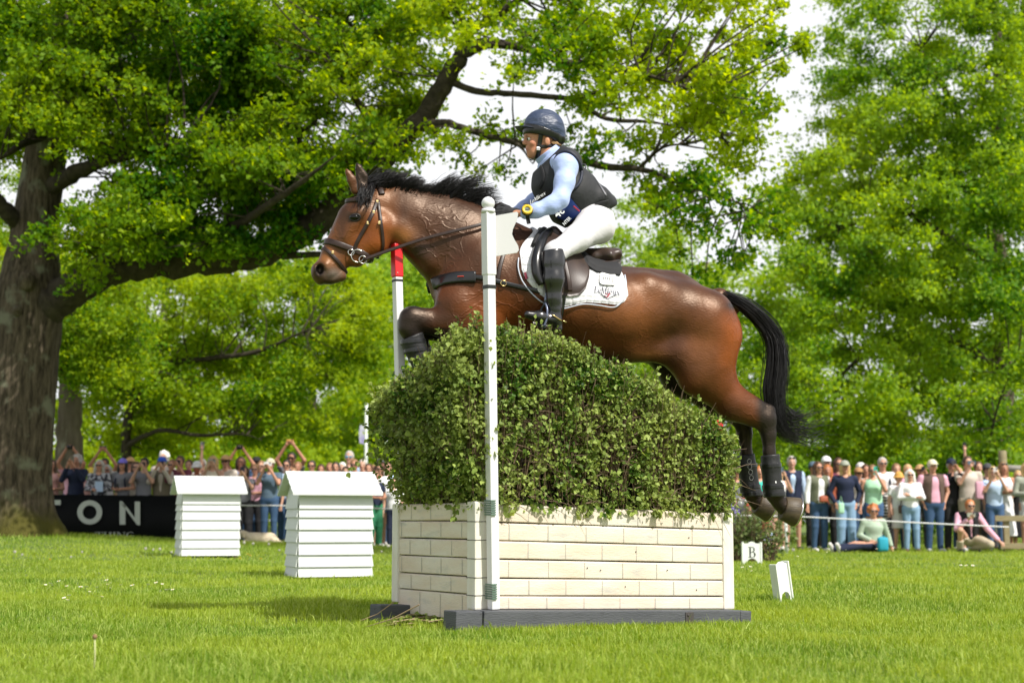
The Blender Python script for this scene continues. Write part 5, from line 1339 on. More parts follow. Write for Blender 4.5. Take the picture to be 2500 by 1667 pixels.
for s in (-1, 1):
    limb(f, ARM[s], .02, -.006); limb(f, LEG[s], .03, -.006); limb(f, CALF[s], .02, -.008)
    f.cone(hp(1353, 752, s * .35), hp(1357, 782, s * .355), .03, .03, .02); f.cone(hp(1356, 782, s * .355), hp(1300, 770, s * .37), .028, .022, .02)
    # hand: palm, four bent fingers of unequal length and a thumb, closed on the rein
    hx, hz = (1238, 520) if s < 0 else (1226, 521); y = s * .145
    f.ell(hc(hx - 2, hz, y), (.040, .016, .034), k=.012)
    f.cone(hc(hx + 20, hz, y - s * -.01), hc(hx + 6, hz, y), .022, .026, .015)
    for i, (dz, ln) in enumerate(((-11, 12), (-4, 14), (4, 13), (11, 10))):
        a = hc(hx - 12, hz + dz, y + s * .004); b = hc(hx - 12 - ln, hz + dz + 2, y - s * .004); c = hc(hx - 10 - ln, hz + dz + 5, y - s * .030); d = hc(hx - 6, hz + dz + 5, y - s * .040)
        f.cone(a, b, .0095, .009, .004); f.cone(b, c, .009, .0085, .003); f.cone(c, d, .0085, .008, .003)
    f.cone(hc(hx + 4, hz - 12, y - s * .012), hc(hx - 12, hz - 19, y - s * .022), .011, .009, .006); f.cone(hc(hx - 12, hz - 19, y - s * .022), hc(hx - 22, hz - 14, y - s * .026), .009, .008, .004)
V, F = f.surf(1)
uv = np.array([hpx(p[0], p[2], p[1]) for p in V])
c = np.tile(vec(.50, .235, .135), (len(V), 1))
def bl(cu, cv, r): return np.exp(-(((uv[:, 0] - cu) / r) ** 2 + ((uv[:, 1] - cv) / r) ** 2))[:, None]
c = c * (1 - .5 * bl(1302, 353, 11)) + vec(.56, .19, .12) * .5 * bl(1302, 353, 11)
c = c * (1 - .8 * bl(1286, 366, 4)) + vec(.40, .11, .09) * .8 * bl(1286, 366, 4)
c = c * (1 - .55 * bl(1289, 339, 5)) + vec(.16, .08, .05) * .55 * bl(1289, 339, 5)
c = c * (1 - .85 * bl(1286, 332, 3.4)) + vec(.16, .09, .05) * .85 * bl(1286, 332, 3.4)
mesh_obj('body', V, F, M_SKIN, rider, True, cols=c)
RB = BVHTree.FromPolygons([tuple(v) for v in V], [tuple(int(i) for i in q) for q in F])
for s in (-1, 1):
    mb = MB(); mb.sphere(hp(1291, 340, s * .031), .0105, 12, 8); o = mb.build('eye', mat('eye_white', (.6, .56, .5), .2), rider, True)
    mb = MB(); mb.sphere(hp(1288.5, 340, s * .033), .0062, 10, 6); mb.build('iris', M_EYE, o, True)
# ---- shirt
f = fld((lo[0], -.46, hp(1400, 580)[2]), (hi[0], .46, hp(1400, 370)[2]), .007)
limb(f, TORSO[:3], .04, .010, 1.12); shoulders(f, .010)
for s in (-1, 1): limb(f, ARM[s][:-1], .025, .005)
f.cone(hp(1336, 376), hp(1350, 404), .062, .072, .02)
f.plane(hp(1334, 380), (-.75, 0, .66))
V, F = f.surf(1); mesh_obj('shirt', V, F, M_SHIRT, rider, True)
col = MB(); ring_strap(col, (1312, 396), (1362, 360), .035, .006, bvh=RB, off=.006, rmax=.1); col.build('collar', M_SHIRT, rider, True)
# ---- breeches
f = fld((lo[0], -.46, hp(1400, 660)[2]), (hi[0], .46, hp(1400, 480)[2]), .007)
limb(f, TORSO[2:], .04, .012, 1.12)
for s in (-1, 1):
    limb(f, LEG[s], .04, .006); f.cone(hp(1456, 552, s * .075), hp(1466, 560, s * .085), 39 * PX, 33 * PX, .03)
V, F = f.surf(1); mesh_obj('breeches', V, F, M_BREECH, rider, True)
# ---- tall boots
for s in (-1, 1):
    f = fld(hp(1262, 835, s * .36) - vec(0, .12, 0), hp(1400, 590, s * .36) + vec(0, .12, 0), .0055)
    limb(f, CALF[s], .02, .009)
    f.cone(hp(1351, 616, s * .338), hp(1350, 640, s * .343), .062, .060, .02)
    f.plane(hp(1350, 611, s * .34), (-.12, 0, .99))
    f.cone(hp(1353, 745, s * .35), hp(1356, 778, s * .355), .038, .036, .02)
    f.cone(hp(1357, 784, s * .355), hp(1318, 774, s * .365), .034, .033, .02, (0, 0, 1), 1.0); f.cone(hp(1318, 774, s * .365), hp(1288, 768, s * .37), .033, .022, .02)
    f.cone(hp(1362, 802, s * .355), hp(1360, 790, s * .355), .028, .030, .01)
    V, F = f.surf(1); b = mesh_obj('riding_boot', V, F, M_BOOTL, rider, True)
    mb = MB(); mb.tube([hp(1300, 789, s * .37), hp(1340, 797, s * .362)], .012, 8, True); mb.build('sole', M_LEATHB, b)
    mb = MB(); mb.tube(smooth_path([hp(1348, 768, s * .40), hp(1366, 780, s * .395), hp(1374, 783, s * .36), hp(1366, 780, s * .32)], 4), .005, 6); mb.tube([hp(1372, 782, s * .36), hp(1383, 787, s * .36)], .005, 6)
    mb.build('spur', M_BRASS, b, True)
# ---- body protector
VEST = [(1356, 408, 49), (1364, 444, 65), (1398, 478, 66), (1448, 506, 51)]
f = fld((lo[0], -.42, hp(1400, 590)[2]), (hi[0] + .02, .42, hp(1400, 345)[2]), .007)
for a, b in zip(VEST[:-1], VEST[1:]): f.cone(hp(a[0], a[1]), hp(b[0], b[1]), a[2] * PX, b[2] * PX, .04, LAT, 1.10)
f.cone(hp(1480, 500), hp(1460, 492), 24 * PX, 34 * PX, .03, LAT, 2.0)
for s in (-1, 1): f.cone(hp(1364, 396, s * .04), hp(1386, 398, s * .135), 42 * PX, 36 * PX, .03)
f.cone(hp(1380, 520), hp(1395, 540), 34 * PX, 22 * PX, .04, LAT, 1.6)
f.plane(hp(1436, 532), (.42, 0, -.91))
f.plane(hp(1350, 376), (-.70, 0, .71))
for s in (-1, 1):      # arm holes
    f.cone(hp(1384, 410, s * .19), hp(1376, 430, s * .38), 29 * PX, 44 * PX, .010, op='sub')
f.cone(hp(1336, 366), hp(1350, 402), .066, .058, .01, op='sub')
V, F = f.surf(1); vest = mesh_obj('body_protector', V, F, M_VEST, rider, True)
VB = BVHTree.FromPolygons([tuple(v) for v in V], [tuple(int(i) for i in q) for q in F])
mb = MB(); strap(mb, [(1322, 405), (1328, 430), (1322, 455), (1316, 470)], .022, .005, sides=(-1,), off=.003, bvh=VB); mb.build('chest_strap', M_BLKF, vest, True)
for s in (-1, 1): mb = MB(); strap(mb, [(1438, 512), (1462, 498), (1484, 492)], .024, .006, sides=(s,), off=.003, bvh=VB); mb.build('side_strap', M_BLKF, vest, True)
mb = MB(); p = surf_pt(1448, 508, -1, .012, VB); mb.box(p, (.050, .012, .034), 0, .004, Matrix.Rotation(-.45, 3, 'Y').to_4x4()) if p is not None else None; mb.build('buckle', M_LEATHB, vest)
mb = MB(); strap(mb, [(1424, 398), (1446, 424), (1464, 452), (1480, 478)], .010, .003, sides=(-1, 1), off=.002, bvh=VB); mb.build('edge_strip', mat('grey_strip', (.16, .16, .18), .5), vest, True)
# edge of the arm hole
mb = MB(); P = []
for a in np.linspace(0, 2 * math.pi, 40):
    u, v = 1386 + 33 * math.cos(a) + 6 * math.sin(a), 416 + 46 * math.sin(a); p = surf_pt(u, v, -1, .002, VB)
    if p is not None and p[1] < -.06: P.append(p)
if len(P) > 4: mb.tube(P, .010, 6); mb.build('armhole_edge', mat('navy_edge', (.012, .016, .035), .6), vest, True)
M_BIB = mat('blue_bib', (.022, .055, .26), .38, bump=(12, .3, .01))
bib = MB(); 
def grid_panel(mb, quad, nx, ny, off, th, bvh):
    g_ = []
    for i in range(nx + 1):
        for j in range(ny + 1):
            s, t = i / nx, j / ny
            q = (vec(*quad[0]) * (1 - s) + vec(*quad[1]) * s) * (1 - t) + (vec(*quad[3]) * (1 - s) + vec(*quad[2]) * s) * t
            p = surf_pt(q[0], q[1], -1, off, bvh); g_.append(p if p is not None else (g_[-1] if g_ else hp(q[0], q[1], -.15)))
    n = len(g_); V = g_ + [p + vec(0, -th, 0) for p in g_]; F = []
    for i in range(nx):
        for j in range(ny):
            a = i * (ny + 1) + j; F.append((n + a, n + a + 1, n + a + ny + 2, n + a + ny + 1)); F.append((a, a + ny + 1, a + ny + 2, a + 1))
    mb.add(V, F)
grid_panel(bib, [(1340, 505), (1388, 478), (1419, 516), (1379, 553)], 16, 12, .004, .004, VB)
bo = bib.build('number_bib', M_BIB, vest, True); fix_normals(bo)
BB = BVHTree.FromPolygons([tuple(v) for v in bib.V], bib.F)
drape_text('bib_number', '46', 1366, 519, 26, R(-42), mat('pale_print', (.6, .62, .64), .5), bo, .003, BB, .02)
drape_text('bib_name', 'NTER', 1384, 540, 11.5, R(-46), bpy.data.materials['pale_print'], bo, .003, BB, .015, squash=.85)
mb = MB(); mb.tube([q for q in (surf_pt(u, v, -1, .004, BB) for u, v in ((1400, 503), (1407, 509), (1414, 515))) if q is not None], .004, 5); mb.build('red_tag', bpy.data.materials['red_print'], bo)
drape_serif('vest_lettering', 'LeMieux', 1313, 482, 10, R(-33), mat('white_thread', (.75, .75, .75), .6), vest, .004, VB)
# ---- helmet with silk cover
hel = empty('helmet', (0, 0, 0)); hel.parent = rider
f = fld(hp(1225, 365) - vec(0, .16, 0), hp(1400, 250) + vec(0, .16, 0), .0045)
f.ell(hp(1328, 314), (.124, .096, .116), k=.02)
f.cone(hp(1336, 328), hp(1350, 332), .088, .075, .02)
f.plane(hp(1330, 327), (-.33, 0, -.94))
f.ell(hp(1327, 318), (.104, .080, .100), k=.004, op='sub')
V, F = f.surf(1); silk = mesh_obj('silk_cover', V, F, M_SILK, hel, True)
f = fld(hp(1225, 375) - vec(0, .16, 0), hp(1400, 250) + vec(0, .16, 0), .0045)
f.ell(hp(1328, 320), (.129, .100, .108), k=.01)
f.plane(hp(1330, 343), (-.22, 0, -.97)); f.plane(hp(1330, 325), (.33, 0, .94))
f.ell(hp(1322, 326), (.100, .078, .14), k=.004, op='sub')
f.cone(hp(1356, 340), hp(1366, 340), .05, .036, .02, LAT, 1.5); f.cone(hp(1340, 356), hp(1345, 356), .045, .045, .004, op='sub')
V, F = f.surf(1); mesh_obj('shell_rim', V, F, M_LEATHB, hel, True)
# peak
mb = MB(); n = 20; T, B_ = [], []
for i in range(n + 1):
    a = -1.15 + 2.3 * i / n; base = hp(1298, 318); c0 = hp(1330, 318)
    inn = vec(c0[0] - .118 * math.cos(a), .092 * math.sin(a), c0[2] - .002 + .02 * math.cos(a) - .02)
    ex = max(0, math.cos(a * 1.36)) ** .8
    out = vec(inn[0] - .062 * ex, inn[1] * (1 + .02), inn[2] + .014 * ex - .012 * abs(math.sin(a)))
    T.append((inn, out))
V = []
for inn, out in T: V += [inn + vec(0, 0, .004), (inn + out) / 2 + vec(0, 0, .010), out, (inn + out) / 2 + vec(0, 0, .004), inn - vec(0, 0, .004)]
F = [(i * 5 + k, i * 5 + (k + 1) % 5, (i + 1) * 5 + (k + 1) % 5, (i + 1) * 5 + k) for i in range(n) for k in range(5)]
o = mb.add(V, F).build('peak', mat('navy_peak', (.012, .016, .03), .5), hel, True); fix_normals(o)
mb = MB(); ring_strap(mb, (1314, 322), (1309, 390), .026, .005, bvh=RB, off=.004, rmax=.14, arc=(.5, 5.78)); mb.build('chin_strap', M_LEATHB, hel, True)
mb = MB(); strap(mb, [(1315, 358), (1328, 358), (1345, 356), (1360, 352)], .020, .003, off=.003, bvh=RB); mb.build('nape_strap', M_LEATHB, hel, True)
mb = MB(); p = surf_pt(1314, 364, -1, .008, RB); mb.box(p, (.022, .006, .020), 0, .002) if p is not None else None; mb.build('strap_buckle', M_STEEL, hel)
mb = MB()
for i in range(40):
    u = g.uniform(1344, 1360); P = [hp(u, 345 + g.uniform(-3, 3), -.06), hp(u + 6, 352, -.07), hp(u + 12, 357 + g.uniform(-4, 3), -.05)]; strand(mb, P, .002, .001)
mb.build('hair', mat('blond_hair', (.42, .26, .12), .5), rider, True)
# ---- watch, gloves
w = empty('watch', (0, 0, 0)); w.parent = rider
c_ = hp(1287, 513, -.262)
mb = MB(); V = []; n = 28
ax = vec(-.15, -.93, .33); ax /= np.linalg.norm(ax); e1 = np.cross(ax, vec(0, 0, 1)); e1 /= np.linalg.norm(e1); e2 = np.cross(e1, ax)
def disc(mb, r0, r1, d0, d1):
    V = []
    for r, d in ((r0, d0), (r1, d0), (r1, d1), (r0, d1)):
        for k in range(n): a = 2 * math.pi * k / n; V.append(c_ + ax * d + r * (math.cos(a) * e1 + math.sin(a) * e2))
    F = [(i * n + k, i * n + (k + 1) % n, ((i + 1) % 4) * n + (k + 1) % n, ((i + 1) % 4) * n + k) for i in range(4) for k in range(n)]
    mb.add(V, F); return mb
disc(mb, .016, .030, -.004, .012); fix_normals(mb.build('bezel', mat('yellow_bezel', (.72, .46, .02), .35), w, True))
mb = MB(); mb.tube([c_ - ax * .012, c_ - ax * .002], [.033, .033], 24); mb.build('case', M_LEATHB, w, True)
mb = MB(); mb.tube([c_, c_ + ax * .006], [.018, .018], 24); mb.build('display', mat('grey_display', (.22, .27, .24), .3), w)
mb = MB(); mb.tube([c_ + ax * .006 - e1 * .010, c_ + ax * .0075 + e1 * .010], [.004, .004], 4); mb.build('digits', mat('digits', (.05, .06, .06), .4), w)
q = smooth_path([hp(1283, 498, -.215), hp(1285, 505, -.25), hp(1287, 520, -.262), hp(1289, 536, -.245), hp(1291, 545, -.215), hp(1290, 540, -.17), hp(1286, 515, -.15), hp(1283, 500, -.18), hp(1283, 498, -.215)], 4)
mb = MB(); ribbon(mb, q, [p - hp(1287, 521, -.205) for p in q], .022, .004); mb.build('watch_strap', M_LEATHB, w, True)
# gloves follow the hands
for s in (-1, 1):
    hx, hz = (1238, 520) if s < 0 else (1226, 521); y = s * .145
    f = fld(hp(hx - 45, hz + 40, y) - vec(0, .09, 0), hp(hx + 42, hz - 40, y) + vec(0, .09, 0), .0035); gr = .0035
    f.ell(hc(hx - 2, hz, y), (.040 + gr, .016 + gr, .034 + gr), k=.012)
    f.cone(hc(hx + 22, hz, y + s * .01), hc(hx + 6, hz, y), .026 + gr, .027 + gr, .015)
    for i, (dz, ln) in enumerate(((-11, 12), (-4, 14), (4, 13), (11, 10))):
        a = hc(hx - 12, hz + dz, y + s * .004); b = hc(hx - 12 - ln, hz + dz + 2, y - s * .004); c = hc(hx - 10 - ln, hz + dz + 5, y - s * .030); d = hc(hx - 6, hz + dz + 5, y - s * .040)
        f.cone(a, b, .0095 + gr, .009 + gr, .003); f.cone(b, c, .009 + gr, .0085 + gr, .003); f.cone(c, d, .0085 + gr, .008 + gr, .003)
    f.cone(hc(hx + 4, hz - 12, y - s * .012), hc(hx - 12, hz - 19, y - s * .022), .011 + gr, .009 + gr, .006); f.cone(hc(hx - 12, hz - 19, y - s * .022), hc(hx - 22, hz - 14, y - s * .026), .009 + gr, .008 + gr, .004)
    V, F = f.surf(1); mesh_obj('glove', V, F, M_BLKF, rider, True)
# ================================================================== white beehive boxes
M_WPAINT = mat('white_paint', (.66, .68, .68), .5, var=(4, (.61, .64, .63), .3), bump=(25, .12, .004), stretch=(1, 1, 6))
M_LEGW = mat('bare_wood', (.26, .17, .10), .8, var=(12, (.36, .26, .16), .25), bump=(40, .3, .004))
def hive(label, ox, oy, rz):
    r = empty('beehive', (ox, oy, float(gh(ox, oy)) - .008), rz, label=label, cat='beehive', group='white clapboard beehives on the lawn')
    w, d = .713, .50; z0, z1 = .035, .815
    core = MB(); core.box((w / 2, d / 2, (z0 + z1) / 2 + .04), (w - .05, d - .05, z1 - z0 + .05)); core.build('wall', M_WPAINT, r)
    rows = [z1, .680, .598, .482, .362, .244, .130, z0]
    def board(x0, x1, y0, y1, za, zb, ax, sgn, nm):
        # lapped board: top flush, bottom kicked out
        mb = MB(); out = .026; th = .013
        if ax == 'y':
            P = []
            for z, o in ((zb, out), (za, .004)):
                P += [(x0, y0 + sgn * (o), z), (x1, y0 + sgn * (o), z), (x1, y0 + sgn * (o - th), z), (x0, y0 + sgn * (o - th), z)]
        else:
            P = []
            for z, o in ((zb, out), (za, .004)):
                P += [(x0 + sgn * o, y0, z), (x0 + sgn * o, y1, z), (x0 + sgn * (o - th), y1, z), (x0 + sgn * (o - th), y0, z)]
        mb.hexa(P); return mb
    gg = random.Random(int(ox * 100))
    for sgn, y in ((-1, 0), (1, d)):
        for k in range(7):
            mb = board(-.004, w + .004, y, y, rows[k] + (.010 if k else 0), rows[k + 1] - .004, 'y', sgn, ''); o = mb.build('board', M_WPAINT, r); fix_normals(o)
            if sgn < 0:
                nl = MB()
                for x in (.03, w - .03): nl.sphere((x, y - .0165, rows[k + 1] + .022), .0035, 6, 4)
                nl.build('nail', M_DARKG, o)
    for sgn, x in ((-1, 0), (1, w)):
        for k in range(7):
            mb = board(x, x, .006, d - .006, rows[k] + (.010 if k else 0), rows[k + 1] - .004, 'x', sgn, ''); fix_normals(mb.build('board', M_WPAINT, r))
    # pitched roof of lapped planks
    rl = MB(); ze, zr = .812, 1.035; ov = .085; yl = -.095; n = 4
    for side in (0, 1):
        for k in range(n):
            t0, t1 = k / n, (k + 1) / n
            ya = (yl + (d / 2 - yl) * t0); yb = (yl + (d / 2 - yl) * t1); za = ze + (zr - ze) * t0; zb = ze + (zr - ze) * t1
            if side: ya, yb = d - ya, d - yb
            lip = .015; P = [(-ov, ya, za - .010), (w + ov, ya, za - .010), (w + ov, yb, zb - .012), (-ov, yb, zb - .012), (-ov, ya, za + lip), (w + ov, ya, za + lip), (w + ov, yb, zb + .003), (-ov, yb, zb + .003)]
            rl.hexa(P)
    o = rl.build('roof', M_WPAINT, r); fix_normals(o)
    for x in (-.004, w - .008):
        gb = MB(); gb.prism([(-.0, z1 - .01), (d, z1 - .01), (d / 2 + .02, zr - .03), (d / 2 - .02, zr - .03)], 0, .012, lambda a, b, h, x=x: (x + h, a, b)); fix_normals(gb.build('gable', M_WPAINT, r))
    for x in (.03, w - .03):
        for y in (.03, d - .03): mb = MB(); mb.box((x, y, .02), (.05, .05, .09), 0, .003); mb.build('leg', M_LEGW, r)
    return r
p = ground_at(728, 1413); hive('nearer of the two white clapboard beehives, standing beside the brush fence', at(728, 1413, 14.5)[0], 14.5, R(21))
hive('farther of the two white clapboard beehives, in front of the black banner', at(443, 1357, 19.2)[0], 19.2, R(20))

# ================================================================== signs
M_SIGN = mat('white_sign', (.74, .77, .73), .4, bump=(20, .05, .003))
sx = at(1836, 1375, 19.6); sg = empty('sign', (sx[0], sx[1], float(gh(sx[0], sx[1]))), R(4), label='small white sign with a black letter B beside the shrub', cat='sign')
def arc(cx, cz, r, a0, a1, n=10): return [(cx + r * math.cos(a0 + (a1 - a0) * i / n), cz + r * math.sin(a0 + (a1 - a0) * i / n)) for i in range(n + 1)]
po_ = [(-.125, 0), (-.085, 0)] + arc(0, .0, .075, math.pi, 0, 8)[1:-1] + [(.085, 0), (.125, 0), (.125, .275), (.09, .262)] + arc(0, .225, .062, .7, math.pi - .7, 8) + [(-.09, .262), (-.125, .275)]
mb = MB(); mb.prism(po_, -.012, .012, lambda a, b, h: (a, h, b)); fix_normals(mb.build('board', M_SIGN, sg))
q_, wB = serif_text('B'); mb = MB()
for poly in q_: mb.add([((a - wB / 2) * .135, -.0145, b * .135 + .085) for a, b in poly], [tuple(range(len(poly)))])
mb.build('letter', mat('black_letter', (.012, .012, .014), .5), sg)
for s in (-1, 1): mb = MB(); mb.box((s * .12, .004, .1385), (.022, .05, .285), 0, .003); mb.build('side_strip', M_SIGN, sg)
sx = at(1918, 1463, 10.6); sg = empty('sign', (sx[0], sx[1], float(gh(sx[0], sx[1])) - .005), 0, label='blank white scallop topped marker board leaning in the grass to the right of the fence', cat='sign')
mb = MB(); Mr = Matrix.Rotation(R(-13), 3, 'Y') @ Matrix.Rotation(R(40), 3, 'Z') @ Matrix.Rotation(R(8), 3, 'X')
po_ = [(-.068, 0), (-.050, .0)] + [(-.044, .045), (-.032, .068), (0, .078), (.032, .068), (.044, .045)] + [(.050, 0), (.068, 0), (.068, .272), (.052, .264)] + arc(0, .235, .052, .6, math.pi - .6, 8) + [(-.052, .264), (-.068, .272)]
fn = lambda a, b, h: tuple(Mr @ Vector((a, h, b)))
mb.prism(po_, -.008, .008, fn); fix_normals(mb.build('board', M_SIGN, sg))
for s in (-1, 1):
    mb = MB(); t = MB(); t.box((s * .066, .012, .140), (.012, .062, .280), 0, .003); mb.add([tuple(Mr @ Vector(v)) for v in t.V], t.F); mb.build('side_strip', M_SIGN, sg)

# ================================================================== black banner with lettering
by = 28.6; bl_ = at(60, 1208, by); br_ = at(498, 1211, by - .1)
ban = empty('banner', (bl_[0], bl_[1], 0), 0, label='long black banner with big white letters between the oak and the white beehives', cat='banner')
zt_ = bl_[2]; zb_ = zt_ - 1.02; W_ = br_[0] - bl_[0]
nx_ = 40; V, F = [], []
for i in range(nx_ + 1):
    x = W_ * i / nx_; w = .012 * math.sin(x * 2.7) + .006 * math.sin(x * 7)
    for z, k in ((zb_, 0), ((zb_ + zt_) / 2, 1), (zt_ + .008 * math.sin(x * 1.9), 0)): V.append((x, w + .012 * k, z))
n1 = len(V); V += [(x, y + .006, z) for x, y, z in V]
for i in range(nx_):
    for j in range(2): a = i * 3 + j; F += [(a, a + 3, a + 4, a + 1), (n1 + a, n1 + a + 1, n1 + a + 4, n1 + a + 3)]
for i in range(nx_): a = i * 3; F += [(a, n1 + a, n1 + a + 3, a + 3), (a + 2, a + 5, n1 + a + 5, n1 + a + 2)]
fix_normals(mesh_obj('sheet', V, F, mat('black_vinyl', (.004, .0045, .005), .6, spec=.12, bump=(6, .2, .01)), ban, True))
M_LETT = mat('grey_white_letter', (.50, .53, .49), .5)
def bpt(u, v): p = at(u, v, by - .045); return (p[0] - bl_[0], -.045, p[2])
mb = MB(); n = 40; V = []
for k in range(n):
    a = 2 * math.pi * k / n; V.append(bpt(219 + 30.5 * math.cos(a), 1250 + 29.5 * math.sin(a)))
for k in range(n):
    a = 2 * math.pi * k / n; V.append(bpt(219 + 17 * math.cos(a), 1250 + 17 * math.sin(a)))
mb.add(V, [(k, (k + 1) % n, n + (k + 1) % n, n + k) for k in range(n)]); mb.build('letter', M_LETT, ban)
def lpoly(pl): mb = MB(); mb.add([bpt(*p) for p in pl], [tuple(range(len(pl)))]); return mb
mb = MB()
for q in ([(292, 1280), (292, 1223), (306, 1236), (306, 1280)], [(292, 1223), (299, 1223), (342, 1281), (335, 1281)], [(299, 1223), (306, 1236), (306, 1233), (329, 1262)], [(329, 1224), (342, 1224), (342, 1281), (329, 1264)]):
    mb.add([bpt(*p) for p in q], [(0, 1, 2, 3)])
mb.V = mb.V[:]; mb.build('letter', M_LETT, ban)
mb = MB(); mb.add([bpt(*p) for p in [(96, 1220), (148, 1220), (148, 1232), (96, 1232)]], [(0, 1, 2, 3)]); mb.add([bpt(*p) for p in [(115, 1232.3), (128, 1232.3), (128, 1277), (115, 1277)]], [(0, 1, 2, 3)]); mb.build('letter', M_LETT, ban)
polys, w_ = serif_text('THING'); mb = MB(); hh = 17
for poly in polys: mb.add([bpt(232 + (a) * hh * 1.42, 1311 - b * hh + 4) for a, b in poly], [tuple(range(len(poly)))])
mb.build('small_lettering', M_LETT, ban)
for x in (0.3, W_ * .5, W_ - .1): mb = MB(); mb.box((x, .05, (zt_ + .0) / 2), (.05, .05, zt_ + .1)); mb.build('support_post', M_LEGW, ban)

# ================================================================== ropes and posts
M_ROPE = mat('white_rope', (.62, .62, .62), .6); M_RPOST = mat('white_rope_post', (.62, .66, .64), .5)
def rope(label, pts, r=.014):
    P = smooth_path([at(u, v, y) for u, v, y in pts], 8); o = empty('rope', tuple(P[0]), 0, label=label, cat='rope', group='ropes in front of the crowd'); mb = MB(); mb.tube([p - P[0] for p in P], r, 6); mb.build('cord', M_ROPE, o, True)
rope('white rope across the spectators on the left, behind the white beehives', [(415, 1233, 29.0), (565, 1233.5, 29), (700, 1234, 29), (905, 1240, 28.6), (1010, 1244, 28.4), (1300, 1250, 28.4)])
rope('white rope across the spectators on the right', [(1640, 1254, 27.0), (1800, 1258, 27.2), (1925, 1260, 27.3), (2020, 1264, 27.3), (2250, 1276, 27.4), (2462, 1286, 27.6)])
def rpost(label, u, v0, v1, y, r=.03):
    p = at(u, v1, y); z = float(gh(p[0], p[1])); o = empty('rope_post', (p[0], p[1], z), 0, label=label, cat='post'); q = at(u, v0, y); mb = MB(); mb.tube([(0, 0, -.02), (0, 0, q[2] - z)], r, 8); mb.build('post', M_RPOST, o, True); mb = MB(); mb.sphere((0, 0, q[2] - z), r * 1.3, 10, 6, (1, 1, .7)); mb.build('cap', M_RPOST, o, True)
rpost('slim white rope post standing beside the shrub on the right', 1920, 1252, 1347, 27.3)

# wooden fence at the far right
M_FENCE = mat('weathered_timber', (.22, .17, .09), .85, var=(5, (.30, .26, .15), .25), bump=(20, .5, .01), stretch=(1, 1, 4))
M_LOG = mat('grey_log', (.30, .27, .23), .85, var=(6, (.42, .40, .36), .25), bump=(14, .5, .02))
o0 = at(2458, 1338, 28.2); wf = empty('rail_fence', (o0[0], o0[1], 0), 0, label='low weathered timber rail fence at the right edge of the crowd', cat='fence')
S_ = 28.2 / (FPX * _c)
mb = MB(); mb.box((0, 0, .27), (.10, .10, .66), 0, .008); mb.build('post', M_FENCE, wf)
mb = MB(); mb.box((1.0, 0, .27), (.10, .10, .66), 0, .008); mb.build('post', M_FENCE, wf)
for z, x0 in ((.602, -.22), (.10, -.14)): mb = MB(); mb.box(((x0 + 2.2) / 2, -.075, z), (2.2 - x0, .045, .105), 0, .006); mb.build('rail', M_FENCE, wf)
o1 = at(2447, 1100, 31.8); wf = empty('log_fence', (o1[0], o1[1], 0), 0, label='tall round timber post with a pale log rail behind the crowd on the right', cat='fence')
mb = MB(); mb.tube([(0, 0, 0), (0, 0, o1[2] - .02), (0, 0, o1[2])], [.088, .085, .078], 14); mb.build('post', M_FENCE, wf, True)
l0 = at(2452, 1143, 31.8); mb = MB(); mb.tube([(-.05, -.1, l0[2] - .0), (.8, -.08, l0[2] - .03), (2.2, -.1, l0[2] - .06)], [.075, .07, .075], 12); mb.build('rail', M_LOG, wf, True)
# feather flag on a white pole in the distance, left of the brush
fl_p = at(893, 1140, 42); ff = empty('flag_pole', (fl_p[0], fl_p[1], 0), 0, label='distant thin white pole with a small white and purple flag above the left crowd', cat='flag pole')
zt2 = at(893, 985, 42)[2]; mb = MB(); mb.tube([(0, 0, 0), (0, 0, zt2)], [.055, .045], 8); mb.build('pole', M_RPOST, ff, True)
mb = MB(); pl_ = [(893, 1036), (879, 1038), (876, 1060), (878, 1082), (893, 1085)]; pl_ = [at(u, v, 42) - vec(fl_p[0], fl_p[1], 0) for u, v in pl_]; V = [tuple(p + vec(0, -.03, 0)) for p in pl_] + [tuple(p + vec(0, .0, 0)) for p in pl_]; n = len(pl_)
mb.add(V, [tuple(range(n)), tuple(range(2 * n - 1, n - 1, -1))] + [(i, (i + 1) % n, n + (i + 1) % n, n + i) for i in range(n)]); fix_normals(mb.build('flag', mat('lilac_white', (.62, .62, .74), .7, var=(3, (.30, .27, .55), .1)), ff))

# ---- shrub with flowers beside the fence
shp = at(1838, 1345, 21.5); sh = empty('shrub', (shp[0], shp[1], 0), 0, label='loose dry looking shrub with red, white and purple flowers behind the letter B sign', cat='shrub')
mb = MB(); gg = random.Random(31); lp_ = []
for i in range(150):
    a = gg.uniform(0, 6.28); b0 = vec(gg.uniform(-.30, .30), gg.uniform(-.25, .25), 0); t = vec(b0[0] + gg.gauss(0, .20), b0[1] + gg.gauss(0, .16), gg.uniform(.28, .80)); m_ = (b0 + t) / 2 + vec(gg.gauss(0, .06), 0, .05)
    mb.tube([b0, m_, t], [.006, .004, .0015], 4, False)
    for k in range(13): s = .3 + .7 * gg.random(); q = b0 * (1 - s) + t * s + vec(gg.gauss(0, .05), gg.gauss(0, .05), gg.gauss(0, .05)); lp_.append(q)
mb.build('stems', TWIG, sh)
lp_ = np.array(lp_); n = len(lp_); Vl, Fl = leaves_mesh(lp_, rand_dirs(n) + vec(0, 0, -.3), rand_dirs(n) + vec(0, -.3, .8), rng.uniform(.035, .07, n), .7, .12, 'birch')
mesh_obj('foliage', Vl, Fl, leaf_mat('shrub_leaf', (.06, .10, .03), (.12, .17, .05), (.24, .28, .12), .35), sh)
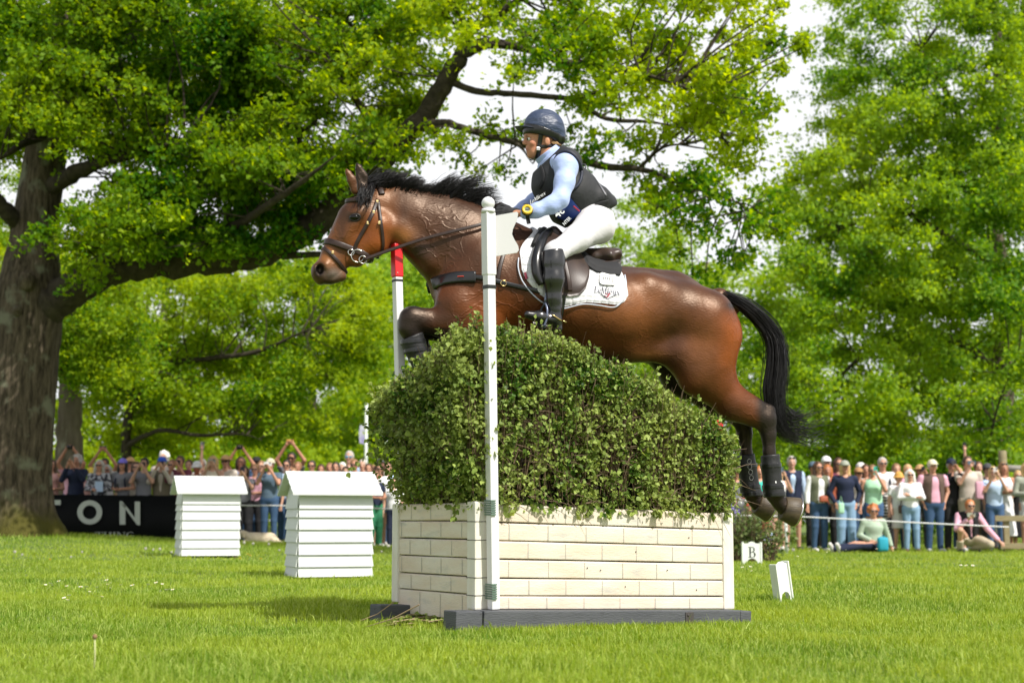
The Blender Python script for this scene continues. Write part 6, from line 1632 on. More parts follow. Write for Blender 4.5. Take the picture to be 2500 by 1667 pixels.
for (u, v, c, r_) in ((1814, 1210, 'red', .05), (1806, 1222, 'white', .05), (1822, 1218, 'white', .045), (1785, 1237, 'purple', .06), (1800, 1248, 'purple', .05), (1795, 1228, 'pink', .04), (1862, 1285, 'red', .035), (1885, 1276, 'pink', .04), (1826, 1232, 'red', .03), (1790, 1218, 'purple', .04)):
    cc = {'red': (.55, .02, .03), 'white': (.8, .8, .78), 'purple': (.34, .28, .62), 'pink': (.7, .35, .38)}[c]
    p = at(u, v, 21.3) - vec(shp[0], shp[1], 0); mb = MB()
    for k in range(26): d = rand_dirs(1)[0]; e = np.cross(d, rand_dirs(1)[0]); q = p + d * r_ * .6; mb.add([q - e * r_ * .3, q + d * r_ * .35, q + e * r_ * .3, q - d * r_ * .3], [(0, 1, 2, 3)])
    mname = c + '_flower'; m_ = bpy.data.materials.get(mname) or mat(mname, cc, .6); mb.build('flower', m_, sh)
# pale dog resting at the feet of the left crowd
dgp = at(627, 1330, 29.2); dog = empty('dog', (dgp[0], dgp[1], float(gh(dgp[0], dgp[1]))), 0, label='pale cream dog lying in the grass at the feet of the left crowd', cat='dog')
f = Field((-.5, -.25, -.02), (.55, .25, .38), .011)
f.cone((-.10, 0, .11), (.26, .02, .10), .115, .12, .04); f.cone((.26, .0, .09), (.36, -.06, .07), .10, .07, .04); f.cone((-.14, -.01, .13), (-.24, -.03, .19), .085, .07, .03)
f.ell((-.28, -.04, .20), (.085, .07, .07), k=.02); f.cone((-.32, -.05, .18), (-.39, -.07, .155), .045, .028, .02); f.cone((-.26, -.10, .20), (-.23, -.12, .13), .028, .018, .01, (0, 1, 0), .6); f.cone((-.26, .03, .20), (-.23, .05, .13), .028, .018, .01)
for s in (-1, 1): f.cone((-.16, s * .08, .06), (-.36, s * .09, .030), .035, .026, .02); f.cone((-.36, s * .09, .03), (-.42, s * .09, .022), .028, .022, .01)
f.cone((.30, -.13, .07), (.18, -.17, .035), .06, .03, .03); f.cone((.18, -.17, .03), (.05, -.17, .025), .028, .022, .02); f.cone((.38, -.02, .07), (.52, -.10, .03), .035, .014, .02)
V, F = f.surf(1); mesh_obj('body', V, F, mat('cream_fur', (.56, .46, .32), .85, var=(14, (.66, .58, .44), .25), bump=(50, .6, .01)), dog, True)
mb = MB(); mb.sphere((-.415, -.075, .16), .012, 8, 6); mb.build('nose', M_BLK, dog)
for s in (-1, 1): mb = MB(); mb.sphere((-.345, -.055 + s * .035, .215), .009, 8, 6); mb.build('eye', M_BLK, dog)
# ================================================================== spectators
M_PSKIN = attr_mat('person_skin', .55, .35)
_mc = {}
def cmat(c, rough=.8, v=.16):
    k = (c, rough)
    if k not in _mc:
        _mc[k] = mat('cloth', c, rough, spec=.25, var=(7, tuple(min(1, x * (1 + v) + .01) for x in c), .25), bump=(9, .35, .02))
    return _mc[k]
def smat(name, c1, c2, sc=7, stripes=False):
    m, nt, b = new_mat(name); tcn = nt.nodes.new('ShaderNodeTexCoord'); r = nt.nodes.new('ShaderNodeValToRGB')
    if stripes:
        wv = nt.nodes.new('ShaderNodeTexWave'); wv.bands_direction = 'Z'; wv.inputs['Scale'].default_value = sc; wv.inputs['Distortion'].default_value = .6; L(nt, tcn.outputs['Object'], wv.inputs['Vector']); L(nt, wv.outputs['Fac'], r.inputs['Fac'])
    else:
        vn = nt.nodes.new('ShaderNodeTexNoise'); vn.inputs['Scale'].default_value = sc; vn.inputs['Detail'].default_value = 3; L(nt, tcn.outputs['Object'], vn.inputs['Vector']); L(nt, vn.outputs['Fac'], r.inputs['Fac'])
    r.color_ramp.elements[0].position = .47; r.color_ramp.elements[1].position = .53; r.color_ramp.elements[0].color = (*c1, 1); r.color_ramp.elements[1].color = (*c2, 1)
    L(nt, r.outputs['Color'], b.inputs['Base Color']); b.inputs['Roughness'].default_value = .8; return m
C_ = dict(navy=(.012, .018, .045), black=(.012, .012, .014), white=(.74, .74, .76), grey=(.17, .17, .19), pink=(.66, .36, .46), rosy=(.55, .30, .28), mint=(.36, .62, .42), blue=(.20, .34, .62), lblue=(.42, .54, .72), slate=(.085, .13, .18), jeans=(.035, .075, .15), ljeans=(.20, .32, .46), khaki=(.14, .12, .08), olive=(.13, .14, .09), maroon=(.15, .035, .06), cream=(.62, .55, .42), beige=(.50, .44, .38), rust=(.30, .08, .04), teal=(.04, .42, .34), green=(.03, .18, .09), denim=(.05, .10, .20), lgreen=(.35, .44, .34), dgrey=(.06, .06, .065), yellow=(.75, .55, .08), orange=(.60, .32, .08), straw=(.46, .28, .13), tan=(.36, .20, .09), purple=(.16, .13, .50), rblue=(.03, .09, .50), brownv=(.10, .065, .05), sage=(.30, .32, .26), ltan=(.42, .36, .26), bwhite=(.62, .60, .58), seablue=(.02, .30, .42))
H_ = dict(br=(.060, .028, .014), dk=(.018, .012, .010), bl=(.46, .31, .14), gy=(.36, .33, .30), wh=(.62, .60, .56), gi=(.36, .12, .03), lb=(.20, .11, .05))
SKINS = [(.52, .27, .18), (.46, .22, .14), (.58, .33, .23), (.38, .18, .11)]
POSE = {'side': ((.235, .02, 1.13), (.265, -.05, .88)), 'pockets': ((.30, .06, 1.15), (.20, -.03, .93)), 'cross': ((.25, -.06, 1.15), (-.08, -.23, 1.21)),
        'phone': ((.22, -.20, 1.25), (.065, -.31, 1.53)), 'up': ((.27, -.14, 1.60), (.09, -.22, 1.87)), 'hold': ((.25, 0, 1.14), (.07, -.25, 1.12)), 'one_up': ((.26, -.02, 1.66), (.28, -.06, 1.95)), 'chin': ((.22, -.16, 1.17), (.05, -.22, 1.42))}
PN = [0]
def person(u, vtop, y, pose, yaw, top, bot, hair, hat=None, glasses=False, label='', skin=None, sit=None, phone=None, width=1.0, extra=None, group='spectators behind the rope', lean=0.0):
    PN[0] += 1; g_ = random.Random(PN[0] * 13 + int(u)); p = at(u, vtop, y); gz = float(gh(p[0], p[1]))
    Hh = p[2] - gz + (.0 if hat is None else -.015); s = Hh / 1.75 if sit is None else 1.0
    if sit is not None: gz = float(gh(p[0], p[1]))
    root = empty('person', (p[0], p[1], gz - .01), R(yaw) + math.atan2(-p[0], p[1]) * 0 , label=label, cat='person', group=group)
    S = lambda q: vec(*q) * s
    sk = SKINS[g_.randrange(3)] if skin is None else skin
    J = dict(hd=(0, -.01 + lean * -.3, 1.635), nk=(0, .01 + lean * -.2, 1.47), ch=(0, lean * -.1, 1.32), wa=(0, 0, 1.08), pe=(0, 0, .95))
    sh = {}; el = {}; wr = {}; hip = {}; kn = {}; an = {}; toe = {}
    for d in (-1, 1):
        pz = POSE[pose if not isinstance(pose, tuple) else pose[0 if d < 0 else 1]]
        sh[d] = (d * .175 * width, .01 + lean * -.15, 1.41); el[d] = (d * pz[0][0] * (1 if pz[0][0] > .2 else 1), pz[0][1], pz[0][2]); wr[d] = (d * pz[1][0], pz[1][1] - (.02 if d < 0 and pose == 'cross' else 0), pz[1][2] - (.05 if d < 0 and pose == 'cross' else 0))
        hip[d] = (d * .09, 0, .92); kn[d] = (d * .10, -.02, .49); an[d] = (d * .11, .02, .085); toe[d] = (d * .13, -.13, .035)
    if sit: 
        for k_, v_ in sit.items():
            if k_ in J: J[k_] = v_
            else: dict(sh=sh, el=el, wr=wr, hip=hip, kn=kn, an=an, toe=toe)[k_[:-1]][-1 if k_[-1] == 'l' else 1] = v_
    J = {k: S(v) for k, v in J.items()}
    for dct in (sh, el, wr, hip, kn, an, toe):
        for d in (-1, 1): dct[d] = S(dct[d])
    allp = np.array(list(J.values()) + [q for dct in (sh, el, wr, an, kn, toe) for q in dct.values()]); lo = allp.min(0) - .24 * s; hi = allp.max(0) + .24 * s
    h_ = .0125 * s; f = Field(lo, hi, h_); hd = J['hd']; w_ = width
    f.ell(hd + S((0, .012, .012)), S((.076, .096, .100)), k=.02); f.cone(hd + S((0, -.03, -.03)), hd + S((0, -.045, -.085)), .058 * s, .036 * s, .03 * s, (1, 0, 0), .95)
    f.cone(hd + S((0, -.088, -.004)), hd + S((0, -.108, -.034)), .010 * s, .015 * s, .012 * s)
    for d in (-1, 1): f.ell(hd + S((d * .078, .012, -.012)), S((.012, .018, .030)), k=.006); f.ell(hd + S((d * .032, -.098, .004)), S((.016, .014, .010)), k=.008, op='sub')
    f.cone(hd + S((0, .02, -.09)), J['nk'] + S((0, 0, -.02)), .052 * s, .056 * s, .03 * s)
    f.cone(J['nk'] + S((0, .01, -.05)), J['ch'], .075 * s, .125 * s, .05, (1, 0, 0), 1.15); f.cone(J['ch'], J['wa'], .125 * s * w_, .105 * s * w_, .05, (1, 0, 0), 1.15); f.cone(J['wa'], J['pe'], .105 * s * w_, .118 * s * w_, .05, (1, 0, 0), 1.25)
    hands = []
    for d in (-1, 1):
        f.cone(J['nk'] + S((d * .03, .01, -.05)), sh[d], .05 * s, .052 * s, .04); f.cone(sh[d], el[d], .050 * s * w_, .040 * s, .02); f.cone(el[d], wr[d], .040 * s, .026 * s, .015)
        a = wr[d] - el[d]; a = a / (np.linalg.norm(a) + 1e-6)
        pc = wr[d] + a * .05 * s; f.ell(pc, S((.030, .030, .040)), k=.02); side = np.cross(a, vec(0, -1, 0)); side = side / (np.linalg.norm(side) + 1e-6)
        curl = vec(-d * .4, -.5, 0) if pose in ('phone', 'up', 'hold', 'cross') else vec(0, -.15, 0)
        for i in range(4): q0 = pc + side * (i - 1.5) * .019 * s + a * .030 * s; f.cone(q0, q0 + (a + curl) * (.050 - .006 * abs(i - 1.2)) * s, .0095 * s, .008 * s, .003)
        f.cone(pc + side * .02 * s * -d, pc + (side * -d * .05 + a * .03) * s, .012 * s, .009 * s, .008); hands.append(pc + a * .03 * s)
        f.cone(hip[d], kn[d], .088 * s * w_, .056 * s, .04); f.cone(kn[d], an[d], .054 * s, .034 * s, .02); f.cone(an[d] + S((0, .02, -.04)), toe[d], .036 * s, .030 * s, .02)
    V, F = f.surf(1)
    c = np.tile(vec(*sk), (len(V), 1)); rel = (V - hd) / s
    def bb(x, y_, z, r): return np.exp(-(((rel[:, 0] - x) / r) ** 2 + ((rel[:, 1] - y_) / (r * 2)) ** 2 + ((rel[:, 2] - z) / (r * .55)) ** 2))[:, None]
    for d in (-1, 1): w1 = np.clip(bb(d * .032, -.09, .005, .020) * 1.3, 0, .9); c = c * (1 - w1) + vec(.05, .03, .02) * w1; w1 = bb(d * .034, -.10, .028, .022) * .6; c = c * (1 - w1) + vec(*H_[hair[1]]) * w1
    w1 = np.clip(bb(0, -.10, -.055, .024), 0, .7); c = c * (1 - w1) + vec(.36, .11, .09) * w1
    w1 = bb(.045, -.08, -.03, .03) * .3 + bb(-.045, -.08, -.03, .03) * .3; c = c * (1 - w1) + vec(.55, .2, .14) * w1
    mesh_obj('body', V, F, M_PSKIN, root, True, cols=c)
    # ---- top
    col, sl = top[0], top[1]; tm = cmat(C_[col]) if isinstance(col, str) else col
    f = Field(lo, hi, .014 * s); gw = .012 * s
    f.cone(J['nk'] + S((0, .012, -.07)), J['ch'], .078 * s + gw, .128 * s + gw, .05, (1, 0, 0), 1.15); f.cone(J['ch'], J['wa'], .128 * s * w_ + gw, .110 * s * w_ + gw, .05, (1, 0, 0), 1.17)
    f.cone(J['wa'], J['pe'] + S((0, 0, .02)), .110 * s * w_ + gw, .118 * s * w_ + gw * 1.3, .05, (1, 0, 0), 1.25)
    if len(top) > 2 and top[2] == 'bust':
        for d in (-1, 1): f.ell(J['ch'] + S((d * .065, -.10, -.045)), S((.07, .06, .065)), k=.04)
    for d in (-1, 1):
        if sl > 0: f.cone(J['nk'] + S((d * .04, .01, -.06)), sh[d], .055 * s + gw, .058 * s + gw, .04)
        else: f.cone(J['nk'] + S((d * .04, .01, -.07)), J['nk'] * .4 + sh[d] * .6 + S((0, 0, -.02)), .045 * s + gw, .040 * s + gw, .03)
        e = el[d] - sh[d]; e = e / np.linalg.norm(e)
        if sl == 1: q = sh[d] * .42 + el[d] * .58; f.cone(sh[d], q + e * .06 * s, .052 * s * w_ + gw * 1.3, .050 * s + gw * 1.5, .02, cut=[(q, e)])
        if sl == 2: w2 = wr[d] - el[d]; w2 = w2 / np.linalg.norm(w2); f.cone(sh[d], el[d], .052 * s * w_ + gw, .043 * s + gw, .02); f.cone(el[d], wr[d] + w2 * .03 * s, .043 * s + gw, .030 * s + gw, .015, cut=[(wr[d] - w2 * .01 * s, w2)])
        if sl == 3: w2 = wr[d] - el[d]; w2 = w2 / np.linalg.norm(w2); f.cone(sh[d], el[d], .052 * s + gw, .043 * s + gw, .02); q = el[d] * .6 + wr[d] * .4; f.cone(el[d], q + w2 * .03, .043 * s + gw, .038 * s + gw, .015, cut=[(q, w2)])
    f.ell(J['nk'] + S((0, -.07, .035)), S((.060, .070, .075)), k=.004, op='sub')
    up = J['ch'] - J['pe']; up = up / np.linalg.norm(up); f.plane(J['pe'] - up * .015 * s, -up); f.plane(J['nk'] + S((0, 0, .012)), vec(0, 0, 1)) if sit is None else None
    V, F = f.surf(1); to = mesh_obj('top' if len(top) < 4 else top[3], V, F, tm, root, True)
    if len(top) > 2 and isinstance(top[2], tuple):     # open waistcoat over the shirt
        f = Field(lo, hi, .014 * s); g2 = gw * 2.3
        f.cone(J['nk'] + S((0, .012, -.07)), J['ch'], .074 * s + g2, .128 * s + g2, .05, (1, 0, 0), 1.15); f.cone(J['ch'], J['pe'] + S((0, 0, .04)), .128 * s * w_ + g2, .118 * s * w_ + g2 * 1.2, .05, (1, 0, 0), 1.18)
        for d in (-1, 1): f.cone(J['nk'] + S((d * .05, .01, -.05)), sh[d] + S((-d * .02, 0, 0)), .055 * s + g2, .052 * s + g2, .03); f.cone(sh[d] + S((d * .05, 0, -.02)), sh[d] + S((d * .12, 0, -.10)), .075 * s, .08 * s, .01, op='sub')
        ow = top[2][1]
        f.cone(J['nk'] + S((0, -.16, -.02)), J['pe'] + S((0, -.19, .02)), .05 * s, (.05 + .03 * ow) * s + ow * .02, .01, op='sub'); f.cone(J['nk'] + S((0, -.02, 0)), J['nk'] + S((0, -.03, .2)), .075 * s, .1 * s, .01, op='sub'); f.plane(J['pe'] - up * .03 * s, -up)
        V, F = f.surf(1); mesh_obj('waistcoat', V, F, cmat(C_[top[2][0]]), root, True)
    # ---- bottom
    bt, bc = bot; bm_ = cmat(C_[bc]) if isinstance(bc, str) else bc
    f = Field(lo, hi, .014 * s)
    f.cone(J['pe'] + S((0, 0, .04)), J['pe'] + S((0, 0, -.02)), .112 * s * w_ + gw, .12 * s * w_ + gw, .04, (1, 0, 0), 1.28)
    if bt in ('jeans', 'trousers', 'shorts', 'wide'):
        fr = {'jeans': 1, 'trousers': 1, 'wide': 1, 'shorts': .36}[bt]; wl = {'jeans': .0, 'trousers': .006, 'wide': .020, 'shorts': .022}[bt] * s
        for d in (-1, 1):
            k1 = kn[d]; dirk = (k1 - hip[d]) / np.linalg.norm(k1 - hip[d])
            if bt == 'shorts': q = hip[d] * (1 - fr * 1.4) + k1 * fr * 1.4; f.cone(hip[d], k1, .092 * s * w_ + gw, .068 * s + wl, .03, cut=[(q, dirk)])
            else:
                f.cone(hip[d], k1, .092 * s * w_ + gw, .058 * s + gw * .8 + wl, .03); da = an[d] - k1; da = da / np.linalg.norm(da); f.cone(k1, an[d] + da * .05 * s, .058 * s + gw * .8 + wl, .044 * s + gw + wl, .02, cut=[(an[d] + da * .02 * s, da)])
    else:
        zb = {'skirt': .52, 'dress': .30, 'mini': .66}[bt] * s; wb = {'skirt': .17, 'dress': .20, 'mini': .16}[bt] * s
        f.cone(J['pe'] + S((0, 0, -.02)), vec(0, 0, zb - .1 * s), .122 * s + gw, wb, .03, (1, 0, 0), 1.2, cut=[(vec(0, 0, zb), vec(0, 0, -1))]); f.plane(vec(0, 0, zb), vec(0, 0, -1))
    f.plane(J['pe'] + up * .055 * s, up)
    V, F = f.surf(1); mesh_obj({'jeans': 'jeans', 'wide': 'trousers', 'mini': 'skirt'}.get(bt, bt), V, F, bm_, root, True)
    # ---- shoes
    shc = cmat(g_.choice([(.6, .6, .6), (.03, .03, .035), (.12, .07, .04), (.62, .6, .58)]), .6)
    for d in (-1, 1):
        f = Field(np.minimum(an[d], toe[d]) - .13 * s, np.maximum(an[d], toe[d]) + .13 * s, .011 * s); f.cone(an[d] + S((0, .03, -.045)), toe[d] + S((0, -.02, 0)), .046 * s, .038 * s, .02); f.plane((0, 0, max(.0, 0)), (0, 0, -1)) if sit is None else None; f.plane(an[d] + S((0, 0, .012)), vec(0, 0, 1)) if sit is None else None
        V, F = f.surf(1)
        if len(V): mesh_obj('shoe', V, F, shc, root, True)
    # ---- hair
    ht, hc_ = hair
    if ht != 'bald':
        f = Field(hd - .36 * s, hd + .26 * s, .010 * s); f.ell(hd + S((0, .024, .020)), S((.088, .104, .110)), k=.01)
        if ht in ('long', 'bob', 'pony'):
            zb = {'long': -.30, 'bob': -.13, 'pony': -.06}[ht]
            for d in (-1, 1): f.cone(hd + S((d * .070, .02, .03)), hd + S((d * (.085 if ht != 'long' else .078), .0 if ht != 'pony' else .03, zb)), .036 * s, (.030 if ht != 'bob' else .036) * s, .03)
            f.cone(hd + S((0, .06, .0)), hd + S((0, .08, zb)), .08 * s, .06 * s, .03, (1, 0, 0), 1.2)
        if ht == 'curly':
            for i in range(26): q = rand_dirs(1)[0]; q[1] = abs(q[1]) - .25; q[2] = q[2] * .8 + .25; f.ell(hd + S((0, .02, .02)) + q / np.linalg.norm(q) * vec(.092, .10, .105) * s, S((.030, .030, .030)), k=.012)
        if ht == 'bun': f.ell(hd + S((0, .10, .09)), S((.04, .04, .04)), k=.01)
        f.cone(hd + S((0, -.085, -.13)), hd + S((0, -.078, .022)), .078 * s, .058 * s, .012, op='sub'); f.plane(hd + S((0, .0, -.05)), S((0, -.4, -.9))) if ht in ('short', 'curly', 'bun') else None
        V, F = f.surf(1); V = V + rng.normal(0, .003, V.shape); mesh_obj('hair', V, F, bpy.data.materials.get('hair_' + hc_) or mat('hair_' + hc_, H_[hc_], .5, var=(40, tuple(min(1, x * 1.6) for x in H_[hc_]), .2), bump=(70, .5, .006), stretch=(1, 1, .3)), root, True)
    # ---- hat
    if hat:
        t_, hcol = hat; f = Field(hd - .24 * s, hd + .27 * s, .009 * s); hm = cmat(C_[hcol])
        f.ell(hd + S((0, .02, .045)), S((.096, .112, .098)), k=.008); f.plane(hd + S((0, -.02, .030)), vec(0, -.12, -.99))
        if t_ == 'cap': f.ell(hd + S((0, -.115, .042)), S((.078, .085, .012)), k=.010)
        if t_ == 'brim': f.ell(hd + S((0, .01, .045)), S((.175, .185, .014)), k=.014)
        if t_ == 'bucket': f.cone(hd + S((0, .01, .055)), hd + S((0, .01, .012)), .10 * s, .135 * s, .01, (0, 1, 0), 1.08); f.plane(hd + S((0, 0, .005)), vec(0, 0, -1)); f.ell(hd + S((0, 0, -.08)), S((.12, .13, .12)), k=.005, op='sub')
        V, F = f.surf(1); mesh_obj('cap' if t_ == 'cap' else 'hat', V, F, hm, root, True)
    if glasses:
        mb = MB(); z = .004 if glasses != 'top' else .085; yy = -.103 if glasses != 'top' else -.070
        for d in (-1, 1): q = hd + S((d * .034, yy, z)); mb.sphere(q, .028 * s, 12, 6, (1, .35, .72))
        mb.tube([hd + S((-.06, yy + .01, z + .006)), hd + S((0, yy - .006, z + .008)), hd + S((.06, yy + .01, z + .006))], .005 * s, 5)
        for d in (-1, 1): mb.tube([hd + S((d * .060, yy + .012, z + .006)), hd + S((d * .084, .01, z + .006))], .004 * s, 4)
        mb.build('sunglasses', M_LEATHB if glasses != 'blue' else (bpy.data.materials.get('blue_lens') or mat('blue_lens', (.03, .25, .42), .1, spec=.8)), root, True)
    # ---- phone or camera held up: a thing of its own
    if phone:
        hp_ = (hands[0] + hands[1]) / 2 if pose in ('phone', 'up', 'hold') else hands[1] if isinstance(pose, tuple) and pose[1] in ('phone', 'one_up', 'up') else hands[0]
        if pose == 'phone': hp_ = vec(0, hd[1] - .23 * s, hd[2] - .02 * s)
        rt = Matrix.Rotation(R(yaw), 3, 'Z'); q = Vector(root.location) + rt @ Vector(tuple(hp_)); kind, pc_, pl = phone
        o = empty(kind, tuple(q), R(yaw), label=pl, cat=kind); mb = MB()
        if kind == 'camera':
            mb.box((0, 0, 0), (.13, .06, .09), 0, .012); mb.build('camera_body', cmat(C_['black'], .5), o); mb = MB(); mb.tube([(0, -.02, 0), (0, -.10, 0)], [.036, .040], 14); mb.build('lens', M_LEATHB, o, True)
        elif kind == 'phone':
            wd = (.15, .012, .078) if pc_[1] else (.078, .012, .155); mb.box((0, 0, .03), wd, 0, .006); mb.build('case', cmat(C_[pc_[0]], .4), o); mb = MB(); mb.box((wd[0] * .28, -.008, .03 + wd[2] * .32), (.028, .006, .028), 0, .002); mb.build('lens_block', M_LEATHB, o)
        elif kind == 'leaflet':
            mb.box((.06, -.02, .06), (.15, .008, .20), .2, .002); mb.build('page', cmat(C_['lblue'], .5), o)
    if extra: extra(root, s, J, dict(sh=sh, el=el, wr=wr, hip=hip))
    return root
def bag(root, off, size, col, label, strap_=None, name='bag', rnd_=.03):
    """a bag hanging on a person: a thing of its own"""
    q = Vector(root.location) + Matrix.Rotation(root.rotation_euler[2], 3, 'Z') @ Vector(off); o = empty(name, tuple(q), root.rotation_euler[2], label=label, cat='bag'); mb = MB(); mb.box((0, 0, 0), size, 0, rnd_); mb.build('pouch', cmat(C_[col], .6), o, True)
    mb = MB(); mb.tube([(-size[0] * .3, 0, size[2] * .45), (0, 0, size[2] * .45 + (strap_ or .12)), (size[0] * .3, 0, size[2] * .45)], .008, 5); mb.build('handle', cmat(C_[col], .6), o); return o
def straps(col):
    def f_(root, s, J, d):
        mb = MB()
        for k in (-1, 1): mb.tube([J['nk'] + vec(k * .09, .03, -.01) * s, J['ch'] + vec(k * .10, -.15, .0) * s, J['wa'] + vec(k * .12, -.10, 0) * s], .018 * s, 5, True)
        mb.build('backpack_strap', cmat(C_[col]), root, True)
    return f_
ph = lambda kind, col, land, lab: (kind, (col, land), lab)
P_ = person
# ----- left crowd -----
P_(126, 1120, 30.2, 'hold', 12, ('rosy', 0), ('skirt', 'pink'), ('long', 'br'), label='woman with long brown hair in pink top beside the oak trunk')
P_(178, 1113, 31.6, 'up', 0, ('pink', 1), ('jeans', 'jeans'), ('short', 'lb'), label='person in pink T-shirt reaching both arms up with a camera, far left', phone=ph('camera', 'black', 0, 'small camera held high above the grey curly haired spectator at far left'))
P_(188, 1110, 30.1, 'phone', -6, ('navy', 2), ('trousers', 'black'), ('curly', 'gy'), label='grey curly haired person in navy jacket filming with a phone at the face', phone=ph('phone', 'khaki', 0, 'phone held to the face of the person in the navy jacket'))
P_(222, 1141, 31.0, 'side', 0, ('rosy', 1), ('trousers', 'khaki'), ('short', 'lb'), ('bucket', 'yellow'), label='low person under a yellow sun hat between two spectators on the left')
P_(243, 1122, 29.8, 'hold', 5, (smat('patterned_cloth', (.03, .03, .045), (.42, .42, .46), 16), 2), ('trousers', 'navy'), ('bob', 'gy'), None, True, 'older grey haired woman in sunglasses and black and white patterned jacket holding a leaflet', phone=ph('leaflet', 'lblue', 0, 'pale leaflet held by the woman in the patterned jacket'))
P_(262, 1134, 30.6, 'side', 0, ('white', 1), ('trousers', 'navy'), ('bob', 'gy'), None, True, 'white shirted woman in sunglasses half hidden behind the patterned jacket')
P_(256, 1118, 31.8, 'up', 4, ('white', 1), ('jeans', 'jeans'), ('short', 'dk'), None, False, 'man in white T-shirt lifting a wide black phone overhead', phone=ph('phone', 'dgrey', 1, 'black phone held sideways high over the grey haired woman'))
P_(300, 1118, 29.9, 'hold', -5, ('grey', 1), ('trousers', 'khaki'), ('bob', 'dk'), ('cap', 'purple'), False, 'woman in lilac blue cap with dark backpack straps over a grey shirt', extra=straps('navy'), phone=ph('phone', 'black', 0, 'dark phone held low by the woman in the lilac blue cap'))
P_(318, 1115, 31.5, 'side', 0, ('cream', 2), ('trousers', 'khaki'), ('short', 'bl'), ('brim', 'straw'), True, 'person in straw brimmed hat behind the lilac blue cap')
P_(332, 1127, 30.9, 'side', 8, ('beige', 1), ('jeans', 'jeans'), ('long', 'br'), None, True, 'woman with wavy dark brown hair and sunglasses between two photographers on the left')
P_(353, 1117, 29.9, 'phone', 0, ('grey', 1), ('trousers', 'black'), ('short', 'dk'), ('cap', 'dgrey') if False else None, 'top', 'dark haired person in grey T-shirt aiming a big black camera', phone=ph('camera', 'black', 0, 'big black camera held by the person in the grey T-shirt'))
P_(400, 1102, 31.8, 'side', 0, ('beige', 1), ('trousers', 'khaki'), ('curly', 'wh'), None, True, 'tall person with fluffy white hair behind the bright blue cap')
P_(396, 1114, 30.0, 'phone', 4, ('beige', 2, ('khaki', 0)), ('trousers', 'khaki'), ('short', 'gy'), ('cap', 'rblue'), False, 'person in bright blue cap and khaki waistcoat photographing', phone=ph('camera', 'black', 0, 'black camera held by the person in the bright blue cap'))
P_(419, 1121, 31.2, 'side', 0, ('grey', 1), ('jeans', 'jeans'), ('short', 'lb'), None, True, 'short haired person in sunglasses just right of the bright blue cap')
P_(440, 1112, 30.1, 'phone', -4, ('maroon', 3), ('jeans', 'jeans'), ('short', 'br'), None, False, 'person with thick brown fringe and maroon shirt holding a dark camera', phone=ph('camera', 'black', 0, 'dark camera held by the person in the maroon shirt'))
P_(462, 1122, 31.6, ('side', 'one_up'), 0, ('beige', 1), ('jeans', 'jeans'), ('short', 'br'), None, False, 'person behind the maroon shirt stretching one arm up with a phone', phone=ph('phone', 'grey', 0, 'grey phone held at full stretch above the left crowd'))
P_(481, 1126, 30.3, 'side', 0, ('beige', 2), ('trousers', 'khaki'), ('short', 'wh'), ('bucket', 'white'), False, 'sunburnt person in a white sun hat behind the left hive', skin=(.48, .17, .10))
P_(494, 1120, 31.7, 'side', 0, ('lblue', 2), ('jeans', 'jeans'), ('short', 'gy'), None, True, 'pale grey haired person in sunglasses behind the white sun hat')
P_(520, 1112, 30.2, 'phone', 6, ('cream', 0), ('jeans', 'jeans'), ('bob', 'bl'), None, False, 'blond woman in cream sleeveless top shading her phone with a hand', phone=ph('phone', 'sage', 1, 'phone held by the blond woman in the cream top'))
P_(551, 1110, 30.6, 'side', 0, ('beige', 1), ('jeans', 'jeans'), ('short', 'br'), ('brim', 'straw'), True, 'person in tan straw hat and sunglasses behind the left hive')
P_(588, 1114, 30.9, 'up', 4, ('blue', 1), ('jeans', 'jeans'), ('long', 'br'), None, False, 'woman in blue top raising both arms with a black camera', phone=ph('camera', 'black', 0, 'black camera held up by the woman in the blue top'))
P_(597, 1137, 29.5, 'phone', 0, ('grey', 1), ('wide', 'black'), ('long', 'br'), None, False, 'young woman in grey T-shirt and loose black trousers filming with a phone', phone=ph('phone', 'navy', 0, 'phone held by the young woman in loose black trousers'))
P_(623, 1132, 30.2, ('hold', 'hold'), 0, ('pink', 1), ('trousers', 'black'), ('short', 'lb'), None, True, 'woman in pale pink top and black trousers between two photographers')
P_(626, 1114, 31.4, 'side', 0, ('black', 1), ('jeans', 'jeans'), ('short', 'dk'), ('brim', 'black'), True, 'person under a wide black hat behind the pale pink top')
P_(638, 1124, 31.0, 'side', 0, ('beige', 1), ('jeans', 'jeans'), ('short', 'lb'), None, True, 'bare headed person in sunglasses squeezed beside the beige cap')
P_(660, 1118, 29.4, 'phone', -3, ('slate', 1), ('jeans', 'jeans'), ('short', 'dk'), ('cap', 'cream'), False, 'man in beige cap, slate blue T-shirt and jeans filming between the two hives', width=1.08, phone=ph('phone', 'white', 1, 'pale phone held by the man in the slate blue T-shirt'))
P_(700, 1122, 30.3, 'side', 0, ('lblue', 1), ('jeans', 'jeans'), ('short', 'dk'), None, True, 'dark haired man in sunglasses above the left end of the right hive roof')
P_(712, 1104, 31.8, 'up', 0, ('grey', 1), ('jeans', 'jeans'), ('short', 'dk'), None, True, 'tall person in sunglasses with both arms stretched high above the right hive', phone=ph('phone', 'orange', 1, 'orange phone held very high above the right hive'))
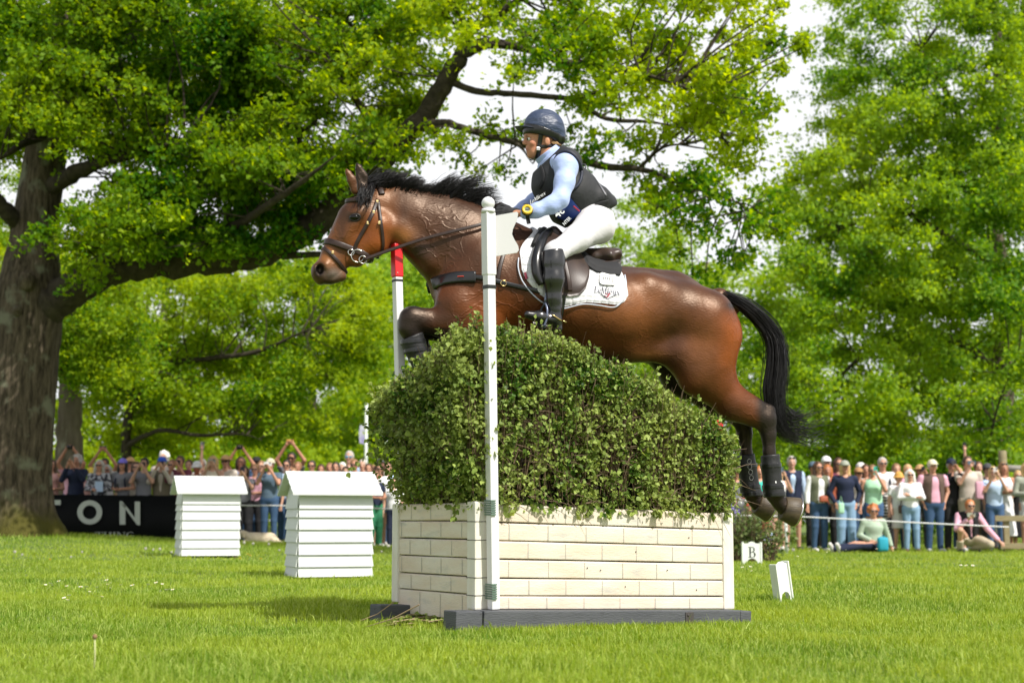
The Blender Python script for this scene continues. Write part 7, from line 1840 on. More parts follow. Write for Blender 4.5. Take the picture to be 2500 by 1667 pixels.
for (u, v, y, hr, hcx, gl, col, lb) in ((727, 1126, 30.8, 'bun', 'lb', 0, 'beige', 'woman with tied back light brown hair behind the right hive roof'), (717, 1141, 29.8, 'short', 'lb', 0, 'beige', 'short person whose forehead shows low over the right hive roof'),
        (761, 1123, 30.2, 'short', 'dk', 1, 'slate', 'man with cropped dark hair and sunglasses above the middle of the hive roof'), (784, 1133, 30.1, 'short', 'br', 0, 'grey', 'brown haired child looking just over the middle of the hive roof'),
        (805, 1129, 31, 'short', 'lb', 0, 'cream', 'fair person in cream glimpsed between two heads over the hive roof'), (820, 1127, 30.4, 'short', 'dk', 0, 'lblue', 'dark haired youth in pale blue over the right half of the hive roof'), (836, 1128, 31.6, 'short', 'wh', 0, 'white', 'white haired person mostly hidden behind the hive roof'),
        (865, 1120, 30.2, 'bun', 'lb', 1, 'white', 'woman in sunglasses with hair pulled back, in front of the tall grey haired man'), (885, 1121, 31.2, 'short', 'gy', 0, 'rosy', 'bald looking pink faced person left of the white pole'), (845, 1137, 29.7, 'short', 'br', 'top', 'lblue', 'brown haired girl with purple sunglasses pushed up on her hair'),
        (900, 1131, 30.2, 'short', 'br', 0, 'pink', 'person in pink partly behind the hanging leaves'), (911, 1134, 31.4, 'short', 'lb', 0, 'rosy', 'person in rosy top glimpsed left of the brush')):
    P_(u, v, y, 'side', 0, (col, 1), ('jeans', 'jeans'), (hr, hcx), None, ('top' if gl == 'top' else bool(gl)), lb)
P_(853, 1100, 31.8, 'side', 0, ('lblue', 2), ('jeans', 'jeans'), ('short', 'gy'), None, 'blue', 'tall grey haired man in mirrored blue sunglasses above the right hive')
P_(926, 1130, 29.8, 'side', 15, ('white', 1), ('shorts', 'ljeans'), ('long', 'br'), None, True, 'long haired woman in white T-shirt, sunglasses and pale denim shorts beside the brush')
P_(930, 1116, 31.2, 'side', 0, ('beige', 1), ('jeans', 'jeans'), ('short', 'dk'), ('cap', 'dgrey'), False, 'man in grey cap behind the white T-shirt left of the brush')
P_(917, 1147, 29.2, 'hold', 35, ('navy', 1), ('wide', 'green'), ('pony', 'br'), None, False, 'girl in navy top and green trousers at the right corner of the hive')
P_(948, 1127, 30.6, 'side', 0, ('lblue', 1), ('trousers', 'black'), ('short', 'br'), None, False, 'youth in pale blue against the left end of the brush')
P_(962, 1165, 29.6, 'side', 0, ('white', 1), ('trousers', 'navy'), ('short', 'br'), None, False, 'child in white close against the brush fence')
# ----- right crowd -----
P_(1797, 1138, 29.5, 'side', 0, ('grey', 2), ('trousers', 'dgrey'), ('short', 'gy'), ('cap', 'dgrey'), False, 'grey haired person in dark cap seen left of the hind legs')
P_(1853, 1137, 29.8, 'side', 10, ('teal', 1), ('jeans', 'jeans'), ('long', 'gi'), None, False, 'ginger haired person in turquoise top seen between the hind legs')
P_(1898, 1136, 29.2, 'phone', 10, ('white', 0), ('shorts', 'khaki'), ('long', 'bl'), ('brim', 'olive'), False, 'blonde woman in dark olive hat and white vest top filming with a phone', phone=ph('phone', 'slate', 0, 'phone held by the blonde woman in the dark olive hat'))
P_(1932, 1113, 30.4, 'side', 0, ('lblue', 2, ('navy', 0)), ('shorts', 'black'), ('short', 'gy'), None, 'top', 'tall man in navy body warmer and light blue shirt with sunglasses on his head')
P_(1985, 1126, 31.2, 'side', 0, ('grey', 2), ('trousers', 'black'), ('short', 'dk'), ('cap', 'slate'), False, 'person in slate cap behind the woman with the red waist bag')
def waistbag(root, s, J, d): bag(root, (0, -.20, 1.02 * s), (.17, .07, .12), 'rust', 'red and dark striped waist bag worn over a white shirt', .02, 'waist_bag')
P_(1997, 1126, 29.0, 'side', 14, ('white', 2, ('olive', 1)), ('jeans', 'jeans'), ('bob', 'br'), None, True, 'woman in sunglasses, white shirt, olive waistcoat and blue jeans with red waist bag', extra=waistbag)
P_(2017, 1113, 31.6, 'side', 0, ('white', 1), ('jeans', 'jeans'), ('short', 'gy'), ('cap', 'white'), False, 'tall person in white cap in the back row of the right crowd')
P_(2020, 1134, 30.2, 'side', -6, ('rust', 2), ('trousers', 'black'), ('long', 'gi'), None, False, 'smiling woman in rust jumper and black trousers behind the navy jacket')
P_(2047, 1117, 31.4, 'side', 0, ('maroon', 2), ('jeans', 'jeans'), ('bob', 'br'), None, True, 'brown haired person in sunglasses behind the sage cap')
def mintbag(root, s, J, d): bag(root, (-.13, -.20, .84 * s), (.11, .06, .20), 'mint', 'mint green drawstring pouch hanging over light blue jeans', .14, 'pouch')
P_(2062, 1123, 28.8, 'pockets', 0, ('navy', 2), ('wide', 'ljeans'), ('long', 'bl'), ('cap', 'sage'), False, 'blonde woman in sage cap, navy jacket and light blue jeans', width=1.05, extra=mintbag)
P_(2101, 1128, 31.4, 'side', 0, ('white', 1), ('jeans', 'jeans'), ('short', 'br'), ('cap', 'bwhite'), False, 'person in pale cap at the back between navy and mint tops')
P_(2096, 1140, 30.2, 'side', 0, ('bwhite', 1), ('jeans', 'jeans'), ('short', 'br'), ('cap', 'tan'), True, 'person in tan cap and sunglasses behind the mint top')
P_(2113, 1133, 30.9, 'side', 0, ('bwhite', 1), ('jeans', 'jeans'), ('bob', 'br'), None, False, 'woman smiling in the second row behind the tan cap')
P_(2130, 1134, 28.9, ('side', 'phone'), -8, ('mint', 0, 'bust'), ('shorts', 'denim'), ('short', 'lb'), None, True, 'woman in mint green sleeveless top and denim shorts holding up a phone', width=1.12, phone=ph('phone', 'teal', 0, 'turquoise phone held up by the woman in the mint top'))
P_(2154, 1116, 30.4, 'hold', 0, ('white', 1), ('trousers', 'black'), ('short', 'gy'), None, True, 'tall man in white polo shirt, sunglasses and backpack straps', extra=straps('navy'))
P_(2150, 1176, 29.4, 'side', 0, (smat('striped_cloth', (.02, .02, .022), (.62, .60, .56), 5.2, True), 1), ('dress', bpy.data.materials['striped_cloth']), ('short', 'br'), None, False, 'short person in black and white striped dress between the mint top and the orange hat')
P_(2188, 1131, 30.8, 'side', 0, ('white', 1), ('jeans', 'jeans'), ('bun', 'lb'), None, False, 'pale woman with hair tied up behind the orange hat')
P_(2194, 1151, 29.0, 'side', 6, ('white', 1), ('skirt', 'bwhite'), ('short', 'lb'), ('bucket', 'orange'), False, 'girl in orange bucket hat, loose white T-shirt and pale skirt', extra=lambda root, s, J, d: bag(root, (-.02, -.22, .80), (.17, .08, .16), 'brownv', 'small brown leather bag hanging beside the girl in the orange hat', .16))
P_(2216, 1133, 30.7, 'side', 0, ('pink', 1), ('jeans', 'jeans'), ('short', 'bl'), None, False, 'fair haired person directly behind the blonde in white')
P_(2221, 1145, 28.7, 'cross', -4, ('white', 2), ('jeans', 'ljeans'), ('bob', 'wh'), None, True, 'pale blonde woman in sunglasses and white jumper with arms crossed')
P_(2246, 1133, 30.6, 'phone', 0, ('khaki', 1), ('trousers', 'dgrey'), ('short', 'lb'), ('brim', 'straw'), False, 'person in straw hat photographing beside the cream cap', phone=ph('phone', 'black', 0, 'black phone held by the person in the straw hat on the right'))
P_(2276, 1121, 28.8, 'pockets', 3, ('pink', 1, ('brownv', 1)), ('jeans', 'jeans'), ('short', 'gy'), ('cap', 'cream'), False, 'stout man in cream cap, pink polo shirt and brown waistcoat with hands in jeans', width=1.2)
P_(2322, 1118, 29.9, 'phone', -4, ('black', 2), ('trousers', 'black'), ('short', 'gy'), ('cap', 'navy'), False, 'person in navy cap and black jacket photographing with a phone', phone=ph('phone', 'dgrey', 0, 'phone held by the person in the navy cap on the right'))
P_(2341, 1141, 31.0, 'side', 0, ('white', 1), ('jeans', 'jeans'), ('short', 'bl'), None, True, 'fair person in sunglasses and white between navy cap and beige T-shirt')
P_(2362, 1113, 29.7, ('phone', 'side'), 0, ('beige', 1), ('shorts', 'ltan'), ('short', 'br'), None, False, 'tall man in beige T-shirt and beige shorts holding a phone to his brow', width=1.08, phone=ph('phone', 'slate', 1, 'phone at the brow of the tall man in beige'))
P_(2388, 1126, 31.0, ('one_up', 'side'), 0, ('khaki', 2), ('trousers', 'khaki'), ('short', 'br'), None, False, 'person in khaki sleeves raising a straight arm behind the tall man in beige', phone=ph('phone', 'black', 0, 'black phone at the top of a straight raised arm on the right'))
P_(2410, 1130, 30.6, 'side', 0, ('dgrey', 2), ('trousers', 'dgrey'), ('short', 'dk'), ('cap', 'dgrey'), False, 'man in dark grey cap and dark jacket behind the blonde with the phone')
P_(2425, 1138, 29.4, 'phone', -8, ('lblue', 1), ('jeans', 'denim'), ('long', 'bl'), None, 'top', 'blonde woman in pale blue top and jeans filming, sunglasses on her head', phone=ph('phone', 'bwhite', 0, 'white phone held by the blonde woman in the pale blue top'), extra=lambda root, s, J, d: bag(root, (-.30, -.12, 1.18), (.14, .14, .34), 'pink', 'bright pink and white bag carried by the blonde in pale blue', .1))
P_(2449, 1128, 29.9, 'cross', 6, ('white', 0), ('dress', 'white'), ('long', 'lb'), None, 'top', 'long haired woman in long white dress with folded arms')
P_(2485, 1148, 30.0, 'chin', 0, ('black', 0), ('dress', 'black'), ('short', 'bl'), None, True, 'woman in black dress and sunglasses with a hand at her chin')
P_(2506, 1128, 29.3, 'hold', 0, ('sage', 2), ('mini', 'bwhite'), ('long', 'bl'), None, False, 'woman in pale green top and white skirt at the right edge of the picture')
# seated and crouching
def sit_ginger(root, s, J, d): bag(root, (.06, -.40, .16), (.20, .13, .26), 'seablue', 'teal blue rucksack on the lap of the seated ginger haired woman', .04, 'rucksack', .05)
P_(2132, 1240, 28.3, 'side', 0, ('lgreen', 2), ('trousers', 'navy'), ('curly', 'gi'), None, True, 'ginger haired woman in pale green cardigan sitting on the grass', sit=dict(hd=(0, .0, .76), nk=(0, .02, .61), ch=(0, .02, .46), wa=(0, .03, .24), pe=(0, .03, .13), shl=(-.17, .02, .56), shr=(.17, .02, .56), ell=(-.26, .04, .32), elr=(.28, .10, .30), wrl=(-.10, -.20, .22), wrr=(.34, .06, .06), hipl=(-.09, 0, .12), hipr=(.09, 0, .12), knl=(-.42, -.28, .16), knr=(-.30, -.40, .14), anl=(-.82, -.34, .07), anr=(-.72, -.46, .07), toel=(-.90, -.36, .16), toer=(-.80, -.50, .16)), extra=sit_ginger)
P_(2362, 1224, 28.3, 'side', 0, ('pink', 2, ('black', 0)), ('trousers', 'ltan'), ('short', 'gi'), None, True, 'ginger haired man in pink shirt and black body warmer crouching with a phone', width=1.05,
   sit=dict(hd=(0, -.16, .86), nk=(0, -.05, .74), ch=(0, .0, .60), wa=(.02, .06, .40), pe=(.04, .08, .28), shl=(-.18, -.02, .68), shr=(.18, -.02, .68), ell=(-.27, -.18, .44), elr=(.32, -.12, .44), wrl=(-.10, -.34, .62), wrr=(.48, -.26, .22), hipl=(-.07, .05, .27), hipr=(.12, .05, .27), knl=(-.25, -.34, .42), knr=(.30, -.30, .16), anl=(-.20, -.10, .09), anr=(.12, .10, .10), toel=(-.20, -.30, .04), toer=(.16, -.05, .03)), phone=ph('phone', 'sage', 1, 'phone held low by the crouching man in the pink shirt'))
P_(1868, 1287, 28.0, 'side', 0, ('lblue', 1), ('shorts', 'denim'), ('short', 'dk'), ('bucket', 'rust'), False, 'small child in red hat sitting behind the shrub', sit=dict(hd=(0, 0, .44), nk=(0, .01, .33), ch=(0, .01, .27), wa=(0, .02, .16), pe=(0, .02, .11), shl=(-.11, .01, .31), shr=(.11, .01, .31), ell=(-.15, -.04, .18), elr=(.15, -.04, .18), wrl=(-.04, -.18, .16), wrr=(.08, -.18, .15), hipl=(-.06, 0, .10), hipr=(.06, 0, .10), knl=(-.10, -.26, .16), knr=(.12, -.26, .14), anl=(-.06, -.44, .06), anr=(.2, -.42, .06), toel=(-.06, -.50, .10), toer=(.22, -.48, .10)))
print('people', PN[0])
# ================================================================== trees
def bark(name, c1, c2, lich=(.30, .31, .24), mossy=0):
    m = mat(name, c1, .95, spec=.15, var=(7, c2, .2), var2=(3.5, lich, .60, .08), bump=(16, 1.0, .05), stretch=(1, 1, .22) )
    return m
M_BARK = bark('oak_bark', (.085, .068, .048), (.16, .135, .10))
M_BARKD = mat('dark_branch_bark', (.030, .025, .019), .95, spec=.15, var=(9, (.075, .062, .045), .25), bump=(22, .9, .03), stretch=(1, 1, 1))
def nearest_on(lines, c):
    best = None
    for P in lines:
        for i in range(len(P)):
            d = np.linalg.norm(P[i] - c) + (0 if P[i][2] < c[2] + .5 else .6) + rnd.random() * .9
            if best is None or d < best[0]: best = (d, P[i])
    return best[1]
class Tree:
    def __init__(s, name, label, base, group=None, leaf=None, wood=None, size=.085, shape='kite', wid=.62, cat='tree'):
        s.root = empty(name, tuple(base), 0, label=label, cat=cat, group=group); s.base = vec(*base); s.lines = []; s.leaf = leaf; s.wood = wood or M_BARKD
        s.size, s.shape, s.wid = size, shape, wid; s.P, s.D, s.N, s.S = [], [], [], []; s.tw = MB(); s.g = random.Random(len(label) * 7 + int(abs(base[0]) * 10))
    def limb(s, pts, rad, name='limb', mat_=None, n=10, rough=.06, seg=6, target=True, taper=True):
        P = smooth_path([vec(*p) for p in pts], seg); rr = list(np.interp(np.linspace(0, 1, len(P)), np.linspace(0, 1, len(rad)), rad))
        if name == 'limb' and taper: rr = [q * min(1.0, .25 + 3.2 * (1 - i / (len(rr) - 1))) for i, q in enumerate(rr)]
        P = [p + vec(s.g.gauss(0, 1), s.g.gauss(0, 1), s.g.gauss(0, 1)) * r * rough * 1.5 for p, r in zip(P, rr)]
        mb = MB(); mb.tube([p - s.base for p in P], rr, n); V = np.array(mb.V); gz = rng.normal(0, 1, V.shape) * (np.repeat(rr, n)[:, None] * rough * .6); V = V + gz
        if target: s.lines.append(P)
        return mesh_obj(name, V, mb.F, mat_ or s.wood, s.root, True)
    def clump(s, c, r, n, flat=.6, twig=True, spread=.13, nl=9, droop=0.0, tr=.5, lop=None):
        """n sprigs in the outer part of an ellipsoid, each a small rosette of leaves"""
        c = vec(*c); d = rand_dirs(n); rad = np.abs(rng.normal(0, .62, n))[:, None] + .12
        az = s.g.uniform(0, 6.28); lx = vec(math.cos(az), math.sin(az), s.g.uniform(-.35, .15)); e_ = s.g.uniform(.2, 1.1)
        p = d * rad * r * vec(1, 1, flat); p = p + lx * (p @ lx)[:, None] * e_ + c; p[:, 2] -= .10 * r * (np.abs((p - c) @ lx) / r) ** 2
        k = nl; q = np.repeat(p, k, 0); m = len(q); out = np.repeat(d, k, 0)
        dd = rand_dirs(m) * .9 + out * .5 + vec(0, 0, .12)
        s.P.append(q + rand_dirs(m) * spread * (rng.random(m) ** .6)[:, None]); s.D.append(dd); s.N.append(rand_dirs(m) * .85 + vec(.15, -.35, .7)); s.S.append(s.size * rng.uniform(.65, 1.2, m))
        if twig:
            if s.lines:
                a = nearest_on(s.lines, c)
            if s.lines and np.linalg.norm(a - c) < 2.2:
                m_ = (a + c) / 2 + vec(s.g.gauss(0, .30) * r, s.g.gauss(0, .30) * r, s.g.uniform(-.1, .35) * r)
                L_ = np.linalg.norm(c - a); rr = min(.04, .007 + .009 * L_); s.tw.tube([x - s.base for x in smooth_path([a, m_, c], 3)], list(np.linspace(rr, .007, 7)), 5, False)
            for i in range(int(n * tr)):
                e = p[s.g.randrange(n)]; e = c + (e - c) * .8; m_ = (c + e) / 2 + vec(s.g.gauss(0, .16), s.g.gauss(0, .16), s.g.gauss(0, .16)) * r
                s.tw.tube([c - s.base, m_ - s.base, e - s.base], [.0085, .006, .0028], 3, False)
    def finish(s):
        P = np.concatenate(s.P); V, F = leaves_mesh(P - s.base, np.concatenate(s.D), np.concatenate(s.N), np.concatenate(s.S), s.wid, .14, s.shape)
        if getattr(s, 'old', None):      # darker leaves towards trunk, brighter outwards: crown shade and sunlight painted into colour
            k = len(V) // len(P); lx = (P - s.base)[:, 0]; lit_side = rng.random(len(P)) < np.clip((lx - 4.0) / 4.5, .12, 1); nf = len(F) // len(P); fk = np.repeat(lit_side, nf) if nf * len(P) == len(F) else None
            own = (F[:, 0] // k); mesh_obj('crown', V, F[lit_side[own]], s.leaf, s.root); mesh_obj('crown', V, F[~lit_side[own]], s.old, s.root)
        else: mesh_obj('crown', V, F, s.leaf, s.root)

        if s.tw.n: s.tw.build('twigs', s.wood, s.root)
        return len(P)
DENS = .50
def inpoly(u, v, poly):
    c = False; j = len(poly) - 1
    for i in range(len(poly)):
        (a, b), (e, f_) = poly[i], poly[j]
        if (b > v) != (f_ > v) and u < (e - a) * (v - b) / (f_ - b) + a: c = not c
        j = i
    return c
def fill(t, poly, n, rpx, yr, dens, seed, flat=.6, **k):
    g_ = random.Random(seed); us = [p[0] for p in poly]; vs = [p[1] for p in poly]; i = 0; tries = 0; pts = []
    while i < n and tries < n * 60:
        tries += 1; u, v = g_.uniform(min(us), max(us)), g_.uniform(min(vs), max(vs))
        if not inpoly(u, v, poly): continue
        y = g_.uniform(*yr); r = g_.uniform(*rpx) / (FPX / ((yr[0] + yr[1]) / 2))
        if tries < n * 40 and any((u - a) ** 2 + (v - b) ** 2 < (min(rpx) * .55) ** 2 and abs(y - c) < r for a, b, c in pts[-40:]): continue
        pts.append((u, v, y)); t.clump(at(u, v, y), r, max(6, int(DENS * dens * (r / .2) ** 2)), flat, **k); i += 1

LEAF_OAK = leaf_mat('oak_leaf', (.022, .110, .003), (.060, .185, .005), (.25, .37, .014), .55, .5, patch=(.5, (.42, .53, .016), .7))
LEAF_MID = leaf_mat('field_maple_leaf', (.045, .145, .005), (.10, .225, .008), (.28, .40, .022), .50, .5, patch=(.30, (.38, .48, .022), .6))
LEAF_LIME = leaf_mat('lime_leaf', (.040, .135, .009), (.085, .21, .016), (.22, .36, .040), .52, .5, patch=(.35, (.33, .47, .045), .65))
LEAF_FAR = leaf_mat('far_leaf', (.16, .30, .03), (.24, .39, .04), (.35, .48, .06), .48, .6)  # lighter leaf tint stands in for distance haze

# ---------------- the big oak on the left
b = at(52, 1296, 25.0); b[2] = float(gh(b[0], b[1])) - .1
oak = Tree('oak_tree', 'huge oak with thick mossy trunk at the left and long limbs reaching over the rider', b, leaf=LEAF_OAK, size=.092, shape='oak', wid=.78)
oak.old = leaf_mat('oak_leaf_shade', (.016, .090, .003), (.040, .145, .005), (.13, .25, .010), .50, .5, patch=(.5, (.26, .38, .012), .55))  # copy of the oak leaf with the crown's shade put into its tint
Y = 25.0
tr_px = [(34, 1330, .80), (36, 1290, .72), (38, 1245, .62), (44, 1160, .565), (52, 1040, .555), (62, 900, .55), (70, 790, .58), (76, 700, .56), (84, 600, .43), (94, 500, .39), (108, 400, .37), (125, 280, .34), (150, 160, .30), (190, 40, .24), (240, -100, .18), (280, -260, .10)]
P = smooth_path([at(u, v, Y) for u, v, r in tr_px], 7); rr = np.interp(np.linspace(0, 1, len(P)), np.linspace(0, 1, len(tr_px)), [r * .93 for _, _, r in tr_px])
V, n = [], 40; gg = random.Random(2)
for i, (p, r) in enumerate(zip(P, rr)):
    z = p[2]; root = max(0, 1 - (z - b[2]) / .9)
    for k in range(n):
        a = 2 * math.pi * k / n
        w = 1 + .035 * math.sin(3 * a + z * .8) + .025 * math.sin(7 * a + z * 1.7) + .012 * math.sin(17 * a + z * 5) + root ** 1.6 * (.16 * max(0, math.sin(2.5 * a + 1.0)) + .10 * math.sin(5 * a + .4)) + gg.gauss(0, .006)
        V.append(p - oak.base + vec(math.cos(a) * r * w, math.sin(a) * r * w, 0))
F = [(i * n + k, i * n + (k + 1) % n, (i + 1) * n + (k + 1) % n, (i + 1) * n + k) for i in range(len(P) - 1) for k in range(n)]
# bark: ridged grey brown, moss on the root flare
m, nt, bs = new_mat('oak_trunk_bark'); tcn = nt.nodes.new('ShaderNodeTexCoord'); mpn = nt.nodes.new('ShaderNodeMapping'); mpn.inputs['Scale'].default_value = (1, 1, .16); L(nt, tcn.outputs['Object'], mpn.inputs['Vector'])
n1_ = nt.nodes.new('ShaderNodeTexNoise'); n1_.inputs['Scale'].default_value = 17; n1_.inputs['Detail'].default_value = 7; n1_.inputs['Roughness'].default_value = .68; L(nt, mpn.outputs['Vector'], n1_.inputs['Vector'])
r1 = nt.nodes.new('ShaderNodeValToRGB'); r1.color_ramp.elements[0].position = .34; r1.color_ramp.elements[0].color = (.026, .020, .014, 1); r1.color_ramp.elements[1].position = .66; r1.color_ramp.elements[1].color = (.145, .115, .080, 1); L(nt, n1_.outputs['Fac'], r1.inputs['Fac'])
n2_ = nt.nodes.new('ShaderNodeTexNoise'); n2_.inputs['Scale'].default_value = 2.6; n2_.inputs['Detail'].default_value = 7; L(nt, tcn.outputs['Object'], n2_.inputs['Vector'])
r2 = nt.nodes.new('ShaderNodeValToRGB'); r2.color_ramp.elements[0].position = .56; r2.color_ramp.elements[1].position = .66; L(nt, n2_.outputs['Fac'], r2.inputs['Fac'])
mA = nt.nodes.new('ShaderNodeMixRGB'); mA.inputs['Color2'].default_value = (.17, .17, .12, 1); L(nt, r2.outputs['Color'], mA.inputs['Fac']); L(nt, r1.outputs['Color'], mA.inputs['Color1'])
sp = nt.nodes.new('ShaderNodeSeparateXYZ'); L(nt, tcn.outputs['Object'], sp.inputs['Vector'])
mz = nt.nodes.new('ShaderNodeMath'); mz.operation = 'MULTIPLY_ADD'; mz.inputs[1].default_value = 1.1; L(nt, n2_.outputs['Fac'], mz.inputs[0]); 
neg = nt.nodes.new('ShaderNodeMath'); neg.operation = 'MULTIPLY'; neg.inputs[1].default_value = -1; L(nt, sp.outputs['Z'], neg.inputs[0]); L(nt, neg.outputs['Value'], mz.inputs[2])
mrm = nt.nodes.new('ShaderNodeMapRange'); mrm.inputs['From Min'].default_value = -.15; mrm.inputs['From Max'].default_value = .25; L(nt, mz.outputs['Value'], mrm.inputs['Value'])
mB = nt.nodes.new('ShaderNodeMixRGB'); mB.inputs['Color2'].default_value = (.085, .078, .018, 1); L(nt, mrm.outputs['Result'], mB.inputs['Fac']); L(nt, mA.outputs['Color'], mB.inputs['Color1'])
L(nt, mB.outputs['Color'], bs.inputs['Base Color']); bs.inputs['Roughness'].default_value = .95; bs.inputs['Specular IOR Level'].default_value = .15
bn = nt.nodes.new('ShaderNodeBump'); bn.inputs['Strength'].default_value = 1; bn.inputs['Distance'].default_value = .045; L(nt, n1_.outputs['Fac'], bn.inputs['Height']); L(nt, bn.outputs['Normal'], bs.inputs['Normal'])
M_TRUNK = m
mesh_obj('trunk', V, F, M_TRUNK, oak.root, True); oak.lines.append(P[60:])
# healed branch scars
for (u, v, r_) in ((62, 685, .13), (38, 758, .07)):
    p = at(u, v, Y - .60 if v < 800 else Y - .58) - oak.base; mb = MB(); mb.sphere(p + vec(0, .05, 0), r_ * 1.05, 14, 10, (1, .55, 1.2)); mb.sphere(p + vec(.01, .0, .01), r_ * .6, 12, 8, (1, .45, 1)); mb.build('branch_scar', M_TRUNK, oak.root, True)
A = lambda l, ys=None: [at(u, v, y) for u, v, y in l]
oak.limb(A([(80, 790, 25), (135, 735, 24.8), (200, 690, 24.5), (280, 650, 24.2), (400, 640, 24), (560, 628, 23.8), (680, 596, 23.6), (770, 545, 23.4), (860, 462, 23.2), (960, 362, 23), (1035, 285, 22.8), (1085, 200, 22.6), (1125, 135, 22.4)]), [.36, .30, .27, .25, .24, .22, .20, .17, .15, .12], mat_=M_BARKD, n=14, taper=False)
oak.limb(A([(1125, 135, 22.4), (1190, 108, 22.2), (1280, 118, 22), (1370, 150, 21.8), (1480, 165, 21.6), (1600, 190, 21.4), (1740, 240, 21.2)]), [.10, .075, .06, .05, .035, .015])
oak.limb(A([(1110, 160, 22.5), (1150, 80, 22.5), (1240, 20, 22.3), (1330, -60, 22)]), [.09, .07, .05, .03])
oak.limb(A([(1000, 320, 22.9), (1080, 300, 22.3), (1180, 330, 22), (1260, 350, 21.6), (1300, 400, 21.4)]), [.08, .06, .045, .03, .02])
oak.limb(A([(1090, 195, 22.6), (1160, 222, 22.5), (1250, 230, 22.4), (1400, 245, 22), (1480, 290, 21.8), (1600, 300, 21.6), (1760, 330, 21.4)]), [.06, .05, .04, .03, .012])
oak.limb(A([(1380, 380, 22.6), (1480, 408, 22.2), (1560, 412, 22), (1640, 440, 21.8), (1740, 470, 21.6), (1850, 520, 21.4)]), [.06, .055, .045, .035, .025, .010])
oak.limb(A([(1560, 412, 22), (1620, 360, 21.8), (1700, 350, 21.6)]), [.03, .02, .01])
oak.limb(A([(1160, 322, 22), (1250, 345, 22.2), (1380, 380, 22.6)]), [.055, .055, .055], taper=False)
oak.limb(A([(100, 470, 25), (170, 430, 24.5), (250, 395, 24), (330, 375, 23.5), (450, 340, 23)]), [.17, .14, .10, .07, .04])
oak.limb(A([(60, 560, 25), (20, 520, 24.6), (-30, 470, 24.2), (-100, 430, 24)]), [.16, .14, .12, .10])
oak.limb(A([(125, 330, 25), (60, 350, 24), (0, 390, 23.5)]), [.07, .06, .05])
oak.limb(A([(150, 160, 25), (260, 120, 25.5), (380, 60, 26), (440, -20, 26.4)]), [.22, .20, .16, .12])
oak.limb(A([(128, 290, 25), (200, 220, 25.6), (300, 190, 26.5), (460, 140, 27.5), (600, 60, 28)]), [.16, .13, .10, .06])
oak.limb(A([(400, 630, 24), (560, 560, 23), (700, 470, 22), (820, 380, 21.4)]), [.10, .08, .05, .03])
oak.limb(A([(600, 620, 23.8), (720, 622, 23.4), (860, 615, 23), (960, 590, 22.8)]), [.08, .055, .035, .015])
oak.limb(A([(960, 362, 23), (880, 260, 23.4), (820, 140, 24), (860, 20, 24.4)]), [.08, .06, .05, .03])
oak.limb(A([(520, 630, 23.9), (600, 500, 24.6), (760, 300, 25.2), (900, 120, 25.6)]), [.10, .09, .06, .04])
K = dict(spread=.15, nl=9)
fill(oak, [(-60, -60), (620, -60), (760, 200), (640, 420), (380, 380), (160, 330), (-60, 380)], 150, (48, 85), (22.5, 28), 30, 1, **K)
fill(oak, [(560, -60), (1120, -60), (1080, 160), (960, 340), (860, 440), (640, 420)], 95, (40, 75), (22, 27), 24, 2, **K)
fill(oak, [(110, 560), (300, 420), (560, 380), (820, 400), (860, 470), (700, 580), (420, 620), (150, 640)], 78, (40, 72), (22, 25.5), 28, 3, **K)
fill(oak, [(900, 330), (1100, 300), (1260, 300), (1260, 420), (1120, 430), (980, 440)], 16, (24, 45), (21.5, 23), 14, 4, **K)
fill(oak, [(1050, -60), (1500, -60), (1880, -60), (1915, 90), (1840, 160), (1820, 300), (1600, 130), (1350, 90), (1100, 120)], 78, (30, 56), (20.5, 24), 21, 5, **K)
fill(oak, [(1350, 90), (1600, 110), (1840, 180), (1850, 330), (1840, 440), (1690, 330), (1480, 300), (1300, 220), (1150, 200)], 66, (28, 52), (20.5, 23.5), 19, 6, **K)
fill(oak, [(1250, 300), (1500, 310), (1700, 330), (1620, 400), (1480, 400), (1360, 380)], 20, (22, 40), (20.8, 22.8), 12, 7, **K)
fill(oak, [(1480, 430), (1650, 420), (1820, 430), (1960, 480), (1940, 560), (1880, 620), (1700, 600), (1600, 520)], 36, (26, 46), (20.6, 22.6), 16, 8, **K)
fill(oak, [(1600, 300), (1850, 260), (1850, 450), (1700, 440)], 14, (24, 40), (20.6, 22.6), 14, 9, **K)
fill(oak, [(1640, 600), (1880, 620), (1850, 690), (1700, 680)], 7, (20, 34), (21, 22.6), 12, 91, **K)
fill(oak, [(150, 640), (260, 640), (230, 700), (160, 690)], 6, (24, 40), (23, 24), 16, 10, **K)
for (u, v, r) in ((1965, 115, 12), (1880, 250, 16), (1905, 165, 14), (1955, 100, 9), (1870, 60, 24), (1900, 20, 30)): oak.clump(at(u, v, 21.4), r / 170, 14, .7, **K)
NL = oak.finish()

# ---------------- other trees
def simple_tree(name, label, u, y, trunk_r, vtop, polys, leaf, size, seed, group=None, wood=None, limbs=(), trunkpts=None, yr=None, dens=20, rpx=(30, 60), nl=8, spread=.22, shape='kite', tr=.25, flat=.6, wid=.72):
    b = at(u, 1290, y); b[2] = -.1
    t = Tree(name, label, b, group, leaf, wood or M_BARKD, size, shape, wid)
    tp = trunkpts or [(u, 1200), (u + 4, 1000), (u, 800), (u + 6, vtop)]
    P = [b] + [at(a, c, y) for a, c in tp]; t.limb(P, list(np.linspace(trunk_r, trunk_r * .25, len(P))), 'trunk', M_BARK if wood is None else wood, 12, .04)
    for l, r in limbs: t.limb([at(*q) for q in l], r)
    for i, (poly, n, yrr) in enumerate(polys): fill(t, poly, n, rpx, yrr, dens, seed * 17 + i, flat, nl=nl, spread=spread, tr=tr)
    return t.finish()
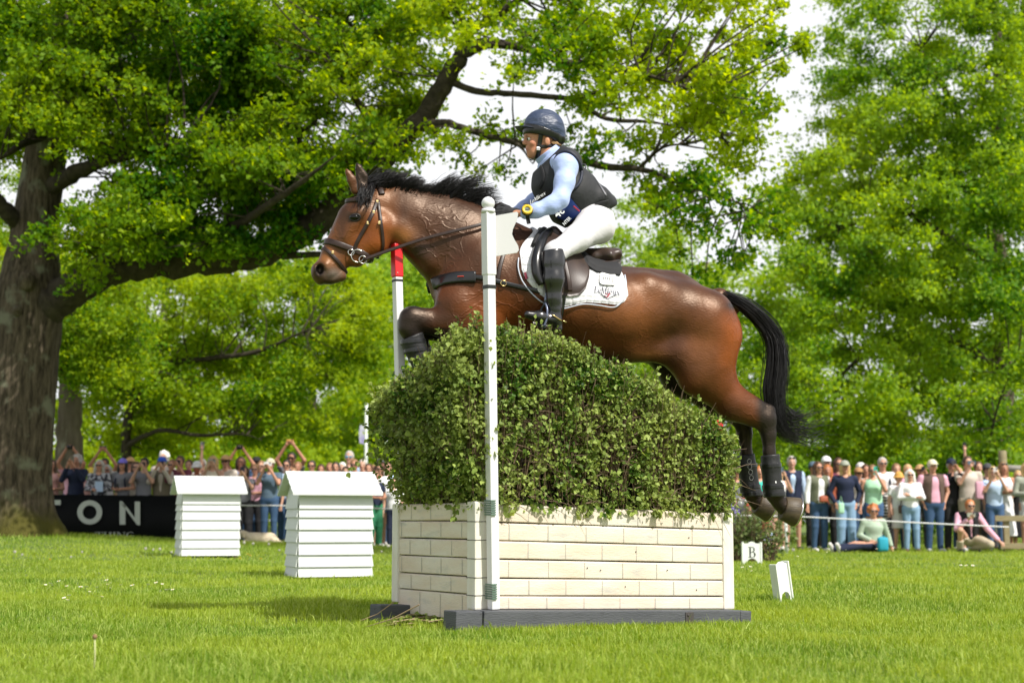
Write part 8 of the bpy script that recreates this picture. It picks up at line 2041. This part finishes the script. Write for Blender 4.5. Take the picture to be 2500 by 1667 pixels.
# second trunk behind the oak
NL += simple_tree('oak_tree', 'oak with a stout trunk just right of the big trunk, behind the crowd', 172, 36, .44, 560, [([(120, 640), (330, 640), (330, 900), (240, 960), (125, 930)], 48, (33.2, 36)), ([(-80, 420), (60, 420), (60, 760), (-80, 900)], 14, (35, 39))], LEAF_MID, .10, 3, 'trees behind the crowd', trunkpts=[(172, 1200), (170, 1050), (172, 920), (180, 780), (200, 600)], rpx=(40, 70), dens=17)
# spreading tree over the left crowd
NL += simple_tree('maple_tree', 'low spreading pale green tree with twisted bare twigs above the left crowd', 312, 41, .20, 760,
    [([(140, 700), (330, 660), (560, 650), (800, 640), (930, 720), (930, 900), (760, 960), (560, 1000), (420, 960), (140, 900)], 190, (38.5, 44)), ([(560, 950), (760, 950), (800, 1020), (660, 1080), (520, 1060)], 16, (39, 43)), ([(230, 930), (420, 960), (520, 1060), (420, 1110), (240, 1090)], 34, (41, 45))],
    LEAF_MID, .115, 4, 'trees behind the crowd', wood=M_BARKD, trunkpts=[(312, 1180), (308, 1080), (318, 980), (330, 900), (360, 800)], rpx=(30, 58), dens=14,
    limbs=[([(312, 1090, 41), (340, 1070, 40.5), (400, 1050, 40), (480, 1062, 39.5), (590, 1060, 39), (640, 1075, 38.6)], [.09, .07, .06, .05, .03, .02]), ([(318, 985, 41), (380, 930, 40), (430, 920, 39.4), (470, 960, 38.6)], [.06, .05, .03, .015]), ([(320, 960, 41), (250, 935, 40), (190, 930, 39)], [.06, .04, .02]), ([(330, 900, 41), (460, 880, 40), (620, 860, 39.5), (760, 800, 39)], [.10, .08, .06, .03])])
# pale far trees in the middle
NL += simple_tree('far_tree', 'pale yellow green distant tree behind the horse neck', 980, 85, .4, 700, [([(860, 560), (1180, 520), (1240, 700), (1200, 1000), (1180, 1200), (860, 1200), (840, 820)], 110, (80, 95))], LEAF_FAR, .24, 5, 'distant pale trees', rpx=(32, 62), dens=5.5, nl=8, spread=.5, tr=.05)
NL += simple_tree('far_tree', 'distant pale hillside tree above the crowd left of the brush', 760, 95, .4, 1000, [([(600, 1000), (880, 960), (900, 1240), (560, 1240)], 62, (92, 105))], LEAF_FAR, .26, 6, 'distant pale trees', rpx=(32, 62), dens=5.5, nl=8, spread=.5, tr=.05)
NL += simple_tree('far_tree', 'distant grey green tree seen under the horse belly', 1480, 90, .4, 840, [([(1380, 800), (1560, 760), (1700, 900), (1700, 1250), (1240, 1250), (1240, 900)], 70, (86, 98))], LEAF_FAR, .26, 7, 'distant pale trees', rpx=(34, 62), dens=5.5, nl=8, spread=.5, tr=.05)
NL += simple_tree('far_tree', 'broad leafy tree far behind the low maple on the left', 400, 72, .4, 600, [([(-80, 560), (300, 600), (900, 620), (960, 900), (900, 1240), (-80, 1240)], 170, (68, 80))], LEAF_MID, .22, 12, 'distant pale trees', rpx=(34, 62), dens=6, nl=8, spread=.45, tr=.05)
NL += simple_tree('far_tree', 'broad dark tree far behind the tall lime on the right', 2200, 66, .4, 600, [([(1850, 520), (2560, 300), (2560, 1240), (1850, 1240)], 150, (62, 72))], LEAF_LIME, .2, 13, 'distant pale trees', rpx=(34, 62), dens=6, nl=8, spread=.42, tr=.05)
# hazy tree behind the saddle and rump
NL += simple_tree('lime_tree', 'middle distance tree rising behind the horse rump', 1720, 58, .35, 640, [([(1560, 640), (1660, 600), (1760, 600), (1900, 640), (1960, 800), (1960, 1230), (1600, 1230), (1560, 900)], 90, (54, 62)), ([(1450, 480), (1560, 500), (1640, 600), (1560, 680), (1500, 620)], 8, (55, 60))], LEAF_LIME, .16, 8, 'trees behind the crowd', rpx=(30, 60), dens=9, spread=.34, tr=.12,
    limbs=[([(1720, 900, 58), (1640, 760, 57), (1560, 650, 56)], [.2, .12, .05])])
# the tall lime on the right
NL += simple_tree('lime_tree', 'tall lime tree with drooping sunlit boughs filling the right side', 2420, 44, .42, 0,
    [([(2040, -60), (2560, -60), (2560, 420), (2200, 420), (2010, 330), (1960, 300), (2010, 180)], 150, (38, 47)), ([(1900, 420), (2000, 360), (2300, 400), (2560, 420), (2560, 760), (2200, 760), (1960, 700), (1900, 560)], 140, (37, 47)), ([(1840, 700), (2000, 680), (2560, 720), (2560, 1240), (2000, 1240), (1850, 1150), (1820, 900)], 200, (37, 47)), ([(2380, 480), (2560, 480), (2560, 760), (2380, 760)], 22, (37, 40)), ([(2380, -60), (2560, -60), (2560, 480), (2380, 480)], 26, (37.5, 41))],
    LEAF_LIME, .125, 9, 'trees behind the crowd', rpx=(32, 64), dens=13, spread=.22, tr=.2, flat=.5, trunkpts=[(2440, 1100), (2450, 800), (2430, 500), (2440, 200), (2420, -100)],
    limbs=[([(2440, 900, 44), (2300, 820, 42), (2150, 840, 41), (1980, 980, 40)], [.16, .12, .08, .03]), ([(2440, 650, 44), (2280, 560, 42), (2200, 520, 41), (2050, 560, 40)], [.15, .10, .07, .03]), ([(2440, 500, 44), (2350, 300, 43), (2250, 120, 42)], [.14, .10, .05]), ([(2430, 300, 44), (2490, 100, 43), (2500, -60, 43)], [.14, .1, .06]), ([(2400, 1180, 40), (2420, 1060, 39.4), (2440, 980, 39), (2470, 900, 38.6)], [.03, .03, .025, .02])])
# dark hedge belt behind the crowd closes the view at eye level
def belt(name, label, u0, u1, y, vt, n, leaf, seed, size=.2, dens=9):
    b = at((u0 + u1) / 2, 1290, y); b[2] = 0; t = Tree(name, label, b, 'hedges behind the crowd', leaf, M_BARKD, size, 'kite', .7, cat='hedge')
    t.limb([b + vec(0, 0, -.1), b + vec(.3, 0, 2.0)], [.2, .08], 'trunk')
    fill(t, [(u0, vt + 25), ((u0 + u1) / 2, vt - 12), (u1, vt + 20), (u1, 1275), (u0, 1275)], n, (26, 48), (y, y + 6), dens, seed, .7, nl=8, spread=.36, tr=.05); return t.finish()
NL += belt('hedge', 'long leafy hedge behind the left crowd', -80, 900, 62, 1085, 110, LEAF_MID, 71)
NL += belt('hedge', 'dark leafy hedge behind the right crowd', 1650, 2580, 50, 1080, 120, LEAF_LIME, 72, .17)
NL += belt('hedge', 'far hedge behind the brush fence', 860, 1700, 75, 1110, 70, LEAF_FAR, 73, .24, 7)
NL += belt('hedge', 'long hedge beyond the left edge of the picture', -1500, -60, 64, 1050, 90, LEAF_MID, 74, .24, 7)
NL += belt('hedge', 'long hedge beyond the right edge of the picture', 2560, 3600, 58, 1050, 60, LEAF_LIME, 75, .24, 7)
NL += simple_tree('far_tree', 'distant tree beyond the left edge of the picture', -500, 75, .4, 600, [([(-1100, 700), (-600, 480), (-60, 620), (-60, 1240), (-1100, 1240)], 90, (70, 82))], LEAF_MID, .3, 14, 'distant pale trees', rpx=(44, 80), dens=4.5, nl=8, spread=.5, tr=.03)
print('leaves', NL)
